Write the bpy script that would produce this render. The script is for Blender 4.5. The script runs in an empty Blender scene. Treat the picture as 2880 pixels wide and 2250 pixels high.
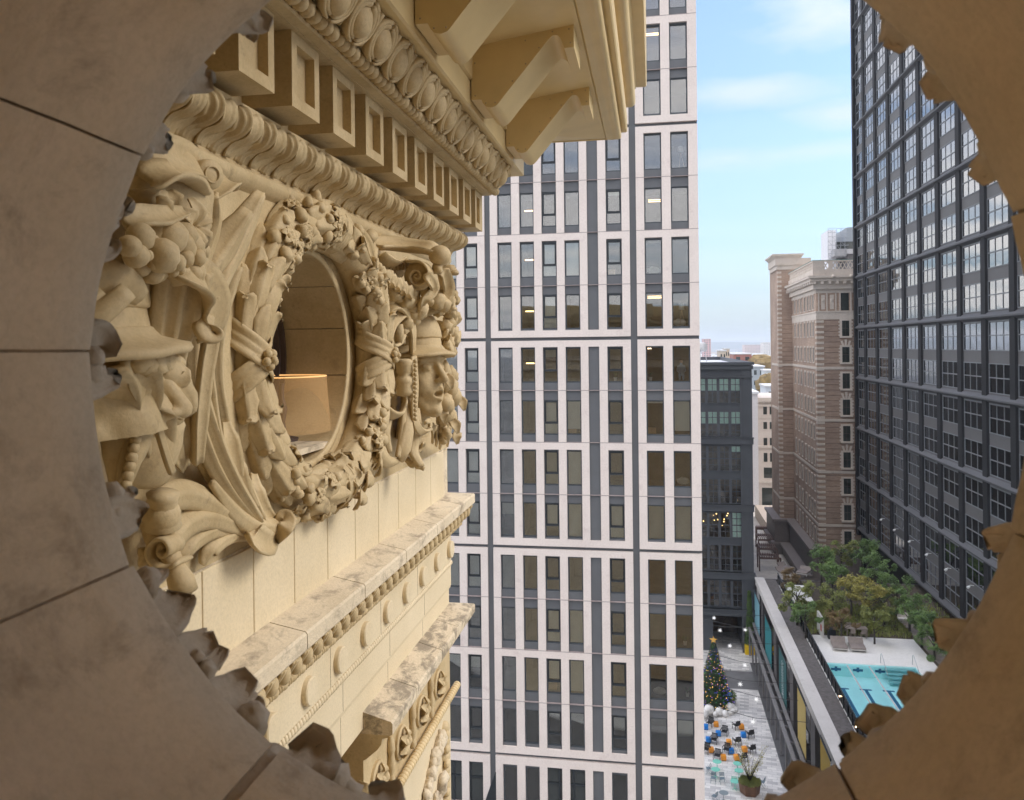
import bpy, bmesh, math, random
import numpy as np
from mathutils import Vector, Matrix, noise
from math import sin, cos, pi, sqrt, atan2, radians
scene = bpy.context.scene
C = scene.collection
rnd = random.Random(7)
# ---------------------------------------------------------------- camera
# All coordinates below are metres, X right, Y along the street, heights measured from the eye; EYE lifts them to the ground = 0.
EYE = 38.0
FPX = 2300.0; YAW = math.atan(398 / FPX); ROLL = math.atan(0.011)
fw = Vector((-sin(YAW), cos(YAW), 0)); rg = Vector((cos(YAW), sin(YAW), 0)); up = Vector((0, 0, 1))
cX = rg * cos(ROLL) - up * sin(ROLL); cY = rg * sin(ROLL) + up * cos(ROLL)
camd = bpy.data.cameras.new('camera'); cam = bpy.data.objects.new('camera', camd); C.objects.link(cam)
cam.matrix_world = Matrix(((cX.x, cY.x, -fw.x, 0), (cX.y, cY.y, -fw.y, 0), (cX.z, cY.z, -fw.z, EYE), (0, 0, 0, 1)))
camd.sensor_width = 36; camd.lens = 36 * FPX / 2880; camd.shift_y = -150 / 2880
camd.clip_start = 0.05; camd.clip_end = 30000
camd.dof.use_dof = True; camd.dof.focus_distance = 9.0; camd.dof.aperture_fstop = 9.0
scene.camera = cam
# ---------------------------------------------------------------- world, sun, exposure
SUN_EL = radians(36); SUN_AZ = radians(80)      # azimuth clockwise from +Y
world = bpy.data.worlds.new('World'); scene.world = world; world.use_nodes = True
SKY_STRENGTH = 0.14
HAZE_D = 0.00022
LAMP_E = 5.5
SUN_STRENGTH = 0.7
def build_world():
    nt = world.node_tree; N = nt.nodes; L = nt.links
    for n in list(N): N.remove(n)
    out = N.new('ShaderNodeOutputWorld'); bg = N.new('ShaderNodeBackground'); bg.inputs[1].default_value = SKY_STRENGTH
    sky = N.new('ShaderNodeTexSky'); sky.sky_type = 'NISHITA'; sky.sun_disc = False
    sky.sun_elevation = SUN_EL; sky.sun_rotation = SUN_AZ; sky.air_density = 1.0; sky.dust_density = 1.0; sky.ozone_density = 1.3
    tc = N.new('ShaderNodeTexCoord'); sep = N.new('ShaderNodeSeparateXYZ'); L.new(tc.outputs['Generated'], sep.inputs[0])
    def M(op, a, b=None, c=None, clamp=False):
        n = N.new('ShaderNodeMath'); n.operation = op; n.use_clamp = clamp
        for i, v in enumerate((a, b, c)):
            if v is None: continue
            if isinstance(v, (int, float)): n.inputs[i].default_value = v
            else: L.new(v, n.inputs[i])
        return n.outputs[0]
    # wispy cloud layer high above, seen in perspective
    zz = M('MAXIMUM', M('ADD', sep.outputs[2], 0.10), 0.03)
    px = M('DIVIDE', sep.outputs[0], zz); py = M('DIVIDE', sep.outputs[1], zz)
    cmb = N.new('ShaderNodeCombineXYZ'); L.new(M('MULTIPLY', px, 0.55), cmb.inputs[0]); L.new(py, cmb.inputs[1])
    n1 = N.new('ShaderNodeTexNoise'); n1.inputs['Scale'].default_value = 0.9; n1.inputs['Detail'].default_value = 5; n1.inputs['Roughness'].default_value = 0.52; n1.inputs['Distortion'].default_value = 0.5
    L.new(cmb.outputs[0], n1.inputs['Vector'])
    cover = M('MULTIPLY', M('SUBTRACT', n1.outputs[0], 0.36), 5.0, clamp=True)
    # a few separate clouds, each a direction in the sky with soft ragged edges
    n2 = N.new('ShaderNodeTexNoise'); n2.inputs['Scale'].default_value = 9; n2.inputs['Detail'].default_value = 6; n2.inputs['Roughness'].default_value = 0.55
    mp = N.new('ShaderNodeMapping'); mp.inputs['Scale'].default_value = (1, 1, 3.0); L.new(tc.outputs['Generated'], mp.inputs[0]); L.new(mp.outputs[0], n2.inputs['Vector'])
    tot = None
    for az, el, wa, we, amt in CLOUDS:
        a0 = az; e0 = el
        azn = M('ARCTAN2', sep.outputs[0], sep.outputs[1])
        da = M('DIVIDE', M('SUBTRACT', azn, a0), wa); de = M('DIVIDE', M('SUBTRACT', sep.outputs[2], e0), we)
        d2 = M('ADD', M('MULTIPLY', da, da), M('MULTIPLY', de, de))
        g = M('SUBTRACT', 1.25, M('SQRT', d2))
        g = M('ADD', g, M('MULTIPLY', M('SUBTRACT', n2.outputs[0], 0.5), 2.6))
        g = M('MULTIPLY', M('MULTIPLY', g, 0.8, clamp=True), amt)
        tot = g if tot is None else M('MAXIMUM', tot, g)
    # the general veil is kept thin in the clear patch of sky between the two towers
    azn = M('ARCTAN2', sep.outputs[0], sep.outputs[1])
    clear = M('MULTIPLY', M('SUBTRACT', M('ABSOLUTE', M('SUBTRACT', azn, 0.12)), 0.12), 2.5, clamp=True)
    veil = M('MULTIPLY', M('MULTIPLY', cover, 0.85), M('ADD', M('MULTIPLY', clear, 0.96), 0.04))
    # horizon haze
    hz = M('POWER', M('SUBTRACT', 1.0, M('MAXIMUM', sep.outputs[2], 0.0)), 7.0)
    mix1 = N.new('ShaderNodeMix'); mix1.data_type = 'RGBA'; L.new(M('MULTIPLY', hz, 0.9), mix1.inputs[0]); tint = N.new('ShaderNodeMix'); tint.data_type = 'RGBA'; tint.blend_type = 'MULTIPLY'; tint.inputs[0].default_value = 1; L.new(sky.outputs[0], tint.inputs[6]); tint.inputs[7].default_value = (.56, .61, .72, 1); L.new(tint.outputs[2], mix1.inputs[6]); mix1.inputs[7].default_value = (1.42, 1.80, 2.06, 1)
    mix2 = N.new('ShaderNodeMix'); mix2.data_type = 'RGBA'; L.new(tot, mix2.inputs[0]); L.new(mix1.outputs[2], mix2.inputs[6]); mix2.inputs[7].default_value = (2.45, 2.5, 2.6, 1)
    mix3 = N.new('ShaderNodeMix'); mix3.data_type = 'RGBA'; L.new(veil, mix3.inputs[0]); L.new(mix2.outputs[2], mix3.inputs[6]); mix3.inputs[7].default_value = (5.3, 5.05, 4.85, 1)
    zen = N.new('ShaderNodeVectorMath'); zen.operation = 'SCALE'; L.new(mix3.outputs[2], zen.inputs[0]); zp = M('MAXIMUM', sep.outputs[2], 0.0); L.new(M('ADD', M('MULTIPLY', M('MULTIPLY', zp, zp), 1.1), 1.0), zen.inputs['Scale'])
    L.new(zen.outputs[0], bg.inputs[0]); L.new(bg.outputs[0], out.inputs[0])
# (azimuth rad from +Y, sin elevation, half widths, amount)
CLOUDS = [(0.185, 0.355, 0.075, 0.034, 0.7), (0.245, 0.375, 0.06, 0.03, 0.6), (0.115, 0.285, 0.09, 0.016, 0.5), (0.215, 0.25, 0.05, 0.014, 0.5),
          (0.16, 0.215, 0.12, 0.010, 0.35), (0.09, 0.215, 0.06, 0.012, 0.4), (-0.9, 0.5, 0.5, 0.2, 0.8), (1.3, 0.45, 0.5, 0.2, 0.8), (2.6, 0.5, 0.6, 0.25, 0.8)]
build_world()
sd = bpy.data.lights.new('sun', 'SUN'); sd.energy = SUN_STRENGTH; sd.angle = radians(24); sd.color = (1.0, 0.95, 0.87)
so = bpy.data.objects.new('sun', sd); C.objects.link(so)
sdir = Vector((sin(SUN_AZ) * cos(SUN_EL), cos(SUN_AZ) * cos(SUN_EL), sin(SUN_EL)))
so.rotation_euler = sdir.to_track_quat('Z', 'Y').to_euler(); so.location = (0, 0, 120)
vs = scene.view_settings; vs.view_transform = 'Standard'; vs.look = 'None'; vs.gamma = 1; vs.exposure = 1.45
# ---------------------------------------------------------------- measuring helpers (photo units = the photograph drawn 2184 wide)
def ray(dx, dy):
    x = (dx * 2880 / 2184 - 1440) / FPX; y = -(dy * 2880 / 2184 - 975) / FPX
    return fw + cX * x + cY * y
def at(dx, dy, ax, val):
    r = ray(dx, dy); return r * (val / r[ax])
def RX(ox, oy, s, x, y): return ((ox + x / s) * .758333, (oy + y / s) * .758333)
# ---------------------------------------------------------------- mesh builder
class MB:
    def __init__(s): s.v = []; s.f = []
    def add(s, vs_, fs):
        b = len(s.v); s.v += [tuple(v) for v in vs_]; s.f += [tuple(b + i for i in f) for f in fs]
    def quad(s, a, b, c, d): s.add([a, b, c, d], [(0, 1, 2, 3)])
    def box(s, x0, x1, y0, y1, z0, z1):
        s.add([(x0, y0, z0), (x1, y0, z0), (x1, y1, z0), (x0, y1, z0), (x0, y0, z1), (x1, y0, z1), (x1, y1, z1), (x0, y1, z1)],
              [(0, 3, 2, 1), (4, 5, 6, 7), (0, 1, 5, 4), (1, 2, 6, 5), (2, 3, 7, 6), (3, 0, 4, 7)])
    def bevbox(s, x0, x1, y0, y1, z0, z1, b=.01):
        bm = bmesh.new(); bmesh.ops.create_cube(bm, size=1)
        for v in bm.verts: v.co = Vector(((x0 + x1) / 2 + v.co.x * (x1 - x0), (y0 + y1) / 2 + v.co.y * (y1 - y0), (z0 + z1) / 2 + v.co.z * (z1 - z0)))
        bmesh.ops.bevel(bm, geom=bm.edges[:], offset=b, segments=2, affect='EDGES', profile=.5)
        bm.verts.index_update(); s.add([v.co[:] for v in bm.verts], [[v.index for v in f.verts] for f in bm.faces]); bm.free()
    def prism(s, pts, vec):
        n = len(pts); vec = Vector(vec); A = [Vector(p) for p in pts]; B = [a + vec for a in A]
        s.add(A + B, [tuple(range(n))[::-1], tuple(range(n, 2 * n))] + [(i, (i + 1) % n, n + (i + 1) % n, n + i) for i in range(n)])
    def tube(s, pts, r, n=8, caps=True):
        pts = [Vector(p) for p in pts]; m = len(pts)
        if not hasattr(r, '__len__'): r = [r] * m
        b = len(s.v); ref = None
        for i, p in enumerate(pts):
            t = (pts[min(i + 1, m - 1)] - pts[max(i - 1, 0)]).normalized()
            if ref is None: ref = Vector((0, 0, 1)) if abs(t.z) < .9 else Vector((1, 0, 0))
            a = t.cross(ref).normalized(); c = a.cross(t).normalized(); ref = c
            for k in range(n):
                q = 2 * pi * k / n; s.v.append(tuple(p + (a * cos(q) + c * sin(q)) * r[i]))
        for i in range(m - 1):
            for k in range(n):
                s.f.append((b + i * n + k, b + i * n + (k + 1) % n, b + (i + 1) * n + (k + 1) % n, b + (i + 1) * n + k))
        if caps: s.f.append(tuple(b + k for k in range(n))[::-1]); s.f.append(tuple(b + (m - 1) * n + k for k in range(n)))
    def lathe(s, prof, c=(0, 0, 0), axis=(0, 0, 1), n=24, ref=None):
        ax = Vector(axis).normalized(); ref = Vector(ref) if ref else (Vector((1, 0, 0)) if abs(ax.x) < .9 else Vector((0, 0, 1)))
        a = (ref - ax * ref.dot(ax)).normalized(); d = ax.cross(a); c = Vector(c); b = len(s.v); m = len(prof)
        for r, h in prof:
            for k in range(n):
                q = 2 * pi * k / n; s.v.append(tuple(c + ax * h + (a * cos(q) + d * sin(q)) * r))
        for i in range(m - 1):
            for k in range(n): s.f.append((b + i * n + k, b + i * n + (k + 1) % n, b + (i + 1) * n + (k + 1) % n, b + (i + 1) * n + k))
        s.f.append(tuple(b + k for k in range(n))[::-1]); s.f.append(tuple(b + (m - 1) * n + k for k in range(n)))
    def ball(s, c, r, n=10, m=7, sq=(1, 1, 1), jit=0.0, seed=0):
        c = Vector(c); b = len(s.v)
        s.v.append(tuple(c + Vector((0, 0, r * sq[2]))))
        for i in range(1, m):
            th = pi * i / m
            for k in range(n):
                q = 2 * pi * k / n; d = Vector((sin(th) * cos(q) * sq[0], sin(th) * sin(q) * sq[1], cos(th) * sq[2]))
                rr = r * (1 + (jit * noise.noise(d * 2.2 + Vector((seed * 3.1, seed * 1.7, seed))) if jit else 0)); s.v.append(tuple(c + d * rr))
        s.v.append(tuple(c - Vector((0, 0, r * sq[2])))); e = len(s.v) - 1
        for k in range(n): s.f.append((b, b + 1 + k, b + 1 + (k + 1) % n)); s.f.append((e, b + 1 + (m - 2) * n + (k + 1) % n, b + 1 + (m - 2) * n + k))
        for i in range(m - 2):
            for k in range(n): s.f.append((b + 1 + i * n + k, b + 1 + (i + 1) * n + k, b + 1 + (i + 1) * n + (k + 1) % n, b + 1 + i * n + (k + 1) % n))
    def blade(s, pts, wid, nrm, th=.012, cup=.25, ridge=0.0, ns=14, wav=0.0, wk=5, nu=7, twist=None, groove=0.0, seed=0):
        """a leaf, ribbon or strap swept along pts; wid per control point; nrm outward normal (one or per point)"""
        P, k = spline([Vector(p) for p in pts], ns); m = len(P)
        W = [interp(wid, i / (m - 1)) for i in range(m)]
        if isinstance(nrm, (list, tuple)) and hasattr(nrm[0], '__len__'):
            NN = [Vector((interp([q[0] for q in nrm], i / (m - 1)), interp([q[1] for q in nrm], i / (m - 1)), interp([q[2] for q in nrm], i / (m - 1)))) for i in range(m)]
        else: NN = [Vector(nrm)] * m
        b = len(s.v)
        for i, p in enumerate(P):
            T = (P[min(i + 1, m - 1)] - P[max(i - 1, 0)]).normalized(); Nn = NN[i]; Nn = Nn - T * Nn.dot(T)
            Nn = Nn.normalized() if Nn.length > 1e-4 else T.orthogonal().normalized(); B = T.cross(Nn)
            t = i / (m - 1)
            w = W[i] * (1 + wav * abs(sin(wk * pi * t + seed)) * (1 if 0 < i < m - 1 else 0))
            for side in (0, 1):
                for j in range(nu):
                    u = -1 + 2 * j / (nu - 1)
                    h = -cup * w * u * u + ridge * w * max(0, 1 - abs(u) * 3.2)
                    if groove: h -= groove * w * (.5 - .5 * cos(u * 3 * pi)) * (1 - abs(u) * .3)
                    if wav: h += wav * .35 * w * sin(wk * 2 * pi * t + seed) * u * u
                    s.v.append(tuple(p + B * (u * w) + Nn * (h - (th * (1 - .5 * u * u) if side else 0))))
        q = 2 * nu
        for i in range(m - 1):
            o = b + i * q; o2 = o + q
            for j in range(nu - 1):
                s.f.append((o + j, o + j + 1, o2 + j + 1, o2 + j)); s.f.append((o + nu + j + 1, o + nu + j, o2 + nu + j, o2 + nu + j + 1))
            s.f.append((o, o2, o2 + nu, o + nu)); s.f.append((o + nu - 1, o + q - 1, o2 + q - 1, o2 + nu - 1))
        for o in (b, b + (m - 1) * q):
            for j in range(nu - 1): s.f.append((o + j, o + nu + j, o + nu + j + 1, o + j + 1))
    def build(s, name, mat, parent=None, org=None, smooth=False, ang=None, recalc=True, label=None, cat=None, group=None, kind=None, loc=None):
        """links the shapes as one mesh object; vertices are eye-relative world coordinates unless the parent was made with local=True"""
        o3 = Vector((0, 0, 0))
        if parent is not None:
            root = parent
            while root.parent: root = root.parent
            o3 = Vector(root.get('_o', (0, 0, 0)))
        elif org is not None: o3 = Vector(org)
        me = bpy.data.meshes.new(name)
        me.from_pydata([(v[0] - o3.x, v[1] - o3.y, v[2] - o3.z) for v in s.v], [], s.f)
        if recalc:
            bm = bmesh.new(); bm.from_mesh(me); bmesh.ops.recalc_face_normals(bm, faces=bm.faces[:]); bm.to_mesh(me); bm.free()
        if smooth: me.polygons.foreach_set('use_smooth', [True] * len(me.polygons))
        me.materials.append(mat); me.update()
        if smooth and ang: me.set_sharp_from_angle(angle=radians(ang))
        o = bpy.data.objects.new(name, me); C.objects.link(o)
        if parent is not None: o.parent = parent
        elif org is not None: o.location = (o3.x, o3.y, o3.z + EYE)
        else: o.location = (0, 0, EYE)
        tag(o, label, cat, group, kind)
        return o
def tag(o, label=None, cat=None, group=None, kind=None):
    if label: o['label'] = label
    if cat: o['category'] = cat
    if group: o['group'] = group
    if kind: o['kind'] = kind
    return o
def thing(name, label, cat, loc=(0, 0, 0), group=None, rz=0):
    o = bpy.data.objects.new(name, None); C.objects.link(o); o.empty_display_size = .3
    o.location = (loc[0], loc[1], loc[2] + EYE); o.rotation_euler = (0, 0, rz); tag(o, label, cat, group)
    o['_o'] = tuple(loc); return o
def local_thing(name, label, cat, loc=(0, 0, 0), group=None, rz=0):
    o = thing(name, label, cat, loc, group, rz); o['_o'] = (0., 0., 0.); return o
def dup(root, loc, rz=0, label=None, group=None, sc=None):
    r = root.copy(); C.objects.link(r); r.location = (loc[0], loc[1], loc[2] + EYE); r.rotation_euler = (0, 0, rz)
    if sc: r.scale = (sc, sc, sc)
    if label: r['label'] = label
    if group: r['group'] = group
    for ch in list(root.children):
        c = ch.copy(); C.objects.link(c); c.parent = r
        for g in list(ch.children):
            d = g.copy(); C.objects.link(d); d.parent = c
    return r
def interp(a, t):
    x = t * (len(a) - 1); i = min(int(x), len(a) - 2) if len(a) > 1 else 0
    return a[0] if len(a) == 1 else a[i] + (a[i + 1] - a[i]) * (x - i)
def spline(P, n):
    if len(P) == 2: return [P[0].lerp(P[1], i / n) for i in range(n + 1)], None
    Q = [P[0] * 2 - P[1]] + P + [P[-1] * 2 - P[-2]]; out = []
    m = len(P) - 1; tot = max(n, m * 2)
    for i in range(tot + 1):
        x = i / tot * m; k = min(int(x), m - 1); t = x - k; a, b, c, d = Q[k:k + 4]
        out.append(.5 * ((2 * b) + (c - a) * t + (2 * a - 5 * b + 4 * c - d) * t * t + (3 * b - a - 3 * c + d) * t ** 3))
    return out, None
# ---------------------------------------------------------------- materials
def newmat(name):
    m = bpy.data.materials.new(name); m.use_nodes = True; nt = m.node_tree; b = nt.nodes['Principled BSDF']; return m, nt, b
def nd(nt, t, **k):
    n = nt.nodes.new(t)
    for a, v in k.items():
        if hasattr(n, a): setattr(n, a, v)
        else: n.inputs[a.replace('_', ' ')].default_value = v
    return n
def ramp(nt, fac, stops):
    r = nt.nodes.new('ShaderNodeValToRGB'); e = r.color_ramp.elements
    while len(e) < len(stops): e.new(.5)
    for i, (p, c) in enumerate(stops): e[i].position = p; e[i].color = (c[0], c[1], c[2], 1)
    nt.links.new(fac, r.inputs[0]); return r
def stone(name, c1, c2, stain=(.2, .16, .11), samt=.5, scale=3.0, bump=.25, rough=.75, fine=60, sthr=.56, spec=.3, stretch=(1, 1, 1), swid=.16):
    m, nt, b = newmat(name); L = nt.links
    tc = nd(nt, 'ShaderNodeTexCoord'); mp = nd(nt, 'ShaderNodeMapping'); mp.inputs['Scale'].default_value = stretch; L.new(tc.outputs['Object'], mp.inputs[0])
    n1 = nd(nt, 'ShaderNodeTexNoise', Scale=scale, Detail=6, Roughness=.6); n2 = nd(nt, 'ShaderNodeTexNoise', Scale=scale * 2.3, Detail=8, Roughness=.7, Distortion=.4)
    n3 = nd(nt, 'ShaderNodeTexNoise', Scale=fine, Detail=4, Roughness=.6)
    for n in (n1, n2, n3): L.new(mp.outputs[0], n.inputs['Vector'])
    r1 = ramp(nt, n1.outputs[0], [(.3, c1), (.7, c2)])
    r2 = ramp(nt, n2.outputs[0], [(sthr, (0, 0, 0)), (sthr + swid, (1, 1, 1))])
    mm = nd(nt, 'ShaderNodeMath', operation='MULTIPLY'); L.new(r2.outputs[0], mm.inputs[0]); mm.inputs[1].default_value = samt
    mx = nd(nt, 'ShaderNodeMix', data_type='RGBA'); L.new(mm.outputs[0], mx.inputs[0]); L.new(r1.outputs[0], mx.inputs[6]); mx.inputs[7].default_value = (*stain, 1)
    r3 = ramp(nt, n3.outputs[0], [(.25, (.78, .78, .78)), (.6, (1, 1, 1))])
    mu = nd(nt, 'ShaderNodeMix', data_type='RGBA', blend_type='MULTIPLY'); mu.inputs[0].default_value = .6; L.new(mx.outputs[2], mu.inputs[6]); L.new(r3.outputs[0], mu.inputs[7])
    L.new(mu.outputs[2], b.inputs['Base Color']); b.inputs['Roughness'].default_value = rough; b.inputs['Specular IOR Level'].default_value = spec
    if bump:
        ad = nd(nt, 'ShaderNodeMath', operation='MULTIPLY_ADD'); L.new(n2.outputs[0], ad.inputs[0]); ad.inputs[1].default_value = 1.5; L.new(n3.outputs[0], ad.inputs[2])
        bp = nd(nt, 'ShaderNodeBump', Strength=bump, Distance=.01); L.new(ad.outputs[0], bp.inputs['Height']); L.new(bp.outputs[0], b.inputs['Normal'])
    return m
def plain(name, c, rough=.65, metal=0, var=.12, scale=4, emit=None, es=1, bump=0, spec=.4, coat=0):
    m, nt, b = newmat(name); L = nt.links
    tc = nd(nt, 'ShaderNodeTexCoord'); n = nd(nt, 'ShaderNodeTexNoise', Scale=scale, Detail=5, Roughness=.6); L.new(tc.outputs['Object'], n.inputs['Vector'])
    r = ramp(nt, n.outputs[0], [(.3, [x * (1 - var) for x in c]), (.7, [min(1, x * (1 + var)) for x in c])]); L.new(r.outputs[0], b.inputs['Base Color'])
    b.inputs['Roughness'].default_value = rough; b.inputs['Metallic'].default_value = metal; b.inputs['Specular IOR Level'].default_value = spec; b.inputs['Coat Weight'].default_value = coat
    if emit: b.inputs['Emission Color'].default_value = (*emit, 1); b.inputs['Emission Strength'].default_value = es
    if bump:
        bp = nd(nt, 'ShaderNodeBump', Strength=bump, Distance=.02); L.new(n.outputs[0], bp.inputs['Height']); L.new(bp.outputs[0], b.inputs['Normal'])
    return m
def glass(name, ior=2.0, tint=(.55, .6, .58), wob=.0, wscale=.6, rough=.0):
    m = bpy.data.materials.new(name); m.use_nodes = True; nt = m.node_tree; L = nt.links
    for n in list(nt.nodes): nt.nodes.remove(n)
    out = nd(nt, 'ShaderNodeOutputMaterial'); mix = nd(nt, 'ShaderNodeMixShader'); g = nd(nt, 'ShaderNodeBsdfGlossy'); g.inputs['Roughness'].default_value = rough
    t = nd(nt, 'ShaderNodeBsdfTransparent'); t.inputs[0].default_value = (*tint, 1); fr = nd(nt, 'ShaderNodeFresnel'); fr.inputs[0].default_value = ior
    if wob:
        tc = nd(nt, 'ShaderNodeTexCoord'); n = nd(nt, 'ShaderNodeTexNoise', Scale=wscale, Detail=1); L.new(tc.outputs['Object'], n.inputs['Vector'])
        bp = nd(nt, 'ShaderNodeBump', Strength=1.0, Distance=wob); L.new(n.outputs[0], bp.inputs['Height']); L.new(bp.outputs[0], g.inputs['Normal'])
    L.new(fr.outputs[0], mix.inputs[0]); L.new(t.outputs[0], mix.inputs[1]); L.new(g.outputs[0], mix.inputs[2]); L.new(mix.outputs[0], out.inputs[0])
    return m
TC = stone('terracotta', (.47, .345, .175), (.61, .47, .265), stain=(.24, .17, .09), samt=.7, scale=3.6, bump=.22, rough=.62, spec=.35, sthr=.58)
TCL = stone('terracotta_blocks', (.66, .535, .335), (.74, .61, .40), stain=(.58, .44, .25), samt=.35, scale=1.6, bump=.12, rough=.55, spec=.4, sthr=.6)
TCS = stone('terracotta_dusty', (.60, .49, .33), (.72, .60, .42), stain=(.26, .205, .145), samt=.7, scale=3.0, bump=.4, rough=.85, sthr=.50, swid=.14, stretch=(1, .6, 1))
TCS2 = stone('terracotta_soot_blackened', (.56, .45, .30), (.70, .58, .40), stain=(.10, .08, .06), samt=.62, scale=3.4, bump=.45, rough=.9, sthr=.45, swid=.12, stretch=(1, .6, 1))
TCM = plain('painted_sheet_metal', (.66, .50, .25), rough=.45, var=.07, scale=2.5, spec=.4)
REV = stone('reveal_stone', (.49, .40, .285), (.61, .505, .37), stain=(.25, .195, .135), samt=.55, scale=3.5, bump=.3, rough=.9, sthr=.52, fine=90, spec=.15)
MORTAR = stone('dark_mortar', (.36, .28, .19), (.46, .36, .25), samt=.4, scale=8, bump=.5, rough=.95)
# ================================================================ the ornate terracotta building (wing on the left)
XW, Y1, YC = -2.0, 1.03, 7.78          # wall plane, plane of the wall we look out of, far corner
OC = Vector((XW, 4.515, -0.05)); OR = 0.606
bld = thing('terracotta_building', 'ornate cream terracotta building with a round wreathed window under a heavy cornice', 'building', (XW, 4.5, -38))
def sweepU(mb, prof, x_end=9, x_back=-14, ys=None, cap=False):
    """profile (projection, height) run along our wall, round the inner corner, along the wing and round its far corner"""
    rows = []
    for p, z in prof:
        if ys is None: rows.append([(x_end, Y1 + p, z), (XW + p, Y1 + p, z), (XW + p, YC + p, z), (x_back, YC + p, z)])
        else: rows.append([(XW + p, ys, z), (XW + p, YC + p, z), (x_back, YC + p, z)])
    b = len(mb.v); n = len(rows[0])
    for r in rows: mb.v += r
    for i in range(len(rows) - 1):
        for k in range(n - 1): mb.f.append((b + i * n + k, b + i * n + k + 1, b + (i + 1) * n + k + 1, b + (i + 1) * n + k))
    if cap: mb.f.append(tuple(b + i * n for i in range(len(rows))))
def arc(cx, cz, r, a0, a1, n=5): return [(cx + r * cos(radians(a0 + (a1 - a0) * i / n)), cz + r * sin(radians(a0 + (a1 - a0) * i / n))) for i in range(n + 1)]
# --- main wall field with the round hole
m = MB(); NS = 96
y0, y1, z0, z1 = OC.y - 1.3, OC.y + 1.3, -1.0, .80
angs = sorted([2 * pi * i / NS for i in range(NS)] + [math.atan2(z - OC.z, y - OC.y) % (2 * pi) for y in (y0, y1) for z in (z0, z1)]); NS = len(angs)
ring = [(OC.y + OR * cos(a), OC.z + OR * sin(a)) for a in angs]
def onrect(y, z):
    dy, dz = y - OC.y, z - OC.z; k = min([( (y1 if dy > 0 else y0) - OC.y) / dy if abs(dy) > 1e-6 else 9e9, ((z1 if dz > 0 else z0) - OC.z) / dz if abs(dz) > 1e-6 else 9e9])
    return (OC.y + dy * k, OC.z + dz * k)
out = [onrect(*p) for p in ring]
for i in range(NS):
    j = (i + 1) % NS; m.quad((XW, *ring[i]), (XW, *ring[j]), (XW, *out[j]), (XW, *out[i]))
m.quad((XW, Y1, z0), (XW, y0, z0), (XW, y0, z1), (XW, Y1, z1)); m.quad((XW, y1, z0), (XW, YC, z0), (XW, YC, z1), (XW, y1, z1))
m.quad((XW, YC, z0), (-14, YC, z0), (-14, YC, z1), (XW, YC, z1))
m.build('wall', TC, bld, smooth=False, label='plain wall field behind the carved wreath and masks')
# --- block course under the ornaments (big blocks with fine open joints)
m = MB(); k = 0
yy = 1.9
ys = [3.82 + .472 * i for i in range(-4, 9)]
for i in range(len(ys) - 1):
    a, b_ = ys[i] + .004, min(ys[i + 1], YC) - .004
    if b_ > a + .02: m.bevbox(XW - .10, XW + .012, a, b_, -1.43, -.985, .006)
m.build('block_course', TCL, bld, smooth=False)
m = MB(); m.box(-14, XW - .004, Y1, YC - .01, -1.45, -.98); m.box(-14, XW + .004, ys[0] - 2, YC - .005, -.99, -.975); m.box(XW - .05, XW - .002, Y1, YC - .004, -1.43, -.99)
m.build('course_backing', TCS, bld)
# --- ledge with weathered top, mouldings, frieze with discs
m = MB(); prof = [(.018, -1.775), (.05, -1.768), (.07, -1.75)] + arc(.085, -1.725, .022, -90, 80, 5) + [(.10, -1.70), (.12, -1.69), (.125, -1.67), (.135, -1.64), (.155, -1.60), (.185, -1.575), (.20, -1.563)]
sweepU(m, prof); m.build('bed_moulding', TC, bld, smooth=True, ang=40)
m = MB(); lp = [(.165, -1.565), (.215, -1.56), (.222, -1.55), (.222, -1.475), (.212, -1.462), (-.01, -1.418)]
yb = [1.03] + [3.12 + .86 * i for i in range(0, 6)]
for i in range(len(yb)):
    a = yb[i] + .004; e = (yb[i + 1] - .004) if i + 1 < len(yb) else None
    mm = len(m.v)
    if e is None: sweepU(m, lp, ys=a, cap=True)
    else:
        m.add([(XW + p, y, z) for y in (a, e) for p, z in lp], [tuple(range(6)), tuple(range(6, 12))] + [(q, q + 1, 7 + q, 6 + q) for q in range(5)])
m.build('ledge', TCS, bld, smooth=False, label='projecting ledge with a weathered sooty top')
m = MB(); m.box(-14, 9, Y1 - .3, Y1 + .21, -1.56, -1.43); m.build('ledge_return', TCS, bld)
m = MB(); fr = [(0, -2.62), (0, -2.36), (.012, -2.35), (.018, -2.32), (.018, -2.14), (.0, -2.135)]
sweepU(m, [(-.9, -2.62)] + fr + [(.0, -2.09), (.02, -2.085), (.02, -1.77)]); m.build('frieze', TCL, bld)
for i in range(-3, 8):
    y = 4.42 + .472 * i
    if y < 1.5 or y > YC: continue
    m = MB(); m.lathe([(.082, 0), (.082, .03), (.076, .038), (.0001, .040)], (XW + .018, y, -1.962), (1, 0, 0), 32)
    m.build('disc', TCL, bld, smooth=True, ang=35)
m = MB(); i = 0; y = 2.0
while y < YC + .03:                                          # tiny twisted cord under the discs
    m.ball((XW + .012, y, -2.112), .028, 6, 4, (.8, .72, 1)); y += .037
m.build('cord', TCL, bld, smooth=True)
for yj in [3.95 + .86 * i for i in range(0, 5)]: pass
m = MB()
for i in range(-3, 6):
    y = 3.82 + .944 * i
    if Y1 < y < YC - .25: m.box(XW, XW + .0215, y - .003, y + .003, -2.085, -1.775); m.box(XW, XW + .0195, y + .2, y + .205, -2.32, -2.14); m.box(XW - .01, XW + .0012, y + .2, y + .205, -2.61, -2.355)
m.build('frieze_joints', MORTAR, bld)
m = MB(); y = 2.2                                           # small egg and dart below the ledge and reels under it
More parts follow.
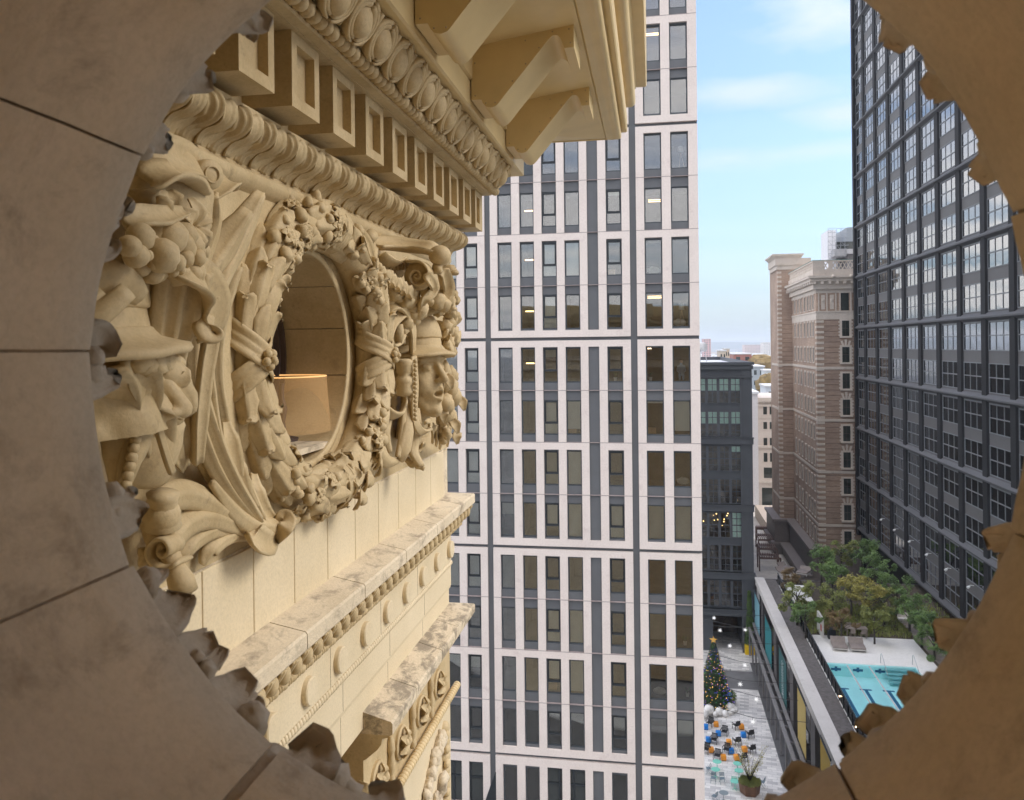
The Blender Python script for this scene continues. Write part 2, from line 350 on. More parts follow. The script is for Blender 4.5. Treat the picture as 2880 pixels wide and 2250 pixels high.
while y < YC + .12:
    m.ball((XW + .165, y, -1.622), .047, 10, 8, (.8, .8, 1.15)); 
    for s_ in (-1, 1): m.blade([(XW + .208, y + s_ * .044, -1.575), (XW + .175, y + s_ * .056, -1.63), (XW + .135, y + s_ * .032, -1.685)], [.012, .016, .012], (1, s_ * .3, -.3), th=.02, cup=.2, ns=6, nu=3)
    m.blade([(XW + .205, y + .0675, -1.575), (XW + .14, y + .0675, -1.685)], [.014, .003], (1, 0, -.6), th=.015, cup=-.6, ns=3, nu=3); y += .135
m.build('egg_and_dart', TC, bld, smooth=True)
m = MB(); y = 2.2; k = 0
while y < YC + .06:
    if k % 3 == 0: m.ball((XW + .105, y + .012, -1.728), .030, 8, 6, (.9, 1.25, .9)); y += .056
    else: m.ball((XW + .105, y, -1.728), .028, 8, 5, (.8, .35, .95)); y += .026
    k += 1
m.build('bead_and_reel', TC, bld, smooth=True)
# --- corner pier: capital-like upper ledge, rosette frieze, rope moulding, lower panel
Y5 = 5.37
m = MB(); prof = [(.0, -3.45), (.02, -3.44), (.03, -3.40), (.03, -3.385), (.0, -3.38), (.0, -2.84), (.02, -2.83), (.10, -2.76), (.13, -2.72), (.135, -2.68), (.175, -2.672), (.195, -2.655)]
sweepU(m, prof, ys=Y5, cap=False); m.box(XW - .9, XW - .03, Y5 + .01, YC - .01, -3.45, -2.62)
m.add([(XW + p, Y5, z) for p, z in prof] + [(XW - .9, Y5, -2.655), (XW - .9, Y5, -3.45)], [tuple(range(len(prof) + 2))])
m.build('pier_frieze', TC, bld)
m = MB(); lp = [(-.9, -2.655), (.195, -2.655), (.212, -2.645), (.212, -2.575), (.20, -2.56), (-.02, -2.50), (-.9, -2.50)]
cuts = [Y5, 5.95, 6.72, 7.3]
for i in range(4):
    a = cuts[i] + (.004 if i else 0)
    if i == 3: sweepU(m, lp, ys=a, cap=True)
    else: e = cuts[i + 1] - .004; m.add([(XW + p, y, z) for y in (a, e) for p, z in lp], [tuple(range(7)), tuple(range(7, 14))] + [(q, q + 1, 8 + q, 7 + q) for q in range(6)])
m.build('pier_ledge', TCS2, bld, label='lower ledge with a blackened sooty top')
m = MB(); m.box(-14, XW + .0, Y5 + .02, YC, -38, -3.45); m.build('pier_wall', TCL, bld)
m = MB(); m.box(-14, XW - .85, Y1 - .3, Y5 + .1, -38, -2.63); m.build('recessed_wall', TC, bld)
m = MB(); y = Y5 + .0                                     # twisted rope
P = [];
while y < YC + .1: P.append((y)); y += .048
for y in P: m.lathe([(.001, -.024), (.032, -.018), (.038, 0), (.032, .018), (.001, .024)], (XW + .05, y, -3.335), (.25, 1, .35), 10)
m.build('rope_moulding', stone('yellow_glaze', (.60, .44, .22), (.70, .54, .30), samt=.4, bump=.2, rough=.5), bld, smooth=True)
m = MB()
for i, y in enumerate([5.62, 6.18, 6.74, 7.30]):         # rosette patera and small baluster between them
    m.lathe([(.13, 0), (.13, .02), (.115, .03), (.10, .022), (.09, .02)], (XW + .0, y, -3.10), (1, 0, 0), 24)
    for k in range(6):
        a = k * pi / 3 + .3; d = Vector((0, cos(a), sin(a))); c = Vector((XW + .02, y, -3.10))
        m.blade([c + d * .02, c + d * .065 + Vector((.05, 0, 0)), c + d * .115 + Vector((.02, 0, 0))], [.012, .042, .012], (1, 0, 0), th=.015, cup=-.3, ns=6)
    m.ball((XW + .05, y, -3.10), .03, 8, 6)
    if i < 3: m.lathe([(.02, -.2), (.034, -.17), (.02, -.13), (.03, -.09), (.036, -.04), (.02, .02), (.035, .06), (.028, .12), (.012, .16)], (XW + .02, y + .28, -3.08), (0, 0, 1), 12)
m.build('rosette', TC, bld, smooth=True, ang=50)
m = MB(); z = -3.6                                        # upright egg strip beside the corner
while z > -5.2:
    m.lathe([(.001, -.03), (.055, -.012), (.06, .0), (.05, .014), (.001, .028)], (XW + .02, 7.52, z), (.9, -.3, .2), 14); m.ball((XW + .035, 7.5, z - .06), .052, 10, 7, (.6, 1, .8)); z -= .135
m.build('egg_strip', TC, bld, smooth=True, ang=50)
m = MB(); r_ = random.Random(4)
for k in range(46):                                      # crumbly carved arch relief below the rope
    t = k / 45; a = pi * .52 + t * 1.15; R_ = 1.02; c = Vector((XW + .03, 7.45 + R_ * cos(a) * .95, -4.75 + R_ * sin(a) * 1.12))
    m.ball(c, r_.uniform(.04, .075), 9, 7, (.7, r_.uniform(.7, 1.2), r_.uniform(.7, 1.2)), .5, k)
for k in range(26):
    c = Vector((XW + .02, r_.uniform(6.55, 7.38), r_.uniform(-5.3, -4.0))); m.ball(c, r_.uniform(.05, .13), 10, 7, (.6, 1, r_.uniform(1, 1.7)), .5, k * 3)
m.build('arch_relief', TCS, bld, smooth=True, label='eroded carved relief below the rope moulding')
# pilaster capital at the near end of the pier (acanthus and ball row)
m = MB()
for k in range(7):
    x = XW - .62 + .11 * k; m.blade([(x, Y5 - .0, -3.40), (x, Y5 - .05, -3.2), (x + .01, Y5 - .10, -2.98), (x + .02, Y5 - .19, -2.93), (x + .02, Y5 - .2, -2.99)], [.045, .052, .05, .045, .02], (0, -1, .1), th=.02, cup=.3, ridge=.3, ns=14)
for k in range(9): m.ball((XW - .66 + .09 * k, Y5 - .03, -3.46), .04, 8, 6)
m.build('pilaster_capital', TC, bld, smooth=True)
# --- upper mouldings
m = MB(); sweepU(m, [(-.01, .78), (.02, .80), (.045, .83), (.05, .855), (.045, .88), (.025, .895), (.02, .91), (.03, .93), (.06, .955), (.10, .99), (.13, 1.03), (.15, 1.07), (.165, 1.095), (.165, 1.125), (.05, 1.13), (.05, 1.53), (.33, 1.53), (.33, 1.535), (.385, 1.54), (.395, 1.55), (.395, 1.585), (.41, 1.60), (.44, 1.64), (.49, 1.70), (.54, 1.75), (.565, 1.76), (.565, 1.79)])
m.build('cornice_moulding', TC, bld, smooth=True, ang=30)
m = MB(); sweepU(m, [(.5, 1.795), (.665, 1.782), (.682, 1.79), (.683, 1.968), (.67, 1.972), (.40, 1.98)]); m.build('fascia', TCM, bld)
m = MB(); per = .1225; y = 1.35; k = 0                     # row of curled leaves (cyma)
while y < YC + .10:
    tall = k % 2
    def q(p, z, dy=0): return (XW + p, y + dy, z)
    if tall: m.blade([q(.036, .902), q(.052, .935, .004), q(.072, .958, .014), q(.115, .968, .028), q(.16, .985, .03), q(.195, 1.03, .012), q(.196, 1.075, -.008), q(.175, 1.10, -.02)], [.048, .052, .058, .066, .072, .066, .042], [(1, -.1, -.2), (.8, -.2, -.9), (.6, -.1, -1), (1, 0, 0)], th=.02, cup=.3, groove=.34, ns=18, nu=17)
    else: m.blade([q(.034, .905), q(.048, .94), q(.078, .968, .008), (XW + .125, y + .02, .985), q(.165, 1.015, .016), q(.182, 1.06, 0), q(.17, 1.09, -.01)], [.022, .026, .034, .046, .05, .034], [(1, 0, -.4), (.8, 0, -.8), (1, 0, -.3)], th=.018, cup=-.3, ridge=.25, ns=12)
    y += per; k += 1
m.build('leaf_moulding', TC, bld, smooth=True, label='band of curling acanthus leaves')
blk = local_blk = MB()
for i in range(-4, 9):                                   # big dentil blocks with sunk panels, each one a part
    yb = 4.01 - .008 + .511 * i; ya = yb - .325
    if ya < 1.45: continue
    m = MB(); xf = XW + .31; xb = XW + .045; z0, z1 = 1.165, 1.528; b = .058
    P = [(ya, z0), (yb, z0), (yb, z1), (ya, z1)]; Q = [(ya + b, z0 + b), (yb - b, z0 + b), (yb - b, z1 - b * .9), (ya + b, z1 - b * .9)]
    V = [(xf, *p) for p in P] + [(xf, *q) for q in Q] + [(xf - .05, *q) for q in Q] + [(xb, *p) for p in P]
    F = [(j, (j + 1) % 4, 4 + (j + 1) % 4, 4 + j) for j in range(4)] + [(4 + j, 4 + (j + 1) % 4, 8 + (j + 1) % 4, 8 + j) for j in range(4)] + [(8, 9, 10, 11)] + [(j, 12 + j, 12 + (j + 1) % 4, (j + 1) % 4) for j in range(4)] + [(12, 13, 14, 15)]
    m.add(V, F); m.box(XW + .04, XW + .17, yb - .001, yb + .09, 1.34, 1.528)
    m.build('dentil_block', TC, bld)
m = MB()                                                 # corner block on the return
m.box(XW + .31 - .325, XW + .309, YC + .19, YC + .315, 1.166, 1.527); m.build('dentil_block', TC, bld)
m = MB(); y = 1.8
while y < YC + .42: m.ball((XW + .432, y, 1.578), .046, 10, 7, (.95, .78, .95), .1, int(y * 50)); y += .074
m.build('bead_row', TC, bld, smooth=True)
for i in range(-5, 14):
    y = 3.99 + .302 * i
    if y < 1.7 or y > YC + .45: continue
    m = MB(); c = Vector((XW + .530, y, 1.690)); d = Vector((.64, 0, .77)); nn = Vector((.77, 0, -.64))
    m.ball(c, .112, 16, 12, (.66, .86, .92), .05, i)
    for s_ in (-1, 1):
        for rr, ww in ((.112, .017), (.138, .012)):
            pts = [c + Vector((0, s_ * rr * sin(a) * .98, 0)) + d * (rr * .86 * cos(a)) + nn * (.045 - .012 * cos(a)) for a in [radians(x) for x in (8, 40, 75, 110, 145, 172)]]
            m.blade(pts, [ww, ww * 1.2, ww * 1.2, ww, ww * .8, ww * .5], tuple(nn), th=.06, cup=.5, ns=12, nu=5)
    m.blade([c + Vector((0, .151, 0)) + d * .11 + nn * .03, c + Vector((0, .151, 0)) - d * .10 + nn * .03], [.020, .004], tuple(nn), th=.04, cup=.8, ns=5, nu=5)
    m.build('egg_ornament', TC, bld, smooth=True)
# --- sheet metal soffit, brackets and gutter
m = MB(); sweepU(m, [(.66, 1.975), (.70, 1.99), (.705, 2.21), (.72, 2.222), (1.49, 2.335), (1.50, 2.345)]); m.build('soffit', TCM, bld)
m = MB(); sweepU(m, [(1.50, 2.335), (1.51, 2.325), (1.55, 2.34)] + arc(1.615, 2.40, .05, -120, 60, 7) + [(1.65, 2.46), (1.665, 2.465), (1.69, 2.45)] + arc(1.70, 2.475, .03, -60, 30, 3) + [(1.73, 2.50), (1.73, 2.64), (1.66, 2.65), (1.655, 2.80)] + arc(1.74, 2.83, .085, -170, 10, 8) + [(1.825, 2.86), (1.82, 2.96), (1.84, 3.01), (1.90, 3.02), (1.945, 3.03), (1.955, 3.06), (1.955, 4.2), (0, 4.3), (-14, 4.3)])
m.build('gutter', TCM, bld, smooth=True, ang=40, label='curved sheet metal gutter along the cornice edge')
bp = [(.69, 2.215), (.69, 1.83), (.765, 1.83), (.778, 1.80), (.80, 1.775), (.84, 1.765), (.875, 1.775), (.90, 1.80), (.95, 1.86), (1.27, 2.235), (1.30, 2.262), (1.335, 2.262), (1.36, 2.24), (1.375, 2.20), (1.385, 2.165), (1.455, 2.165), (1.455, 2.34)]
for i in range(-2, 2):
    ya = 5.92 + 1.45 * i; m = MB()
    m.prism([(XW + p, ya, z) for p, z in bp], (0, .51, 0)); m.build('bracket', TCM, bld, smooth=True, ang=50)
m = MB()
for i in range(-2, 2):
    ya = 5.92 + 1.45 * i
    for p, z in [(.72, 2.1), (.72, 1.86), (.80, 1.80), (.87, 1.80), (1.0, 1.95), (1.1, 2.07), (1.2, 2.18), (1.3, 2.29), (1.42, 2.3), (1.43, 2.2), (1.1, 2.24)]: m.ball((XW + p, ya - .001, z), .006, 6, 4)
m.build('rivets', MORTAR, bld)
m = MB(); m.lathe([(.09, 0), (.09, .05), (.07, .08), (.001, .09)], (XW + 1.95, 7.2, 3.45), (1, 0, 0), 20); m.ball((XW + 2.0, 7.2, 3.45), .07, 12, 8); m.build('gutter_boss', TCM, bld, smooth=True, ang=50)
# --- reveal of the round window, inner wooden frame, dark room
m = MB(); n = 64
segs = [(-.2, .30), (.31, .82), (.83, 1.35), (1.36, 1.87), (1.88, 2.33), (2.34, 3.1), (3.11, 3.9), (3.91, 4.5), (4.51, 5.2), (5.21, 6.07)]
for a0, a1 in segs:
    k = 12; A = [a0 + (a1 - a0) * j / k for j in range(k + 1)]
    for j in range(k):
        q = [(OC.y + r * cos(a), OC.z + r * sin(a)) for r, a in ((OR, A[j]), (OR, A[j + 1]))]
        m.quad((XW + .012, *q[0]), (XW + .012, *q[1]), (XW - .62, *q[1]), (XW - .62, *q[0]))
m.build('window_reveal', TC, bld, smooth=True, label='curved stone reveal inside the round window')
m = MB(); m.lathe([(OR + .006, -.62), (OR + .006, .0)], OC, (1, 0, 0), 64); m.f = m.f[:-2]; m.build('reveal_joints', MORTAR, bld)
m = MB(); m.lathe([(OR + .05, -.01), (OR + .05, .012), (OR + .03, .018), (OR + .002, .014), (OR - .001, .005)], OC, (1, 0, 0), 96); m.f = m.f[:-2]; m.build('opening_lip', TC, bld, smooth=True)
WOOD = plain('dark_brown_wood', (.07, .045, .035), rough=.45, scale=9)
m = MB(); m.lathe([(OR, -.42), (OR - .03, -.40), (OR - .045, -.40), (OR - .05, -.43), (OR - .07, -.43), (OR - .08, -.46), (OR - .10, -.46), (OR - .105, -.50), (OR - .13, -.50), (OR - .13, -.60)], OC, (1, 0, 0), 96); m.f = m.f[:-2]
m.build('window_frame', WOOD, bld, smooth=True, ang=30, label='dark moulded wooden ring inside the round window')
m = MB(); m.lathe([(.5, -.56), (.5, -.555)], OC, (1, 0, 0), 64); m.build('window_pane', glass('old_glass', 1.6, (.8, .75, .65)), bld)
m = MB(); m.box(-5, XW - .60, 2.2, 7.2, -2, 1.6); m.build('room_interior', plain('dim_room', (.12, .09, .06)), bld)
# sill slab and a glowing see-through lamp added to stand for a reflection
m = MB(); m.box(XW - .58, XW + .0, OC.y - .30, OC.y + .34, OC.z - .56, OC.z - .525); m.build('sill', TCS, bld)
lamp = thing('lamp_reflection', 'faintly glowing see-through drum shade in the round window recess, standing in for a lamp reflection', 'lamp', (XW - .30, OC.y + .29, OC.z - .525))
SH, snt, sb = newmat('reflected_shade'); sb.inputs['Base Color'].default_value = (.62, .40, .18, 1); sb.inputs['Roughness'].default_value = .8; sb.inputs['Emission Color'].default_value = (1.0, .50, .16, 1); sb.inputs['Emission Strength'].default_value = .05; sb.inputs['Alpha'].default_value = .32
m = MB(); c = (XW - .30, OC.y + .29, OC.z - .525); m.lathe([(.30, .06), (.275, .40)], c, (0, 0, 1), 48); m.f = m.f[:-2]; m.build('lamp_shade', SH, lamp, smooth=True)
RIMM = plain('reflected_rim_glow', (.9, .6, .3), emit=(1.0, .50, .16), es=.28)  # glow put into the rim of the reflected lamp
m = MB(); m.lathe([(.270, .40), (.278, .403), (.274, .409), (.270, .40)], c, (0, 0, 1), 48); m.f = m.f[:-2]; m.build('reflected_shade_rim', RIMM, lamp, smooth=True)
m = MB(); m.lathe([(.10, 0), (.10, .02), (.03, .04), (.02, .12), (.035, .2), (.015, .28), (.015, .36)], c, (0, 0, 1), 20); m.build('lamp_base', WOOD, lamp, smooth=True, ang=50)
# ================================================================ the round opening we look through
fc = Vector((-.170, Y1, -.031)); FR = .597
fo = thing('round_window_surround', 'dark blurred stone surround of the round window the view is seen through', 'window surround', (fc.x, fc.y, fc.z - .6))
JA = [radians(a) for a in (-52, -27, 14, 50, 90, 147.5, 176, 207, 238, 268)]
JA = [radians(a) for a in (-51, -18, 17, 55, 105, 150, 177, 206, 236.5, 268)]
for i in range(len(JA)):
    a0 = JA[i]; a1 = JA[(i + 1) % len(JA)]
    if a1 < a0: a1 += 2 * pi
    g = .013 if i not in (2, 7) else .020
    g0 = .0035 + (.009 if i == 8 else 0); g1 = .0035 + (.009 if i == 7 else 0)
    a0 += g0; a1 -= g1; k = max(6, int((a1 - a0) / .05)); m = MB()
    # radius against Y with a small jitter so that the blocks look hand set
    r_ = random.Random(i); jr = r_.uniform(-.004, .004); rows = []
    yp = [(.0, FR + .02), (.006, FR + .004), (.018, FR + .0), (.09, FR + .010), (.13, FR + .022), (.30, FR + .030), (.62, FR + .045), (.62, FR + .11)]
    rows = [(.0, FR + .12)] + [(d, r + jr) for d, r in yp]
    for j in range(k + 1):
        a = a0 + (a1 - a0) * j / k; e = 0 if 0 < j < k else .003
        for d, r in rows:
            w = .004 * noise.noise(Vector((cos(a) * 4, sin(a) * 4, d * 6 + i)))
            m.v.append((fc.x + (r + e + w) * cos(a), Y1 - d, fc.z + (r + e + w) * sin(a)))
    q = len(rows)
    for j in range(k):
        for t in range(q - 1): m.f.append((j * q + t, j * q + t + 1, (j + 1) * q + t + 1, (j + 1) * q + t))
    m.f.append(tuple(range(q))); m.f.append(tuple(k * q + t for t in range(q)))
    m.build('stone_block', REV, fo, smooth=True, ang=40)
m = MB(); m.lathe([(FR + .058, -.60), (FR + .042, -.30), (FR + .034, -.13), (FR + .022, -.09), (FR + .013, -.018), (FR + .014, -.006)], fc, (0, 1, 0), 96); m.f = m.f[:-2]; m.build('mortar', MORTAR, fo)
# outer wall of our own building facing the street (seen in reflections), with hole, and the dark room behind
m = MB(); NS = 64
x0, x1, z0, z1 = XW, 1.4, -1.43, .80
angs = sorted([2 * pi * i / NS for i in range(NS)] + [math.atan2(z - fc.z, x - fc.x) % (2 * pi) for x in (x0, x1) for z in (z0, z1)]); NW = len(angs)
ring = [(fc.x + (FR + .10) * cos(a), fc.z + (FR + .10) * sin(a)) for a in angs]
def onr(x, z):
    dx, dz = x - fc.x, z - fc.z; kk = min(((1.4 if dx > 0 else x0) - fc.x) / dx if abs(dx) > 1e-6 else 9e9, ((z1 if dz > 0 else z0) - fc.z) / dz if abs(dz) > 1e-6 else 9e9); return (fc.x + dx * kk, fc.z + dz * kk)
out = [onr(*p) for p in ring]
for i in range(NW):
    j = (i + 1) % NW; m.quad((ring[i][0], Y1 - .002, ring[i][1]), (ring[j][0], Y1 - .002, ring[j][1]), (out[j][0], Y1 - .002, out[j][1]), (out[i][0], Y1 - .002, out[i][1]))
m.quad((1.4, Y1 - .002, z0), (9, Y1 - .002, z0), (9, Y1 - .002, z1), (1.4, Y1 - .002, z1))
m.build('facade_wall', TC, bld)
m = MB(); m.box(-1.9, 9, Y1 - 1.2, Y1 - .9 - .3, -38, -2.62); m.box(XW - .9, 9, -2.0, Y1 - .75, -38, -2.63); m.build('lower_wall', TC, bld)
ROOMM = plain('warm_plaster', (.40, .33, .26), rough=.9)
m = MB(); X0, X1_, Y0_, Y1_, Z0, Z1_ = -1.9, 1.9, -2.6, Y1 - .60, -1.6, 1.7
for a in [((X0, Y0_, Z0), (X1_, Y0_, Z0), (X1_, Y0_, Z1_), (X0, Y0_, Z1_)), ((X0, Y0_, Z0), (X0, Y1_, Z0), (X0, Y1_, Z1_), (X0, Y0_, Z1_)), ((X1_, Y0_, Z0), (X1_, Y1_, Z0), (X1_, Y1_, Z1_), (X1_, Y0_, Z1_)), ((X0, Y0_, Z0), (X1_, Y0_, Z0), (X1_, Y1_, Z0), (X0, Y1_, Z0)), ((X0, Y0_, Z1_), (X1_, Y0_, Z1_), (X1_, Y1_, Z1_), (X0, Y1_, Z1_))]: m.quad(*a)
for i in range(NS):
    j = (i + 1) % NS
    def onq(x, z):
        dx, dz = x - fc.x, z - fc.z; kk = min(((X1_ if dx > 0 else X0) - fc.x) / dx if abs(dx) > 1e-6 else 9e9, ((Z1_ if dz > 0 else Z0) - fc.z) / dz if abs(dz) > 1e-6 else 9e9); return (fc.x + dx * kk, fc.z + dz * kk)
    A = [fc.x + (FR + .09) * cos(2 * pi * i / NS), fc.z + (FR + .09) * sin(2 * pi * i / NS)]; B_ = [fc.x + (FR + .09) * cos(2 * pi * j / NS), fc.z + (FR + .09) * sin(2 * pi * j / NS)]
    a2, b2 = onq(*A), onq(*B_); m.quad((A[0], Y1_, A[1]), (B_[0], Y1_, B_[1]), (b2[0], Y1_, b2[1]), (a2[0], Y1_, a2[1]))
m.build('room_shell', ROOMM, fo)

# the lit drum lamp in the room behind us (its reflection shows in the photograph's window glass)
rl_ = thing('room_lamp', 'lit drum lamp in the room behind the round opening', 'lamp', (-.5, -1.3, -1.0)); c = (-.5, -1.3, -1.0)
m = MB(); m.lathe([(.26, .62), (.22, .98)], c, (0, 0, 1), 40); m.f = m.f[:-2]; m.build('lamp_shade', plain('glowing_linen', (.8, .6, .4), emit=(1.0, .74, .48), es=LAMP_E), rl_, smooth=True)
m = MB(); m.lathe([(.13, 0), (.13, .03), (.03, .06), (.06, .2), (.07, .35), (.02, .5), (.015, .7)], c, (0, 0, 1), 20); m.build('lamp_base', WOOD, rl_, smooth=True, ang=50)
m = MB(); m.box(-1.2, .3, -1.8, -.9, -1.6, -1.0); m.build('cabinet', WOOD, None, org=(-.5, -1.3, -1.6), label='dark wooden cabinet carrying the lamp in the room', cat='cabinet')
# ================================================================ carved ornament
def Q(dx, dy, p): return at(dx, dy, 0, XW + p)
def surfnet(F, lo, h):
    nx, ny, nz = F.shape; S = F < 0
    cnt = np.zeros((nx - 1, ny - 1, nz - 1)); pos = np.zeros((nx - 1, ny - 1, nz - 1, 3))
    cor = [(a, b, c) for a in (0, 1) for b in (0, 1) for c in (0, 1)]
    sl = lambda A, o: A[o[0]:nx - 1 + o[0], o[1]:ny - 1 + o[1], o[2]:nz - 1 + o[2]]
    for i, a in enumerate(cor):
        for b in cor[i + 1:]:
            if sum(abs(x - y) for x, y in zip(a, b)) != 1: continue
            fa, fb = sl(F, a), sl(F, b); cr = (fa < 0) != (fb < 0); t = np.where(cr, fa / np.where(cr, fa - fb, 1), 0)
            cnt += cr
            for k in range(3): pos[..., k] += np.where(cr, a[k] + t * (b[k] - a[k]), 0)
    act = cnt > 0; idx = -np.ones(act.shape, int); idx[act] = np.arange(act.sum())
    ii = np.argwhere(act); V = (ii + pos[act] / cnt[act][:, None]) * h + np.array(lo)
    faces = []
    for ax in range(3):
        o1, o2 = (ax + 1) % 3, (ax + 2) % 3
        d = [0, 0, 0]; d[ax] = 1
        A = S[:nx - d[0], :ny - d[1], :nz - d[2]]; B = S[d[0]:, d[1]:, d[2]:]
        for e in np.argwhere(A != B):
            if e[o1] < 1 or e[o2] < 1: continue
            c = []
            for u, v in ((0, 0), (1, 0), (1, 1), (0, 1)):
                q = e.copy(); q[o1] -= u; q[o2] -= v
                if any(q[k] >= act.shape[k] for k in range(3)): break
                c.append(idx[tuple(q)])
            if len(c) == 4 and min(c) >= 0: faces.append(tuple(c if A[tuple(e)] else c[::-1]))
    return V, faces
def smin(a, b, k):
    h = np.clip(.5 + .5 * (b - a) / k, 0, 1); return b * (1 - h) + a * h - k * h * (1 - h)
def smax(a, b, k): return -smin(-a, -b, k)
def ell(P, c, r):
    q = [(P[i] - c[i]) / r[i] for i in range(3)]; l = np.sqrt(q[0] ** 2 + q[1] ** 2 + q[2] ** 2); return (l - 1) * min(r)
def cap(P, a, b, r0, r1=None):
    r1 = r0 if r1 is None else r1; a = np.array(a, float); b = np.array(b, float); ba = b - a; bb = (ba ** 2).sum()
    t = np.clip(sum((P[i] - a[i]) * ba[i] for i in range(3)) / bb, 0, 1)
    return np.sqrt(sum((P[i] - a[i] - ba[i] * t) ** 2 for i in range(3))) - (r0 + (r1 - r0) * t)
def head_sdf():
    h = .0058; lo = (-.20, -.20, -.42); n = (82, 70, 112)
    P = np.meshgrid(*[lo[i] + h * np.arange(n[i]) for i in range(3)], indexing='ij')
    A = abs(P[1]); PS = [P[0], A, P[2]]
    f = ell(P, (-.01, 0, .0), (.165, .135, .19))
    f = smin(f, ell(P, (.055, 0, -.13), (.10, .105, .15)), .05)
    f = smin(f, ell(PS, (.085, .062, -.105), (.055, .05, .06)), .03)            # cheeks
    f = smin(f, ell(P, (.118, 0, -.262), (.048, .045, .042)), .035)             # chin
    f = smin(f, cap(PS, (.0, .10, -.12), (.09, .045, -.245), .035, .03), .03)   # jaw line
    f = smin(f, cap(PS, (.15, .0, .045), (.118, .095, .03), .022, .018), .02)   # brow
    f = smax(f, -ell(PS, (.168, .062, -.012), (.034, .036, .024)), .018)        # sockets
    f = smin(f, ell(PS, (.122, .060, -.018), (.032, .030, .024)), .004)         # eyeballs
    f = smin(f, cap(PS, (.143, .032, -.003), (.128, .088, -.004), .008, .006), .006)
    f = smin(f, cap(PS, (.140, .036, -.036), (.126, .084, -.032), .006, .005), .006)
    f = smax(f, -ell(PS, (.160, .058, -.018), (.009, .010, .009)), .003)        # pupil hole
    f = smin(f, cap(P, (.150, 0, .02), (.205, 0, -.085), .017, .024), .018)      # nose
    f = smin(f, ell(PS, (.175, .022, -.092), (.022, .014, .014)), .010)
    f = smax(f, -ell(PS, (.182, .013, -.106), (.010, .007, .008)), .004)
    f = smin(f, ell(P, (.125, 0, -.165), (.048, .055, .062)), .03)              # muzzle
    f = smin(f, cap(PS, (.178, .0, -.142), (.148, .042, -.158), .012, .007), .008)
    f = smin(f, cap(PS, (.168, .0, -.202), (.142, .038, -.178), .014, .007), .008)
    f = smax(f, -ell(P, (.165, 0, -.170), (.050, .040, .018)), .006)            # open mouth
    f = smin(f, cap(P, (-.02, 0, -.20), (-.06, 0, -.40), .085, .10), .04)
    f = smin(f, ell(PS, (-.02, .137, -.045), (.028, .014, .045)), .008)         # ears
    rr = random.Random(5)
    for k in range(11):                                                           # curls at the temple
        t = k / 10; f = smin(f, ell(PS, (.085 - t * .16 + rr.uniform(-.01, .01), .118 + .018 * sin(t * 3) + rr.uniform(-.006, .006), .035 - t * .05 + rr.uniform(-.02, .02)), (.030, .022, .026)), .006)
    for k in range(5): f = smin(f, ell(PS, (-.07 - .01 * k, .12, -.05 - k * .05), (.04, .03, .035)), .01)
    f += .0012 * np.sin(P[0] * 90) * np.sin(P[1] * 80) * np.sin(P[2] * 85)
    return surfnet(f, lo, h)
HV, HF = head_sdf()
def mask_head(y, turn, label, z=-.145, sc=1.33, dx=.17, cut=False):
    cen = Vector((XW + dx, y, z)); ct, st = cos(turn), sin(turn); tip = radians(-4)
    def X(v):   # local (forward, side, up) -> world
        a, b, c = v; a, c = a * cos(tip) + c * sin(tip), -a * sin(tip) + c * cos(tip); a *= sc; b *= sc; c *= sc
        return Vector((cen.x + a * ct - b * st, cen.y + a * st + b * ct, cen.z + c))
    m = MB(); m.add([X(v) for v in HV], [f for f in HF if not cut or min(HV[i][2] for i in f) > -.13]); hd = m.build('mask_head', TC, bld, smooth=True, label=label)
    ax = (X((0, 0, 1)) - X((0, 0, 0))).normalized(); rf = (X((1, 0, 0)) - X((0, 0, 0))).normalized()
    m = MB(); b0 = len(m.v)
    prof = [(.13, .03), (.15, .036), (.225, .030), (.247, .030), (.252, .038), (.247, .050), (.22, .058), (.185, .070), (.172, .085), (.169, .092), (.163, .094), (.160, .135), (.167, .138), (.169, .146), (.168, .18), (.158, .22), (.135, .26), (.10, .288), (.05, .305), (.001, .31)]
    m.lathe([(r * sc, h * sc) for r, h in prof], X((-.012, 0, .022)), tuple(ax), 48, tuple(rf))
    c0 = X((-.012, 0, .022))
    for i, v in enumerate(m.v):                                # brim dips at the sides, dome slightly squeezed
        d = Vector(v) - c0; s_ = d.dot((X((0, 1, 0)) - X((0, 0, 0))).normalized()); hh = d.dot(ax); rr = (d - ax * hh).length
        if rr > .19 * sc and hh < .07 * sc: v = Vector(v) - ax * (abs(s_) * .05); m.v[i] = tuple(v)
        m.v[i] = tuple(Vector(m.v[i]) + Vector([noise.noise(Vector(m.v[i]) * 7 + Vector((k, 0, 0))) for k in range(3)]) * .008)
    m.build('helmet', TC, hd, smooth=True, ang=60)
    for s_ in (-1, 1):
        m = MB(); 
        m.blade([X((.13, s_ * .150, .17)), X((.09, s_ * .190, .20)), X((.0, s_ * .225, .215)), X((-.10, s_ * .24, .195)), X((-.17, s_ * .235, .15))], [.03, .065, .080, .07, .035], tuple((X((.0, s_ * 1, -.1)) - cen).normalized()), th=.035, cup=.22, ns=14)
        for k in range(5):
            m.blade([X((.10 - k * .05, s_ * .215, .19)), X((.04 - k * .05, s_ * .235, .14)), X((-.02 - k * .05, s_ * .235, .10))], [.03, .036, .02], tuple((X((.0, s_ * 1, .1)) - cen).normalized()), th=.018, cup=.4, ns=8)
        m.build('wing', TC, hd, smooth=True)
    return hd
mask_head(6.17, radians(-24), 'smiling carved head in profile under a winged helmet, beside the corner')
mask_head(2.43, radians(38), 'large blurred helmeted head nearest the round opening', -.10, 1.47, .13, True)
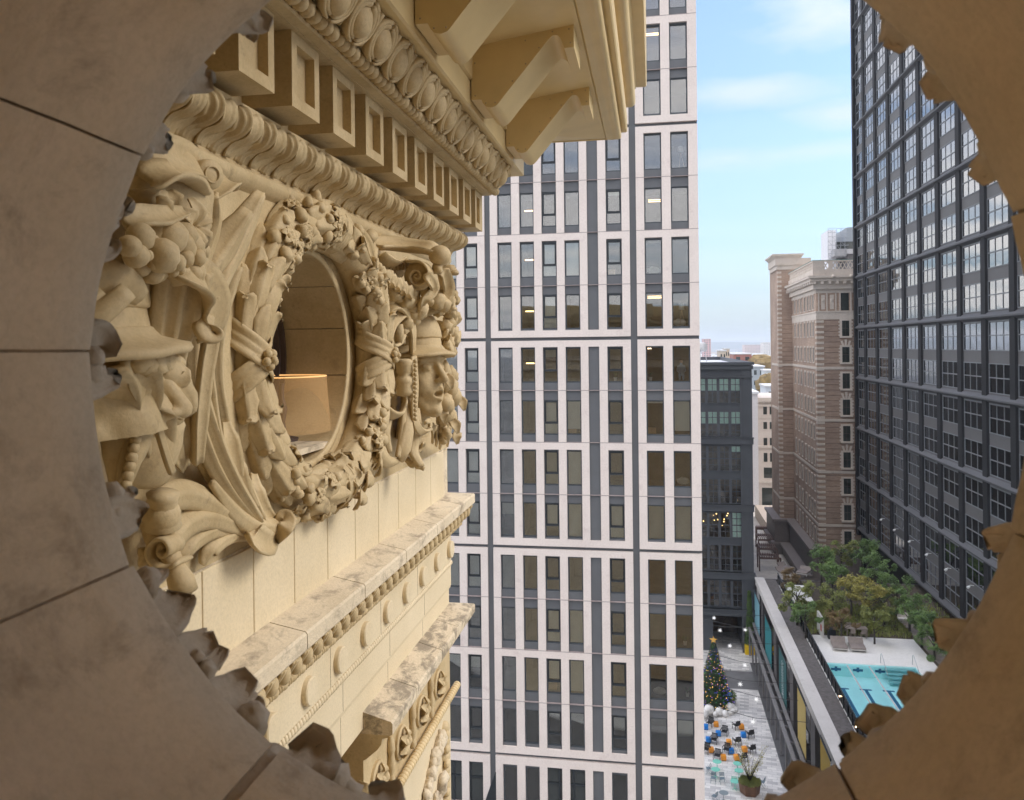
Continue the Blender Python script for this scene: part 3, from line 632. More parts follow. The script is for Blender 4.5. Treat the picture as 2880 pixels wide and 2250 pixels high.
# ---------------------------------------------------------------- wreath
def wreath(c, e1, e2, n, R=.78, r=.13, p0=.0, seed=1, dens=1.0, tilt=0.0):
    rr = random.Random(seed); c = Vector(c); e1 = Vector(e1); e2 = Vector(e2); n = Vector(n)
    er = lambda a: e1 * cos(a) + e2 * sin(a); et = lambda a: -e1 * sin(a) + e2 * cos(a)
    def S(a, ph, k=1.0): return c + er(a) * (R + r * k * sin(ph)) + n * (p0 + tilt * cos(a) + r * k * cos(ph)), er(a) * sin(ph) + n * cos(ph)
    body = MB(); N1, N2 = 72, 16
    for i in range(N1):
        for j in range(N2):
            a = 2 * pi * i / N1; ph = -pi * .8 + 1.6 * pi * j / (N2 - 1); P, _ = S(a, ph, .86 + .06 * noise.noise(Vector((cos(a) * 5, sin(a) * 5, ph)))); body.v.append(tuple(P))
    for i in range(N1):
        for j in range(N2 - 1): a = i * N2 + j; b = ((i + 1) % N1) * N2 + j; body.f.append((a, b, b + 1, a + 1))
    lv = MB(); bands = [radians(x) for x in (180, 0, 82, 283)]
    # leaves run away from the side bands up and down
    step = .132 / R
    for q, (a0, a1) in enumerate([(radians(186), radians(278)), (radians(174), radians(88)), (radians(6), radians(76)), (radians(-6), radians(-72))]):
        sg = 1 if a1 > a0 else -1; k = 0; a = a0
        while (a1 - a) * sg > 0:
            fr = (a - a0) / (a1 - a0); fruit = .45 < fr < .72 and q != 9
            for j in range(4):
                ph = radians(-88 + 50 * j + (25 if k % 2 else 0)) + rr.uniform(-.08, .08)
                if fruit and rr.random() < .62: continue
                L = rr.uniform(.16, .205); w = rr.uniform(.056, .070); aa = a + rr.uniform(-.03, .03)
                A = [aa - sg * .02, aa + sg * L * .35 / R, aa + sg * L * .7 / R, aa + sg * L / R]; lift = [.92, 1.02, 1.09, 1.11 + rr.uniform(0, .14)]; pts = [S(x, ph, l)[0] for x, l in zip(A, lift)]; nn = [tuple(S(x, ph)[1]) for x in A]
                if rr.random() < .5: pts.append(pts[-1] + (pts[-1] - pts[-2]) * .1 + Vector(nn[-1]) * rr.uniform(.015, .04)); nn.append(nn[-1])
                lv.blade(pts, [w * .6, w * .95, w, w * .72, w * .22], nn, th=.018, cup=rr.uniform(.3, .6), ridge=.28, ns=9, wav=.14, wk=3, nu=7, seed=rr.random() * 6)
            a += sg * step; k += 1
    frs = []
    for a0 in (232, 240, 248, 128, 120, 134, 38, 45, 31, 318, 310, 325, 265, 96, 102, 62):
        fru = MB(); frs.append(fru)
        for k in range(6):
            a = radians(a0 + rr.uniform(-5, 5)); ph = radians(rr.uniform(-75, 80)); P, nn = S(a, ph, rr.uniform(1.0, 1.14))
            if rr.random() < .7: fru.ball(P, rr.uniform(.022, .040), 10, 8, (1, rr.uniform(.85, 1.2), rr.uniform(.85, 1.2)), .3, k)
            else:
                for t in range(5): d = (et(a) * cos(t * 1.256) + nn.cross(et(a)) * sin(t * 1.256)); fru.blade([P, P + d * .03 + nn * .02, P + d * .055 + nn * .005], [.01, .024, .008], tuple(nn), th=.01, cup=-.3, ns=5, nu=5)
                fru.ball(P + nn * .01, .016, 8, 6)
    rbs = []
    for a0 in bands:
        rb = MB(); rbs.append(rb)
        for sg in (1, -1):
            for off in ((0.0,) if a0 in (bands[0], bands[1]) else (-.05, .05)):
                A = [(a0 + off + sg * (.20 - .40 * t), radians(-110 + 220 * t)) for t in [i / 8 for i in range(9)]]
                if off: A = [(a0 + off + sg * (.02 - .04 * t), ph) for (x, ph), t in zip(A, [i / 8 for i in range(9)])]
                pts = [S(a, ph, 1.10 + (.04 if sg > 0 else 0))[0] for a, ph in A]; nn = [tuple(S(a, ph)[1]) for a, ph in A]
                rb.blade(pts, [.062 if not off else .04] * 3, nn, th=.016, cup=-.05, ridge=0, groove=.16, ns=22, nu=11)
    for a0, rb in zip(bands[:2], rbs):
        P, nn = S(a0, .1, 1.22)
        for t in range(5): d = (et(a0) * cos(t * 1.256) + nn.cross(et(a0)) * sin(t * 1.256)); rb.ball(P + d * .034, .024, 8, 6)
        rb.ball(P + nn * .02, .02, 8, 6)
    return body, lv, frs, rbs
bo, lv, fru, rb = wreath(OC + Vector((0, .06, 0)), (0, 1, 0), (0, 0, 1), (1, 0, 0), R=.79, r=.135, p0=.035, tilt=.06)
wr = bo.build('wreath', TC, bld, smooth=True, label='thick carved laurel wreath tied with ribbons round the window')
lv.build('wreath_leaves', TC, wr, smooth=True); [q.build('fruit_cluster', TC, wr, smooth=True) for q in fru]; [q.build('ribbon', TC, wr, smooth=True) for q in rb]
# the same kind of wreath on the outside of our own opening: only its backs and curled tips show past the rim
bo, lv, fru, rb = wreath(fc, (1, 0, 0), (0, 0, 1), (0, 1, 0), R=.84, r=.12, p0=-.03, seed=9)
REVL = stone('leaf_back_stone', (.48, .40, .30), (.58, .49, .37), stain=(.2, .14, .08), samt=.5, scale=6, bump=.3, rough=.85)
wr2 = bo.build('wreath', TC, fo, smooth=True, label='blurred backs of carved leaves just past the rim')
lv.build('wreath_leaves', TC, wr2, smooth=True); [q.build('fruit_cluster', TC, wr2, smooth=True) for q in fru]; [q.build('ribbon', TC, wr2, smooth=True) for q in rb]
m = MB(); rr = random.Random(12)
def rim(dx, dy, k=1.0):
    P = at(dx, dy, 1, Y1 + .06); d = Vector((P.x - fc.x, 0, P.z - fc.z)); return P
for dx, dy, L, w, tw in [(560, 40, .10, .030, .5), (535, 78, .06, .018, -.5), (440, 168, .08, .030, .3), (350, 300, .07, .03, 0), (262, 440, .11, .026, 0), (238, 520, .1, .020, .5), (218, 735, .06, .040, -.3), (238, 805, .07, .03, .2), (275, 1050, .05, .018, .3), (300, 1100, .09, .034, -.4), (345, 1215, .06, .02, .4), (382, 1268, .07, .045, .6), (450, 1365, .1, .032, -.2), (478, 1385, .05, .018, .3), (525, 1455, .07, .042, 0), (545, 1500, .06, .022, .5), (655, 1590, .10, .062, .6), (720, 1640, .05, .024, .2), (818, 1690, .07, .045, .3),
    (1905, 95, .055, .036, .3), (1985, 190, .06, .04, -.2), (2085, 375, .06, .034, .3), (2105, 1155, .085, .030, .9), (1995, 1350, .085, .036, .8), (1930, 1462, .07, .040, .3), (1862, 1545, .07, .050, .3), (1812, 1590, .06, .038, .2), (1700, 1668, .06, .05, .4)]:
    YT = Y1 + .10; tipp = at(dx, dy, 1, YT); o = Vector((tipp.x - fc.x, 0, tipp.z - fc.z)).normalized(); t = Vector((-o.z, 0, o.x)); w *= (.50 if dx < 1000 else .40)
    base = Vector((fc.x, Y1 + .02, fc.z)) + o * (FR + .05) + t * tw * .03; base = base if (base - tipp).length > .05 else base + o * .05
    mid = base.lerp(tipp, .55) + Vector((0, .02, 0)); curl = tipp + t * .014 * (1 if tw >= 0 else -1) - Vector((0, .02, 0)) + o * .01
    m.blade([base, mid, tipp, curl], [w * 1.8, w * 1.3, w * .85, w * .35], tuple((-o * .4 - Vector((0, 1, 0))).normalized()), th=.014, cup=rr.uniform(-.5, -.2), ridge=.2, ns=10, wav=.15, wk=3)
    if rr.random() < .7: m.ball(base.lerp(tipp, .45) + t * w * rr.choice([-2.2, 2.2, 1.6]), w * rr.uniform(.8, 1.3), 9, 7, (1, 1, 1), .3, int(dx))
m.build('leaf_tips', REVL, wr2, smooth=True)
# ---------------------------------------------------------------- ornament between the windows, near side (left of the wreath)
NOR = (1, -.35, 0)
m = MB()
# tall acanthus stems sweeping from the foot of the wreath up its left side
S1 = [[(560, 1118, .10), (515, 1050, .13), (475, 960, .15), (455, 850, .17), (448, 740, .18), (470, 620, .20), (520, 500, .22), (562, 412, .26)],
      [(560, 1112, .12), (505, 1020, .15), (462, 920, .17), (437, 830, .19), (432, 720, .20), (445, 600, .22), (490, 520, .24), (535, 450, .30)],
      [(552, 1115, .10), (490, 1040, .13), (445, 950, .15), (420, 850, .18), (420, 700, .2), (430, 580, .22), (455, 480, .25), (462, 420, .30)],
      [(540, 1112, .06), (470, 1030, .09), (425, 950, .11), (400, 880, .12), (405, 760, .14), (418, 640, .16), (428, 540, .18), (425, 440, .2)],
      [(565, 1110, .09), (530, 1030, .09), (500, 960, .10), (482, 880, .10), (470, 800, .10), (474, 700, .12), (492, 620, .15), (515, 570, .18)]]
for i, s_ in enumerate(S1):
    m.blade([Q(*p) for p in s_], [.025, .036, .042, .040, .036, .048, .078, .03] if i < 3 else [.025, .034, .034, .030, .034, .042, .055, .02], NOR, th=.03, cup=.5, ridge=.4, ns=30, nu=9)
for i, s_ in enumerate([[(500, 960, .08), (505, 1000, .11), (520, 1050, .11), (548, 1090, .08)], [(480, 900, .1), (488, 940, .12), (500, 990, .12), (512, 1040, .1)], [(540, 1010, .04), (545, 1050, .07), (560, 1085, .08), (585, 1110, .06)]]):
    m.blade([Q(*p) for p in s_], [.02, .045, .04, .02], NOR, th=.03, cup=-.5, ns=14)
m.build('acanthus_stems', TC, bld, smooth=True, label='tall acanthus leaves sweeping up beside the wreath')
m = MB()
LOW = [([(585, 1135, .08), (520, 1115, .10), (450, 1065, .13), (400, 1050, .15), (350, 1068, .16), (335, 1085, .14)], [.02, .05, .07, .075, .06, .03]),
       ([(590, 1140, .07), (530, 1125, .09), (460, 1100, .12), (410, 1110, .14), (375, 1150, .15), (345, 1185, .14), (310, 1185, .13)], [.02, .045, .065, .075, .07, .06, .04]),
       ([(595, 1145, .05), (540, 1132, .07), (480, 1125, .09), (430, 1145, .11), (400, 1180, .10), (385, 1205, .07)], [.015, .03, .045, .05, .04, .015]),
       ([(598, 1148, .05), (550, 1140, .06), (500, 1140, .08), (462, 1165, .09), (445, 1190, .07), (440, 1205, .05)], [.012, .03, .045, .05, .04, .012]),
       ([(640, 1105, .08), (590, 1120, .10), (540, 1112, .12), (500, 1080, .13), (460, 1030, .14)], [.03, .05, .06, .05, .02])]
for pts, w in LOW: m.blade([Q(*p) for p in pts], [q * .85 for q in w], (1, -.2, .3), th=.035, cup=.45, ridge=.2, ns=24, nu=9)
# upturned tip of the foot and the curled rim beside it
m.blade([Q(590, 1150, .06), Q(570, 1160, .12), Q(545, 1150, .14), Q(530, 1135, .11)], [.02, .06, .07, .03], (1, 0, .2), th=.03, cup=-.5, ns=12)
m.blade([Q(585, 1150, .06), Q(605, 1130, .14), Q(615, 1112, .15), Q(608, 1100, .12), Q(598, 1104, .10), Q(600, 1118, .1)], [.035, .04, .04, .035, .03, .01], (.4, -1, .2), th=.02, cup=0, ns=18)
m.build('acanthus_foot', TC, bld, smooth=True)
def scroll(mb, c, e1, e2, ax, r0, r1, turns, a0, w, th=.02, cup=0.0, ns=40, sgn=1, lead=None):
    c, e1, e2, ax = map(Vector, (c, e1, e2, ax)); n = int(10 * turns) + 4; pts = []; nn = []
    for i in range(n):
        t = i / (n - 1); a = a0 + sgn * 2 * pi * turns * t; rr_ = r0 * (r1 / r0) ** t; d = e1 * cos(a) + e2 * sin(a); pts.append(c + d * rr_); nn.append(tuple(d))
    if lead: pts = [Vector(p) for p in lead] + pts; nn = [nn[0]] * len(lead) + nn
    mb.blade(pts, w, nn, th=th, cup=cup, ns=ns, nu=5)
EY, EZ, EX = Vector((0, 1, 0)), Vector((0, 0, 1)), Vector((1, 0, 0))
m = MB()                                                  # scroll end lower left
c = Q(352, 1165, .17); m.lathe([(.001, -.10), (.055, -.095), (.06, -.03), (.042, .02), (.038, .10), (.05, .15), (.045, .2), (.001, .2)], c, (.55, -.2, -.8), 18)
scroll(m, Q(358, 1168, .20), EZ, EX, EY, .085, .02, 1.6, 2.2, [.06, .055, .05, .03], th=.022, sgn=1)
m.ball(Q(345, 1100, .16), .07, 12, 9); m.lathe([(.05, -.06), (.075, -.04), (.05, 0), (.055, .07), (.06, .09), (.001, .1)], Q(345, 1100, .16), (.2, -.2, 1), 16)
m.build('foot_scroll', TC, bld, smooth=True)
m = MB()                                                  # broad C-scroll strap beside the helmet
for dp, w in ((0, .13),):
    m.blade([Q(362, 690, .14), Q(358, 615, .24), Q(378, 585, .36), Q(408, 582, .42), Q(442, 606, .40), Q(458, 650, .38), Q(452, 695, .36), Q(445, 722, .36), Q(432, 705, .35), Q(438, 675, .35)], [.04, .06, .08, .09, .09, .08, .07, .06, .05, .035], [(.2, -.3, 1), (.3, -.3, 1), (.6, -.3, 1), (1, -.2, .6), (1, 0, 0), (1, 0, -.5), (.3, .2, -1), (-.6, 0, -.5), (-1, 0, .2)], th=.035, cup=-.25, ridge=0, ns=40, nu=9)
m.blade([Q(402, 585, .38), Q(392, 640, .35), Q(378, 720, .30), Q(370, 780, .24), Q(372, 850, .18)], [.12, .12, .11, .08, .05], (1, -.35, 0), th=.05, cup=-.15, groove=.32, ns=22, nu=17)
m.blade([Q(455, 640, .38), Q(452, 720, .30), Q(440, 800, .26), Q(430, 900, .22), Q(425, 990, .16)], [.03, .035, .03, .03, .02], NOR, th=.05, cup=-.3, ns=20)
m.build('strap_scroll', TC, bld, smooth=True, label='broad curling strap behind the nearest head')
m = MB()                                                  # hanging drapery, shield edge and beaded strip below the head
m.blade([Q(335, 770, .34), Q(360, 790, .36), Q(390, 800, .38), Q(408, 800, .40)], [.03, .06, .05, .02], (.5, -1, .2), th=.02, cup=.5, ns=12)
m.blade([Q(330, 800, .30), Q(350, 830, .34), Q(378, 850, .36), Q(395, 870, .36), Q(392, 890, .34)], [.06, .08, .07, .05, .02], (1, -.5, .3), th=.03, cup=-.4, wav=.1, ns=16)
m.blade([Q(320, 830, .26), Q(345, 870, .28), Q(372, 890, .30), Q(392, 898, .30)], [.05, .07, .06, .02], (1, -.4, -.4), th=.03, cup=.4, ns=14)
m.blade([Q(312, 850, .22), Q(318, 900, .24), Q(335, 960, .25), Q(352, 1005, .24), Q(355, 1030, .2)], [.12, .15, .16, .12, .05], (1, -.5, -.1), th=.02, cup=.35, ns=20)
m.blade([Q(325, 840, .26), Q(338, 900, .30), Q(358, 970, .31), Q(372, 1010, .30)], [.012] * 4, (1, -.2, 0), th=.03, cup=0, ns=18)
m.blade([Q(355, 850, .12), Q(372, 900, .14), Q(385, 960, .13), Q(395, 1000, .08)], [.05, .07, .06, .02], NOR, th=.03, cup=-.4, ridge=.3, ns=16)
m.blade([Q(322, 800, .32), Q(312, 860, .32), Q(295, 930, .32), Q(278, 990, .31), Q(262, 1050, .28)], [.035, .038, .038, .036, .02], (1, -.7, 0), th=.03, cup=.15, ns=18)
for k in range(13): t = k / 12; m.ball(Q(318, 800, .345).lerp(Q(268, 1035, .31), t), .020, 8, 6)
m.blade([Q(285, 760, .36), Q(300, 800, .38), Q(310, 850, .34), Q(300, 920, .3)], [.05, .06, .05, .03], (1, -.6, 0), th=.03, cup=-.5, ns=16)
rr = random.Random(44)
for k in range(9): m.ball(Q(300 + 9 * k, 768 + 5 * (k % 3), .40 - .012 * k), rr.uniform(.035, .055), 10, 8, (1, 1, .9), .4, k)
m.blade([Q(262, 780, .40), Q(285, 830, .36), Q(290, 900, .32), Q(275, 980, .3), Q(258, 1040, .26)], [.07, .09, .09, .07, .03], (1, -.6, 0), th=.03, cup=.5, ridge=.3, ns=18)
m.blade([Q(300, 790, .32), Q(320, 850, .30), Q(338, 930, .26), Q(345, 1000, .2)], [.05, .07, .07, .03], (1, -.5, 0), th=.03, cup=-.4, groove=.2, ns=16, nu=13)
m.build('drapery', TC, bld, smooth=True)
m = MB(); rr = random.Random(21)                            # fruit heap over the helmet
for dx, dy, p, r in [(335, 500, .40, .062), (360, 505, .42, .085), (318, 522, .42, .05), (300, 505, .45, .06), (290, 545, .45, .055), (345, 545, .46, .08), (385, 520, .40, .065), (405, 525, .38, .07), (420, 515, .34, .055), (360, 565, .45, .035), (378, 560, .44, .04), (395, 552, .42, .045), (430, 535, .3, .045), (370, 580, .42, .025), (385, 575, .42, .025), (328, 560, .45, .03), (315, 545, .46, .025), (410, 558, .4, .02), (275, 525, .46, .05), (350, 470, .36, .06), (400, 480, .34, .035), (415, 470, .32, .03), (405, 462, .32, .03), (420, 490, .32, .028), (395, 495, .35, .026), (430, 500, .28, .03), (440, 480, .25, .03)]:
    m.ball(Q(dx, dy, p), r * .72, 16, 12, (1, rr.uniform(.92, 1.08), rr.uniform(.92, 1.1)), .1, int(dx))
for k in range(26): m.ball(Q(rr.uniform(290, 425), rr.uniform(500, 585), .40 + rr.uniform(-.05, .02)), rr.uniform(.022, .045), 12, 9, (1, 1, 1), .1, k)
for k in range(7): t = k * .9; c = Q(408, 482, .36); d = Vector((.1, cos(t), sin(t))); m.blade([c, c + d * .05 + Vector((.03, 0, 0)), c + d * .1], [.012, .035, .012], (1, -.3, 0), th=.014, cup=-.3, ns=6)
m.build('fruit_heap', TC, bld, smooth=True, label='heap of carved fruit above the nearest helmet')
m = MB()                                                  # horn end, round boss and roll under the moulding
m.ball(Q(362, 430, .22), .22, 24, 16, (.55, 1.0, 1.0), .15, 3)
m.blade([Q(310, 455, .30), Q(320, 400, .36), Q(350, 368, .38), Q(395, 372, .36), Q(425, 400, .32)], [.06, .07, .07, .07, .05], [(.3, -.3, 1), (.3, -.3, 1), (.5, 0, 1), (.7, .2, 1)], th=.03, cup=-.3, ns=20)
m.blade([Q(330, 355, .30), Q(370, 340, .32), Q(410, 350, .3), Q(430, 372, .28)], [.07, .08, .07, .04], (1, -.3, .4), th=.04, cup=-.5, ns=14)
m.lathe([(.001, .0), (.052, .0), (.058, -.012), (.058, -.05), (.048, -.06), (.048, -.22)], Q(452, 372, .34), (1, -.45, -.1), 22); m.lathe([(.034, -.004), (.034, .006), (.028, .006), (.028, -.004)], Q(452, 372, .34), (1, -.45, -.1), 20)
m.blade([Q(440, 425, .24), Q(470, 400, .26), Q(490, 385, .26), Q(500, 400, .24)], [.03, .05, .05, .02], (.6, -.3, 1), th=.02, cup=-.3, ns=12)
m.blade([Q(355, 405, .36), Q(365, 425, .38), Q(372, 450, .37)], [.02, .04, .02], (1, -.5, 0), th=.03, cup=-.5, ns=8)
m.blade([Q(330, 440, .38), Q(345, 445, .40), Q(350, 470, .38)], [.03, .04, .02], (1, -.5, 0), th=.03, cup=-.5, ns=8)
m.blade([Q(270, 480, .42), Q(300, 462, .44), Q(345, 462, .44), Q(395, 450, .40)], [.02, .04, .04, .02], (1, -.4, .8), th=.03, cup=-.4, ns=12)
m.build('cornucopia', TC, bld, smooth=True)
# ---------------------------------------------------------------- ornament on the far side (between wreath and corner head)
m = MB()                                                  # winged volute
c = Q(893, 590, .33)
scroll(m, c, EZ, EX, EY, .125, .018, 2.1, radians(-20), [.075, .07, .06, .05, .045], th=.026, ns=70, sgn=1, lead=[Q(805, 545, .10), Q(835, 562, .16), Q(862, 552, .22)])
m.lathe([(.001, -.03), (.10, -.03), (.10, .02), (.001, .02)], c, (0, 1, 0), 24)
m.ball(c + Vector((.02, -.0, 0)), .03, 10, 8)
m.blade([Q(800, 520, .04), Q(830, 520, .10), Q(870, 525, .22), Q(915, 530, .38), Q(942, 545, .46), Q(945, 562, .46)], [.07, .08, .08, .08, .07, .04], (.5, -.5, 1), th=.05, cup=-.4, ns=26, nu=9)
m.ball(Q(938, 545, .46), .085, 14, 10, (1, 1, .9))
m.blade([Q(812, 570, .06), Q(840, 585, .12), Q(862, 572, .18), Q(880, 565, .22)], [.06, .055, .05, .03], (1, -.4, 0), th=.02, cup=.1, ns=16)
for k in range(9): t = k / 8; a = Q(818, 560, .11).lerp(Q(876, 553, .24), t); m.blade([a, a - Vector((0, 0, .05 + .01 * k * .4))], [.011, .008], (1, -.4, 0), th=.02, cup=-.5, ns=3, nu=3)
m.ball(Q(932, 572, .44), .045, 10, 8, (1, 1, 1), .5, 3); m.ball(Q(958, 576, .46), .06, 10, 8, (1.2, 1, .7), .4, 5); m.ball(Q(965, 582, .50), .035, 10, 8, (1.4, 1, .6), .4, 8)
m.blade([Q(945, 580, .46), Q(950, 620, .44), Q(925, 650, .36), Q(905, 668, .3)], [.05, .07, .06, .03], (1, -.6, 0), th=.05, cup=-.6, ns=14)
m.blade([Q(912, 590, .42), Q(925, 615, .42), Q(905, 640, .36), Q(895, 665, .3)], [.04, .04, .035, .02], (1, -.6, 0), th=.04, cup=-.5, ns=14)
m.build('volute', TC, bld, smooth=True, label='spiral volute above the corner head')
m = MB(); rr = random.Random(8)                             # fruit swag
for k in range(46):
    t = k / 45; base = Q(805 + 75 * t, 600 + 62 * t, .10 + .14 * t); s_ = .085 * (1 - .3 * t); v = Vector((rr.uniform(0, .09), rr.uniform(-1, 1) * s_, rr.uniform(-1, 1) * s_))
    m.ball(base + v, rr.uniform(.035, .062), 11, 8, (1, rr.uniform(.85, 1.15), rr.uniform(.85, 1.2)), .45, k)
for dx, dy, p, r in [(868, 690, .24, .05), (862, 705, .22, .035), (885, 680, .26, .05), (930, 640, .38, .075), (945, 650, .42, .06), (935, 662, .36, .05), (958, 640, .44, .05), (962, 655, .44, .04), (915, 640, .34, .05), (905, 620, .35, .05)]: m.ball(Q(dx, dy, p), r, 12, 9, (1, 1, 1), .4, dx)
for k in range(20): m.ball(Q(962 + 10 * sin(k), 625 + k * 6.5, .42 - .004 * k), rr.uniform(.03, .055), 9, 7, (1, 1, 1.2), .6, k)
for k in range(6): P = Q(800 + 12 * k, 590 + 8 * k, .16 + .02 * k); m.blade([P, P + Vector((.05, .02, .02)), P + Vector((.04, .08, -.03))], [.03, .05, .012], (1, -.4, .3), th=.014, cup=-.2, ridge=-.3, ns=8, wav=.15)
m.build('fruit_swag', TC, bld, smooth=True)
m = MB()                                                  # C-scroll, baluster, lower scroll and the long hanging leaves
m.blade([Q(812, 720, .08), Q(818, 672, .14), Q(840, 650, .20), Q(866, 664, .24), Q(880, 700, .26), Q(882, 740, .24), Q(880, 790, .20)], [.045, .05, .06, .06, .055, .045, .04], [(.0, -.8, .3), (.2, -.6, 1), (.6, 0, 1), (1, 0, .4), (1, 0, 0), (1, 0, 0), (1, 0, 0)], th=.035, cup=-.2, ns=32)
m.blade([Q(862, 664, .24), Q(838, 690, .2), Q(830, 720, .2), Q(838, 742, .2), Q(852, 738, .21), Q(862, 715, .22)], [.04, .035, .032, .03, .028, .02], [(.3, -1, 0), (.2, -1, 0), (.5, -.6, -.5), (.6, .2, -1), (0, 1, 0)], th=.03, cup=0, ns=26)
m.box(*[v for a in zip(Q(852, 712, .2) - Vector((.03, .05, .07)), Q(852, 712, .2) + Vector((.03, .05, .07))) for v in a])
m.lathe([(.04, .12), (.075, .10), (.06, .07), (.055, .02), (.04, .0), (.065, -.02), (.07, -.05), (.055, -.08), (.07, -.12), (.05, -.15), (.001, -.16)], Q(862, 800, .20), (0, 0, 1), 20)
m.blade([Q(866, 822, .20), Q(868, 860, .20), Q(855, 888, .19), Q(835, 888, .17), Q(815, 868, .14), Q(812, 845, .12), Q(822, 838, .12), Q(830, 850, .13), Q(826, 862, .13)], [.045, .05, .05, .045, .04, .035, .03, .025, .015], [(1, .4, 0), (1, .6, -.3), (.6, .6, -1), (.4, -.3, -1), (.3, -1, 0), (.2, -1, .5), (.2, .5, 1), (0, 1, 0)], th=.03, cup=.15, ns=40)
for pts, w in [([(800, 930, .1), (812, 960, .14), (830, 985, .16), (852, 985, .16)], [.05, .07, .05, .02]), ([(868, 860, .2), (862, 930, .2), (852, 975, .18)], [.025, .03, .02]), ([(880, 850, .22), (878, 910, .24), (868, 965, .22), (862, 985, .18)], [.03, .06, .07, .02]),
               ([(893, 870, .24), (896, 920, .26), (888, 960, .24), (902, 992, .30)], [.03, .05, .05, .03]), ([(868, 978, .16), (880, 985, .2), (892, 988, .25), (905, 997, .30)], [.02, .04, .035, .012]), ([(835, 890, .14), (828, 930, .14), (835, 965, .14)], [.03, .04, .02])]:
    m.blade([Q(*p) for p in pts], w, (1, -.5, -.1), th=.04, cup=.4, ridge=.1, ns=16)
m.blade([Q(884, 760, .26), Q(888, 820, .26), Q(886, 870, .26), Q(890, 905, .27), Q(905, 925, .30), Q(920, 915, .33), Q(918, 898, .33), Q(908, 898, .32)], [.03, .03, .03, .03, .03, .028, .022, .012], [(1, -.5, 0), (1, -.5, 0), (1, -.5, 0), (1, -.4, -.5), (.2, 0, -1), (1, 0, 0), (.2, -.3, 1)], th=.03, cup=.1, ns=36)
for k in range(14): m.ball(Q(886, 770 + k * 9.5, .285), .016, 7, 5)
m.blade([Q(885, 945, .2), Q(897, 955, .24), Q(905, 945, .28)], [.03, .04, .015], (1, -.5, 0), th=.02, cup=-.3, ns=8)
m.build('strapwork', TC, bld, smooth=True, label='curled strapwork and hanging leaves beside the corner head')
m = MB(); rr = random.Random(31)                            # fruit bunch hanging behind the face
for k in range(26):
    t = k / 25; P = Q(953 + rr.uniform(-11, 13), 785 + 150 * t, .38 - .10 * t + rr.uniform(-.05, .05)); m.ball(P, rr.uniform(.05, .078) * (1 if t < .75 else .6), 11, 8, (1, rr.uniform(.9, 1.1), rr.uniform(.9, 1.35)), .3, k)
for k in range(6): P = Q(950 + 14 * (k % 3), 800 + k * 24, .40 - .01 * k); m.blade([P, P + Vector((.04 - .05 * (k % 2), -.03, -.04)), P + Vector((.05 - .06 * (k % 2), 0, -.11))], [.03, .045, .012], (.6, -1, .2), th=.012, cup=-.3, ns=6)
for k in range(5): m.blade([Q(922 + 9 * k, 905 + 5 * (k % 2), .24), Q(925 + 8 * k, 925, .22), Q(924 + 8 * k, 945 + 6 * (k % 3), .12)], [.02, .035, .012], NOR, th=.02, cup=-.4, ns=6, wav=.15)
m.build('fruit_bunch', TC, bld, smooth=True)
m = MB()                                                  # ribbon loops at the lower right and plain strips beside the wreath
for a, b_, c_ in [((770, 965), (800, 940), (812, 985)), ((755, 1010), (800, 965), (815, 1000)), ((740, 1040), (780, 1000), (785, 1035)), ((735, 1060), (765, 1040), (770, 1070))]:
    m.blade([Q(a[0] - 25, a[1] + 30, .05), Q(a[0], a[1], .10), Q(b_[0] - 8, b_[1] + 8, .17), Q(b_[0] + 14, b_[1] + 14, .22), Q(c_[0], c_[1], .22), Q(c_[0] - 8, c_[1] + 14, .17)], [.03, .04, .05, .055, .05, .03], [(1, -.3, .3), (1, -.3, .5), (1, 0, .8), (1, .4, 0), (.3, .5, -1)], th=.02, cup=.1, ns=20)
m.blade([Q(775, 500, .05), Q(795, 560, .05), Q(808, 640, .05), Q(815, 720, .05), Q(818, 800, .05), Q(812, 880, .05), Q(800, 940, .05)], [.035] * 3, (1, -.2, 0), th=.07, cup=-.2, ns=24)
m.blade([Q(745, 478, .08), Q(765, 500, .14), Q(785, 530, .14), Q(800, 590, .10)], [.02, .05, .05, .03], NOR, th=.03, cup=-.4, ridge=.2, ns=14)
m.lathe([(.001, .03), (.045, .03), (.045, -.08), (.001, -.09)], Q(790, 505, .13), (.7, -.5, .4), 14)
m.blade([Q(800, 520, .06), Q(795, 560, .14), Q(800, 600, .14)], [.04, .05, .04], NOR, th=.03, cup=-.3, ridge=.2, ns=10)
m.build('ribbon_loops', TC, bld, smooth=True)
# the same kinds of ornament round the corner on the far face are out of view
# ================================================================ the city
GZ = -38.0
WHP = stone('pinkish_precast_panel', (.69, .605, .555), (.76, .675, .62), stain=(.55, .45, .42), samt=.5, scale=.5, bump=.04, rough=.7, fine=12, sthr=.56, spec=.3)
DKP = plain('slate_grey_panel', (.115, .12, .128), rough=.55, var=.06, scale=1)
DKM = plain('charcoal_window_metal', (.055, .065, .075), rough=.45, var=.1)
ALU = plain('dark_casement', (.022, .027, .032), rough=.4)
GL_W = glass('window_glass', 2.35, (.97, .98, .98), wob=.004, wscale=.5)
BLIND = plain('pale_roller_blind', (.88, .93, .87), rough=.8, var=.08, scale=1.5)
BLINDD = plain('half_transparent_blind', (.48, .50, .44), rough=.8, var=.12, scale=1.5)
INT = plain('dim_interior', (.12, .115, .105), rough=.9, var=.45, scale=.45)
LITE = plain('ceiling_light_strip', (1, .8, .5), emit=(1.0, .62, .25), es=2.2)
def simp(n, c, **k): return plain(n, c, **k)
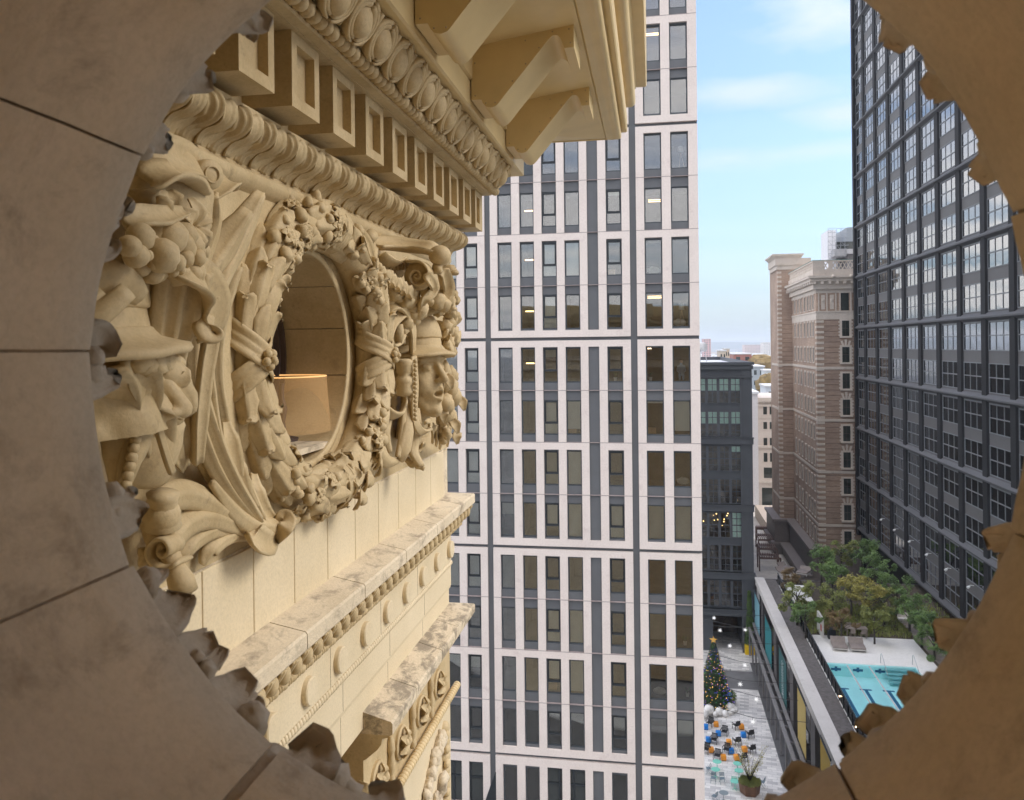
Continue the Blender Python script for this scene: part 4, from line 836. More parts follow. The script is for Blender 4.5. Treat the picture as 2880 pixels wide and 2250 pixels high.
# ---------------------------------------------------------------- white apartment block opposite
YW = 47.0; GR = [24.6, 12.5, .42, -11.68, -23.85, -36.2]
wb = thing('apartment_block', 'tall pinkish white panel apartment block with dark vertical window strips', 'building', (-9, YW + 8, GZ))
X1B = 2.56
bays = [(-20.5, -9.72, [(-19.6, -18.7), (-17.9, -17.0), (-16.3, -15.4), (-13.9, -13.0), (-12.30, -11.42), (-10.98, -10.14)], []),
        (-9.38, -1.27, [(-8.95, -8.10), (-7.63, -6.78), (-6.33, -5.46), (-5.01, -4.13), (-2.61, -1.72)], [(-3.69, -3.07)]),
        (-.90, X1B, [(-.44, .55), (1.05, 2.04)], [])]
mdark = MB(); mdark.box(-20.5, X1B - .25, YW + .30, YW + .42, -38, 26)
hole = []
ROWS = [(-.50, -2.54), (-3.55, -5.57), (-6.46, -8.50), (-9.50, -11.52)]
SK = 'slab_panel'
colname = {}
panels = []
for g in range(len(GR) - 1):
    gt, gb = GR[g], GR[g + 1]
    for bi, (a, b_, wins, gray) in enumerate(bays):
        m = MB(); top, bot = gt - .09, gb + .10; f0 = YW; d = .32
        base = (g == 4)
        op = [(w0, w1) for w0, w1 in wins] + gray; op.sort(); xs = a
        rows_ = [(gt - .47, gt - 5.97), (gt - 6.40, gb + .50)] if not base else [(gt - .55, gt - 5.9), (gt - 6.4, gb + .3)]
        # vertical piers
        for w0, w1 in op + [(b_, b_)]:
            m.box(xs, w0, f0, f0 + d, bot, top); xs = w1
        for w0, w1 in op:
            isg = (w0, w1) in gray
            m.box(w0, w1, f0, f0 + d, rows_[0][0], top); m.box(w0, w1, f0, f0 + d, bot, rows_[1][1])
            if not isg: m.box(w0, w1, f0, f0 + d, rows_[1][0], rows_[0][1])
        m.build('facade_panel', WHP, wb)
m = MB()                                                  # fine joints between precast pieces
for g in range(len(GR) - 1):
    for bi, (a, b_, wins, gray) in enumerate(bays):
        for z in (GR[g] - 2.98, GR[g] - 5.98, GR[g] - 9.0): m.box(a - .002, b_ + .002, YW - .004, YW + .3, z - .018, z + .018)
m.build('panel_joint', plain('joint_sealant', (.30, .25, .24)), wb)
# dark back layer: grooves, spandrels between windows
m = MB()
for g in range(len(GR) - 1):
    gt, gb = GR[g], GR[g + 1]
    for a, b_, wins, gray in bays:
        for w0, w1 in wins:
            R4 = [(gt + r0, gt + r1) for r0, r1 in ROWS] if g < 4 else [(gt - .7, gt - 3.6), (gt - 4.2, gt - 8), (gt - 8.5, gt - 11.5)]
            z = gt - .4
            for r0, r1 in R4:
                if z - r0 > .01: m.box(w0 - .03, w1 + .03, YW + .14, YW + .34, r0, z)
                z = r1
            m.box(w0 - .03, w1 + .03, YW + .14, YW + .34, gb + .3, z)
        for w0, w1 in gray: m.box(w0 - .03, w1 + .03, YW + .12, YW + .34, gb + .3, gt - .4)
for x0, x1 in ((-9.75, -9.35), (-1.30, -.87)): m.box(x0, x1, YW + .16, YW + .34, -38, 26)
for g in GR: m.box(-20.5, X1B - .10, YW + .20, YW + .34, g - .14, g + .14)
m.build('spandrel', DKP, wb)
m = MB()                                                  # side wall, roof, floor slabs and partitions
m.box(X1B - .30, X1B - .02, YW + .33, YW + 22, -38, 27); m.box(-20.5, X1B - .3, YW + 6, YW + 6.2, -38, 27); m.box(-20.5, X1B - .3, YW + .33, YW + 22, 26.5, 27)
m.build('side_wall', plain('dark_side_cladding', (.07, .075, .08), var=.3, scale=.3), wb)
m = MB()
for g in range(len(GR) - 1):
    for r0, r1 in ROWS: z = GR[g] + r0 + .32; m.box(-20.4, X1B - .32, YW + .42, YW + 5.9, z, z + .35)
for x in (-9.55, -5.2, -3.4, -1.1, -7.9, -13.4, .8): m.box(x - .06, x + .06, YW + .42, YW + 5.9, -36, 26)
m.box(-20.4, X1B - .31, YW + 4.6, YW + 4.7, -37, 26)
m.build('interior', INT, wb)
# windows: one of each kind built once, copied with shared meshes
def win_mesh(w, h, kind):
    """frame mesh at local origin = lower left outer corner"""
    f = MB(); e = .075; y0, y1 = YW + .20, YW + .31
    f.box(0, w, y0, y1, 0, e); f.box(0, w, y0, y1, h - e, h); f.box(0, e, y0, y1, e, h - e); f.box(w - e, w, y0, y1, e, h - e)
    k = MB()
    if kind == 'op':
        f.box(e, w - e, y0 + .01, y1, h * .34 - .04, h * .34 + .03); q = .055
        a, b2, c, d = e, w - e, h * .34 + .03, h - e
        k.box(a, b2, y0 - .03, y1 - .02, c, c + q); k.box(a, b2, y0 - .03, y1 - .02, d - q, d); k.box(a, a + q, y0 - .03, y1 - .02, c + q, d - q); k.box(b2 - q, b2, y0 - .03, y1 - .02, c + q, d - q)
    g = MB(); g.box(e, w - e, y0 + .045, y0 + .055, e, h - e)
    return f, k, g
wcache = {}
winlist = []
def add_window(w0, w1, zt, zb, kind, blind):
    key = (round(w1 - w0, 2), round(zt - zb, 2), kind); org = (w0, 0, zb)
    if key not in wcache:
        f, k, g = win_mesh(w1 - w0, zt - zb, kind); me = []
        for mb_, nm, mt in ((f, 'window', DKM), (k, 'casement', ALU), (g, 'pane', GL_W)):
            if mb_.v:
                o = mb_.build(nm, mt, None, org=(0, 0, 0)); me.append((nm, o.data)); bpy.data.objects.remove(o)
        wcache[key] = me
    root = None
    for nm, data in wcache[key]:
        o = bpy.data.objects.new(nm, data); C.objects.link(o)
        if root is None: root = o; o.parent = wb; o.location = Vector(org) - Vector(wb['_o'])
        else: o.parent = root
    if blind:
        h = zt - zb; frac, mat = blind; k2 = ('b', key[0], key[1], frac, mat.name)
        if k2 not in wcache:
            m = MB(); m.box(.07, w1 - w0 - .07, YW + .335, YW + .345, h * (1 - frac) + .06, h - .06); o = m.build('blind', mat, None, org=(0, 0, 0)); wcache[k2] = o.data; bpy.data.objects.remove(o)
        o = bpy.data.objects.new('blind', wcache[k2]); C.objects.link(o); o.parent = root
    return root
# columns: name -> x range; rows counted down from the second groove
cols = {'V': (-16.3, -15.4), 'X': (-13.9, -13.0), 'Y': (-12.30, -11.42), 'Z': (-10.98, -10.14), 'A': (-8.95, -8.10), 'B': (-7.63, -6.78), 'C': (-6.33, -5.46), 'D': (-5.01, -4.13), 'E': (-2.61, -1.72), 'F': (-.44, .55), 'G': (1.05, 2.04)}
OPC = 'ZCE'
B1, B2, B3 = (1.0, BLIND), (1.0, BLINDD), (.55, BLIND)
BL = {(0, 2): {}, (1, 0): {}, (1, 1): {'E': (.2, BLIND)}, (1, 2): {'Y': B1, 'Z': (.93, BLIND), 'C': B1, 'D': B1, 'E': (.1, BLIND)}, (1, 3): {'Y': B1, 'Z': B1, 'C': (1, BLIND)},
      (2, 0): {'Y': B2, 'Z': B1, 'C': (.3, BLINDD)}, (2, 1): {'Y': B1, 'Z': B1, 'C': B1, 'D': (.86, BLIND), 'G': (.9, BLIND), 'F': (.12, BLIND)}, (2, 2): {'Y': B1, 'Z': B1, 'C': (1, BLINDD), 'D': B1}, (2, 3): {'Y': B1, 'Z': B1, 'C': (.7, BLIND), 'D': B1, 'E': B1, 'F': B1, 'G': B1, 'A': (.4, BLINDD)},
      (3, 0): {'Y': B1, 'Z': B1, 'A': B2}, (3, 1): {'C': B1, 'D': (1, BLIND), 'F': (.8, BLINDD)}, (3, 2): {'Y': (.5, BLIND), 'Z': (.42, BLIND), 'C': (.62, BLIND), 'D': (.95, BLIND)}, (3, 3): {'C': (.66, BLIND), 'D': (.5, BLIND), 'E': (.55, BLIND), 'G': (.8, BLIND)}}
extra = MB()
for g in range(4):
    for r, (r0, r1) in enumerate(ROWS):
        vis = 'FG' if g == 0 else ('CDEFG' if (g, r) == (1, 0) else ('ABCDEFG' if (g, r) == (1, 1) else 'YZABCDEFG'))
        for cn, (w0, w1) in cols.items():
            zt, zb = GR[g] + r0, GR[g] + r1
            if cn in vis: add_window(w0, w1, zt, zb, 'op' if cn in OPC else 'fix', BL.get((g, r), {}).get(cn))
            else: extra.box(w0 + .05, w1 - .05, YW + .25, YW + .27, zb + .05, zt - .05)
extra.build('windows_out_of_sight', plain('dull_glass', (.06, .07, .08), rough=.1), wb, kind='stuff')
for cn, (w0, w1) in cols.items():                        # shop floor windows
    add_window(w0, w1, GR[4] - .7, GR[4] - 3.6, 'fix', None)
    if cn not in 'VX': pass
SHG = plain('shop_glass', (.03, .035, .035), rough=.08, spec=.8)
for x0, x1 in ((-12.9, -9.95), (-6.45, -4.0)): m = MB(); m.box(x0, x1, YW + .18, YW + .3, GR[4] - 3.7, GR[4] - .62); m.build('shop_window', SHG, wb)
m = MB()
for x0, x1 in ((-12.9, -9.95), (-6.45, -4.0)):
    for i in range(4): x = x0 + (x1 - x0) * i / 3; m.box(x - .05, x + .05, YW + .10, YW + .2, GR[4] - 3.7, GR[4] - .6)
    for z in (GR[4] - .65, GR[4] - 1.5, GR[4] - 3.65): m.box(x0, x1, YW + .11, YW + .19, z - .05, z + .05)
m.build('shop_window_frame', ALU, wb)
m = MB()
for g, r in ((1, 0), (1, 1), (1, 2), (1, 3), (2, 0)): z = GR[g] + ROWS[r][0] - .95; m.box(-7.45, -6.95, YW + .9, YW + .98, z, z + .07)
for g, r, x in ((1, 1, -.2), (1, 3, -.3), (0, 2, -.3)): z = GR[g] + ROWS[r][0] - .3 - .4 * (r == 1); m.box(x, x + .8, YW + .8, YW + .85, z, z + .04); m.box(x, x + .8, YW + .8, YW + .85, z + .1, z + .13)
m.build('ceiling_light', LITE, wb)
# things standing on the window sills
def room_item(kind, x, g, r, label):
    z = GR[g] + ROWS[r][1] + .08; y = YW + .75
    if kind == 'lamp':
        t = thing('floor_lamp', label, 'lamp', (x, y, z)); m = MB(); m.lathe([(.17, .95), (.14, 1.3)], (x, y, z), n=20); m.build('lamp_shade', simp('white_shade', (.8, .78, .72)), t, smooth=True)
        m = MB()
        for k in range(3): a = k * 2.09; m.tube([(x, y, z + .95), (x + .22 * cos(a), y + .22 * sin(a), z)], .015, 6)
        m.build('leg', simp('light_wood', (.5, .38, .25)), t)
    elif kind == 'box':
        m = MB(); m.bevbox(x - .25, x + .2, y - .2, y + .2, z, z + .32, .01); m.box(x - .02, x + .02, y - .202, y + .202, z + .1, z + .322)
        m.build('cardboard_box', simp('cardboard', (.50, .32, .16)), None, org=(x, y, z), label=label, cat='box')
    elif kind == 'pillow':
        m = MB(); m.ball((x, y, z + .22), .34, 14, 10, (1.1, .35, .62), .15, 2); m.build('cushion', simp('white_cushion', (.75, .74, .68)), None, org=(x, y, z), smooth=True, label=label, cat='cushion')
    elif kind == 'plant':
        t = thing('potted_plant', label, 'plant', (x, y, z)); m = MB(); m.lathe([(.08, 0), (.11, .2), (.1, .2), (.001, .18)], (x, y, z), n=14); m.build('pot', simp('white_pot', (.7, .7, .66)), t, smooth=True, ang=40)
        m = MB(); r2 = random.Random(int(x * 10))
        for k in range(16): a = r2.uniform(0, 6.3); L_ = r2.uniform(.2, .42); m.blade([(x, y, z + .18), (x + L_ * .4 * cos(a), y + L_ * .4 * sin(a), z + .2 + L_ * .7), (x + L_ * .8 * cos(a), y + L_ * .8 * sin(a), z + .2 + L_ * .6)], [.012, .04, .004], (cos(a), sin(a), .6), th=.004, ns=6, nu=3)
        m.build('foliage', simp('house_plant_leaf', (.06, .14, .05)), t)
    elif kind == 'toy':
        t = thing('plush_toy', label, 'toy', (x, y, z)); m = MB(); m.ball((x, y, z + .22), .2, 14, 10, (1, .8, 1)); m.ball((x, y, z + .5), .17, 14, 10); m.ball((x - .17, y - .02, z + .32), .07, 8, 6); m.ball((x + .17, y - .02, z + .32), .07, 8, 6); m.ball((x - .11, y - .1, z + .05), .08, 8, 6); m.ball((x + .11, y - .1, z + .05), .08, 8, 6); m.build('body', simp('yellow_plush', (.75, .52, .12)), t, smooth=True)
for a in [('lamp', 1.65, 1, 0, 'white shaded tripod lamp behind an upper corner window'), ('lamp', 1.6, 1, 3, 'pale lamp behind the corner window in line with the groove'), ('box', -2.35, 1, 2, 'small cardboard box on the sill of the narrow casement window'),
          ('pillow', .05, 1, 2, 'white cushion standing behind a bluish window'), ('pillow', 1.5, 1, 3, 'cream cushion behind the lowest window above the long groove'), ('box', -.1, 2, 1, 'tan cardboard box on the sill under a raised blind'),
          ('box', -4.7, 2, 1, 'brown cardboard box under a lowered pale blind'), ('plant', -.2, 2, 0, 'small green plant on a window sill'), ('plant', 1.6, 3, 1, 'leafy plant filling the corner window'), ('plant', -2.2, 2, 0, 'plant in a white pot on the narrow sill'),
          ('toy', .1, 3, 3, 'yellow plush toy sitting on a low window sill'), ('box', -6.0, 3, 2, 'framed cardboard sheet below a half blind'), ('pillow', 1.6, 2, 2, 'crumpled white bedding behind the corner window'), ('pillow', .15, 3, 2, 'grey white bundle on a window sill'), ('plant', 1.7, 3, 2, 'plant with orange leaves beside the corner window frame')]: room_item(*a)
# person seated behind the corner window
px, pz = 1.55, GR[2] + ROWS[0][1] + .1; py = YW + .9
ps = thing('person', 'person in a light blue shirt sitting behind the corner window', 'person', (px, py, pz))
def skin_body(name, pts, rad, edges, mat, parent, roots=(0,)):
    me = bpy.data.meshes.new(name); o3 = Vector(parent['_o']); me.from_pydata([tuple(Vector(p) - o3) for p in pts], edges, []); o = bpy.data.objects.new(name, me); C.objects.link(o); o.parent = parent
    o.modifiers.new('skin', 'SKIN'); 
    for i, r in enumerate(rad): me.skin_vertices[0].data[i].radius = (r, r) ; me.skin_vertices[0].data[i].use_root = i in roots
    s_ = o.modifiers.new('sub', 'SUBSURF'); s_.levels = 2; s_.render_levels = 2; me.materials.append(mat); return o
def body_pts(x, y, z): return [(x, y, z + .35), (x, y, z + .55), (x, y, z + .80), (x, y, z + .90), (x, y, z + 1.02), (x - .17, y, z + .80), (x - .24, y - .05, z + .55), (x - .12, y - .2, z + .42), (x + .17, y, z + .80), (x + .24, y - .05, z + .55), (x + .12, y - .2, z + .42), (x - .1, y - .35, z + .35), (x + .1, y - .35, z + .35), (x - .1, y - .35, z), (x + .1, y - .35, z)]
E_ = [(0, 1), (1, 2), (2, 3), (3, 4), (2, 5), (5, 6), (6, 7), (2, 8), (8, 9), (9, 10), (0, 11), (0, 12), (11, 13), (12, 14)]
def mk_skin(mod):
    pass
try:
    skin_body('body', body_pts(px, py, pz), [.15, .15, .13, .05, .10, .06, .045, .035, .06, .045, .035, .08, .08, .05, .05], E_, simp('light_blue_shirt', (.30, .42, .55)), ps)
except Exception as ex: print('skin', ex)
m = MB(); m.ball((px, py, pz + 1.07), .105, 12, 10, (.85, 1, 1.15)); m.ball((px, py - .1, pz + 1.05), .02, 6, 5); m.build('head', simp('skin', (.50, .32, .24)), ps, smooth=True)
m = MB(); m.ball((px, py + .03, pz + 1.12), .108, 12, 10, (.9, 1, .9)); m.build('hair', simp('dark_hair', (.05, .035, .03)), ps, smooth=True)
# ---------------------------------------------------------------- dark tower on the right
TW = MB; XT = 30.0; PB = 6.1; Yp0 = 75.7
PIER = plain('dark_grey_metal_pier', (.020, .020, .022), rough=.7, spec=.2, var=.06, scale=.6)
PIER2 = plain('bevelled_grey_ledge', (.085, .085, .09), rough=.6, spec=.3, var=.06, scale=.6)
SPN = plain('mid_grey_spandrel', (.115, .112, .112), rough=.6, spec=.3, var=.05, scale=.5)
GL_T = glass('reflective_tower_glass', 7.0, (.55, .62, .60), wob=.012, wscale=.4)
tw = thing('dark_tower', 'tall dark grey tower with gridded reflective windows on the right', 'building', (XT + 8, 100, GZ))
ys = [Yp0 + PB * i for i in range(-5, 10)]; ZL = [2.70 - 7.45 * k for k in range(-8, 5)]    # ledge tops
yN, yF = ys[0], ys[8] + 5.4
yF = 129.5
for y in ys:
    if y > 128: continue
    m = MB(); m.prism([(XT + .12, y - 1.15, -27.6), (XT - .18, y - 1.0, -27.6), (XT - .18, y + .05, -27.6), (XT + .12, y + .12, -27.6)], (0, 0, 95)); m.build('pier', PIER, tw)
m = MB(); m.box(XT - .4, XT + .1, yF - .9, yF, -28.6, 67.4); m.build('corner_pier', PIER, tw)
for z in ZL: m = MB(); m.prism([(XT + .1, yN, z + .04), (XT + .1, yN, z - .85), (XT - .40, yN, z - .55), (XT - .40, yN, z - .40)], (0, yF - yN, 0)); m.build('ledge', PIER2, tw)
m = MB()
for z in ZL: m.box(XT + .03, XT + .3, yN, yF, z - 4.70, z - 3.56); m.box(XT + .02, XT + .3, yN, yF, z - 1.0, z + .08)
for y in ys: m.box(XT + .035, XT + .3, y - 1.2, y + .16, -28, 67)
m.build('spandrel', SPN, tw)
m = MB(); m.box(XT + .3, XT + 30, yF - .4, yF, -38, 67); m.box(XT + 25, XT + 25.3, yN, yF, -38, 67); m.box(XT + .3, XT + 30, yN, yF, 67, 67.4); m.box(XT + .3, XT + 30, yN, yN + .3, -38, 67)
m.box(XT + .8, XT + 1.0, yN, yF, -38, -27.7); m.build('tower_wall', PIER, tw)
m = MB()
for z in ZL:
    for dz in (0, -3.7): m.box(XT + .35, XT + 7, yN + .3, yF - .4, z - 1.0 + dz - .15, z - 1.0 + dz + .15)
for y in ys: m.box(XT + .35, XT + 7, y - .6, y - .45, -28, 67)
m.box(XT + 6.8, XT + 7, yN + .3, yF - .4, -28, 67); m.build('interior', plain('office_interior', (.10, .095, .085), var=.5, scale=.3), tw)
CURT = plain('sheer_green_white_curtain', (.22, .31, .27), rough=.85, var=.1)
w_, h_ = PB - 1.34, 2.72
f = MB(); e = .09; X0_ = XT - .02; X1_w = XT + .10
f.box(X0_, X1_w, 0, w_, 0, e); f.box(X0_, X1_w, 0, w_, h_ - e, h_); f.box(X0_ + .01, X1_w, 0, w_, h_ * .52 - .05, h_ * .52 + .05)
for k in range(4): y = (w_ - e) * k / 3; f.box(X0_ + (.02 if k in (1, 2) else 0), X1_w + .004, y, y + e, .002, h_ - .002)
fo_ = f.build('window', plain('window_mullion', (.16, .17, .18), rough=.5), None, org=(0, 0, 0)); fd = fo_.data; bpy.data.objects.remove(fo_)
g_ = MB(); g_.box(XT + .04, XT + .05, e, w_ - e, e, h_ - e); go = g_.build('pane', GL_T, None, org=(0, 0, 0)); gd = go.data; bpy.data.objects.remove(go)
rr = random.Random(3); stuffw = MB(); stuffg = MB(); curt = MB(); cand = []
for k, z in enumerate(ZL):
    for j, zb in enumerate((z + .50, z - 3.50 - 0)):
        zb = z - 3.57 if j == 0 else z - 7.38
        for i in range(len(ys) - 1):
            y0 = ys[i] + .14
            if y0 > 128: continue
            d = sqrt(XT ** 2 + y0 ** 2 + zb ** 2); vis = 66 < y0 < 126 and abs(zb / y0) < .47 and zb > -29
            cand.append((not vis, d, y0, zb, min(w_, yF - .9 - y0)))
cand.sort(); n100 = 0
for inv, d, y0, zb, ww in cand:
    if zb > 60 or zb < -27.5: continue
    if not inv and n100 < 100 and ww > w_ - .01:
        n100 += 1; o = bpy.data.objects.new('window', fd); C.objects.link(o); o.parent = tw; o.location = Vector((0, y0, zb)) - Vector(tw['_o']); q = bpy.data.objects.new('pane', gd); C.objects.link(q); q.parent = o
    else:
        for v_, f_ in ((f, stuffw), (g_, stuffg)):
            b = len(f_.v); f_.v += [(v[0], v[1] * ww / w_ + y0, v[2] + zb) for v in v_.v]; f_.f += [tuple(b + i for i in q) for q in v_.f]
    if rr.random() < .55 and 50 < y0:                    # curtains, drawn in narrow lengths
        nn_ = rr.randint(1, 6); hh = rr.choice([.45, .5, 1, 1, 1])
        for q in range(6):
            if rr.random() < .5: continue
            yy = y0 + .1 + (w_ - .2) * q / 6; curt.box(XT + .34, XT + .36, yy, yy + (w_ - .2) / 6 * rr.uniform(.5, 1), zb + h_ * (1 - hh) + .05, zb + h_ - .05)
stuffw.build('window_frames', fd.materials[0], tw, kind='stuff'); stuffg.build('window_panes', GL_T, tw, kind='stuff'); curt.build('curtains', CURT, tw)
# small white brackets lights along the low ledge
for i in range(1, 9):
    y = ys[i + 3] + 2.6 if i + 3 < len(ys) else 0
    if not y or y > 128: continue
    m = MB(); m.tube([(XT - .1, y, -23.3), (XT - .5, y - .05, -23.25)], .03, 6); m.lathe([(.08, 0), (.13, .12), (.13, .3), (.001, .32)], (XT - .5, y - .05, -23.35), (-.6, -.3, -.3), 10); m.build('flood_light', simp('white_fitting', (.75, .75, .75)), tw, smooth=True, ang=40)
# ---------------------------------------------------------------- brick tower
BRK, bnt, bb_ = newmat('brown_roman_brick')
tc = nd(bnt, 'ShaderNodeTexCoord'); sp = nd(bnt, 'ShaderNodeSeparateXYZ'); bnt.links.new(tc.outputs['Object'], sp.inputs[0]); ad = nd(bnt, 'ShaderNodeMath', operation='ADD'); bnt.links.new(sp.outputs[0], ad.inputs[0]); bnt.links.new(sp.outputs[1], ad.inputs[1])
cm = nd(bnt, 'ShaderNodeCombineXYZ'); bnt.links.new(ad.outputs[0], cm.inputs[0]); bnt.links.new(sp.outputs[2], cm.inputs[1]); bt = nd(bnt, 'ShaderNodeTexBrick', Scale=1.0)
bt.inputs['Color1'].default_value = (.38, .265, .20, 1); bt.inputs['Color2'].default_value = (.50, .375, .29, 1); bt.inputs['Mortar'].default_value = (.40, .30, .23, 1); bt.inputs['Brick Width'].default_value = .5; bt.inputs['Row Height'].default_value = .12; bt.inputs['Mortar Size'].default_value = .02
bnt.links.new(cm.outputs[0], bt.inputs[0]); nz = nd(bnt, 'ShaderNodeTexNoise', Scale=.25, Detail=6); bnt.links.new(tc.outputs['Object'], nz.inputs[0]); rr1 = ramp(bnt, nz.outputs[0], [(.3, (.72, .70, .70)), (.7, (1.1, 1.08, 1.05))]); mu = nd(bnt, 'ShaderNodeMix', data_type='RGBA', blend_type='MULTIPLY'); mu.inputs[0].default_value = 1; bnt.links.new(bt.outputs[0], mu.inputs[6]); bnt.links.new(rr1.outputs[0], mu.inputs[7]); bnt.links.new(mu.outputs[2], bb_.inputs['Base Color']); bb_.inputs['Roughness'].default_value = .85
LST = stone('pale_limestone_trim', (.60, .52, .44), (.68, .60, .52), samt=.4, scale=.6, bump=.1, fine=10)
GRN = plain('grey_granite_base', (.16, .135, .125), rough=.6, scale=3)
DGL = plain('dark_window_glass', (.03, .035, .03), rough=.08, spec=.7)
XB, YB, YBF = 24.75, 132.0, 154.3
bt_ = thing('brick_tower', 'old brown brick tower with pale quoins and an ornate overhanging cornice', 'building', (XB + 6, YB + 10, GZ))
m = MB(); m.box(XB, XB + 16, YB, YBF, -31.6, 9.5); m.box(22.3, XB + 4, YBF, YBF + 10, -31.6, 14.6); m.build('wall', BRK, bt_)
m = MB(); z = -31                                         # rusticated courses: dark joints
while z < 4.5: m.box(XB + 1.1, XB + 16, YB - .015, YB + .1, z, z + .06); m.box(22.9, XB - .02, YBF - .015, YBF + .1, z, z + .06); z += .82
m.build('course_joints', plain('dark_joint', (.13, .08, .055)), bt_)
m = MB(); z = -31.3; k = 0; QZ = []
while z < 4.2:
    k += 1; QZ.append(z); z += .82
for nm_, bxx, zz in (('q1', (XB - .06, XB + 1.05, YB - .06, YB + .8), QZ), ('q2', (22.24, 22.95, YBF - .06, YBF + .5), QZ + [4.5 + .82 * k for k in range(11)])):
    m = MB(); m.bevbox(*bxx, 0, .36, .03); o = m.build('quoin', LST, None, org=(0, 0, 0)); qd = o.data; bpy.data.objects.remove(o)
    for z in zz: o = bpy.data.objects.new('quoin', qd); C.objects.link(o); o.parent = bt_; o.location = Vector((0, 0, z)) - Vector(bt_['_o'])
m = MB()
for z in (-27.98, -19.8, -11.85, -3.85): m.box(XB - .08, XB + 16, YB - .09, YBF - .001, z - .18, z + .22); m.box(22.22, XB, YBF - .09, YBF + 8, z - .18, z + .22)
m.box(XB - .05, XB + 16, YB - .05, YBF - .002, 3.65, 4.75); m.box(XB - .15, XB + 16, YB - .15, YBF - .002, 4.75, 4.95)
for i in range(12): m.box(XB + .6 + i * .75, XB + .85 + i * .75, YB - .10, YB, 4.35, 4.6)
m.build('string_course', LST, bt_)
m = MB(); m.box(XB - .12, XB + 16, YB - .12, YBF - .003, 7.7, 8.3); m.box(XB - .5, XB + 16, YB - .5, YBF - .004, 8.3, 9.0); m.box(XB - 1.0, XB + 16, YB - 1.0, YBF + .3, 9.5, 9.95)
m.prism([(XB - .5, YB - .5, 9.0), (XB + 16, YB - .5, 9.0), (XB + 16, YB - 1.15, 9.5), (XB - 1.15, YB - 1.15, 9.5)], (0, 0, .02)); m.prism([(XB - 1.15, YB - 1.15, 9.95), (XB - 1.15, YBF + .3, 9.95), (XB - 1.35, YBF + .3, 10.3), (XB - 1.35, YB - 1.35, 10.3)], (.9, .9, 0)); m.box(XB - 1.3, XB + 16, YB - 1.3, YBF + .2, 9.96, 10.35)
for i in range(14): m.box(XB - 1.1, XB - .3, YB - .9 + i * 1.7, YB - .4 + i * 1.7, 9.05, 9.5); m.box(XB - .6 + i * 1.1, XB - .2 + i * 1.1, YB - 1.1, YB - .3, 9.05, 9.5)
for x in (27.0, 29.6): m.ball((x, YB - 1.4, 10.15), .28, 10, 8)
m.build('cornice', LST, bt_)
m = MB(); bx0 = XB - .6                                   # pierced balustrade
m.box(bx0, XB + 16, YB - .75, YB - .5, 10.4, 11.3); m.box(bx0, bx0 + .25, YB - .5, YBF, 10.4, 11.3); m.box(bx0, XB + 16, YB - .78, YB - .45, 12.45, 12.65); m.box(bx0 - .03, bx0 + .3, YB - .45, YBF, 12.45, 12.65)
for x in (bx0 + .2, bx0 + 2.5, bx0 + 8): m.box(x - .2, x + (1.5 if x < bx0 + 1 else .4), YB - .76, YB - .48, 11.3, 12.45)
for i in range(22):
    x = bx0 + 1.9 + i * .55
    for s_ in (-1, 1): m.tube([(x - .28 * s_, YB - .62, 11.3), (x + .28 * s_, YB - .62, 12.45)], .07, 5)
for i in range(36):
    y = YB + i * .6
    for s_ in (-1, 1): m.tube([(bx0 + .12, y - .3 * s_, 11.3), (bx0 + .12, y + .3 * s_, 12.45)], .07, 5)
m.build('balustrade', LST, bt_)
m = MB(); m.box(bx0 - .05, XB + 16, YB - .80, YB - .44, 12.66, 12.72); m.box(bx0 - .06, bx0 + .32, YB - .44, YBF, 12.66, 12.72); m.build('copper_coping', simp('green_copper', (.12, .26, .22)), bt_)
m = MB(); m.box(22.1, XB + 3.2, YBF - .1, YBF + 9, 13.4, 14.2); m.box(21.9, XB + 3.3, YBF - .3, YBF + 9.2, 14.2, 15.4); m.prism([(21.9, YBF - .3, 15.4), (XB + 1.6, YBF - .3, 15.4), (XB + 1.9, YBF - .6, 15.9), (21.4, YBF - .6, 15.9)], (0, 9, 0)); m.box(21.3, XB + 2.0, YBF - .7, YBF + 9, 15.9, 16.2); m.build('chimney_tower_cap', LST, bt_)
def bwin(x0, x1, z0, z1, arch):
    s_ = MB(); s_.box(x0 - .32, x0, YB - .10, YB + .05, z0 - .2, z1 + .25); s_.box(x1, x1 + .32, YB - .10, YB + .05, z0 - .2, z1 + .25); s_.box(x0, x1, YB - .10, YB + .05, z1, z1 + .25); s_.box(x0 - .35, x1 + .35, YB - .28, YB + .05, z0 - .28, z0 - .03)
    for k in range(5):
        z = z0 + k * .5; s_.box(x0 - .5, x0 - .3, YB - .095, YB + .04, z, z + .25); s_.box(x1 + .3, x1 + .5, YB - .095, YB + .04, z, z + .25)
    if arch:
        for k in (-1, 0, 1): c_ = (x0 + x1) / 2; s_.prism([(c_ + k * .38 - .13, YB - .13, z1 + .2), (c_ + k * .38 + .13, YB - .13, z1 + .2), (c_ + k * .62 + .16, YB - .13, z1 + (1.2 if k == 0 else .95)), (c_ + k * .62 - .16, YB - .13, z1 + (1.2 if k == 0 else .95))], (0, .2, 0))
    w = s_.build('window', LST, bt_); g = MB(); g.box(x0, x1, YB - .02, YB + .02, z0, z1); g.build('pane', DGL, w); g = MB(); g.box(x0, x1, YB - .04, YB - .01, (z0 + z1) / 2 - .03, (z0 + z1) / 2 + .03); g.box((x0 + x1) / 2 - .02, (x0 + x1) / 2 + .02, YB - .04, YB - .01, z0, z1); g.build('sash', simp('brown_sash', (.07, .05, .04)), w)
for k in range(9): z1 = 3.43 - 4.03 * k; bwin(28.45, 29.52, z1 - 2.35, z1, k % 2 == 1)
m = MB(); m.box(28.35, 29.5, YB - .03, YB + .1, 5.0, 7.65); m.build('attic_window', DGL, bt_)
m = MB()
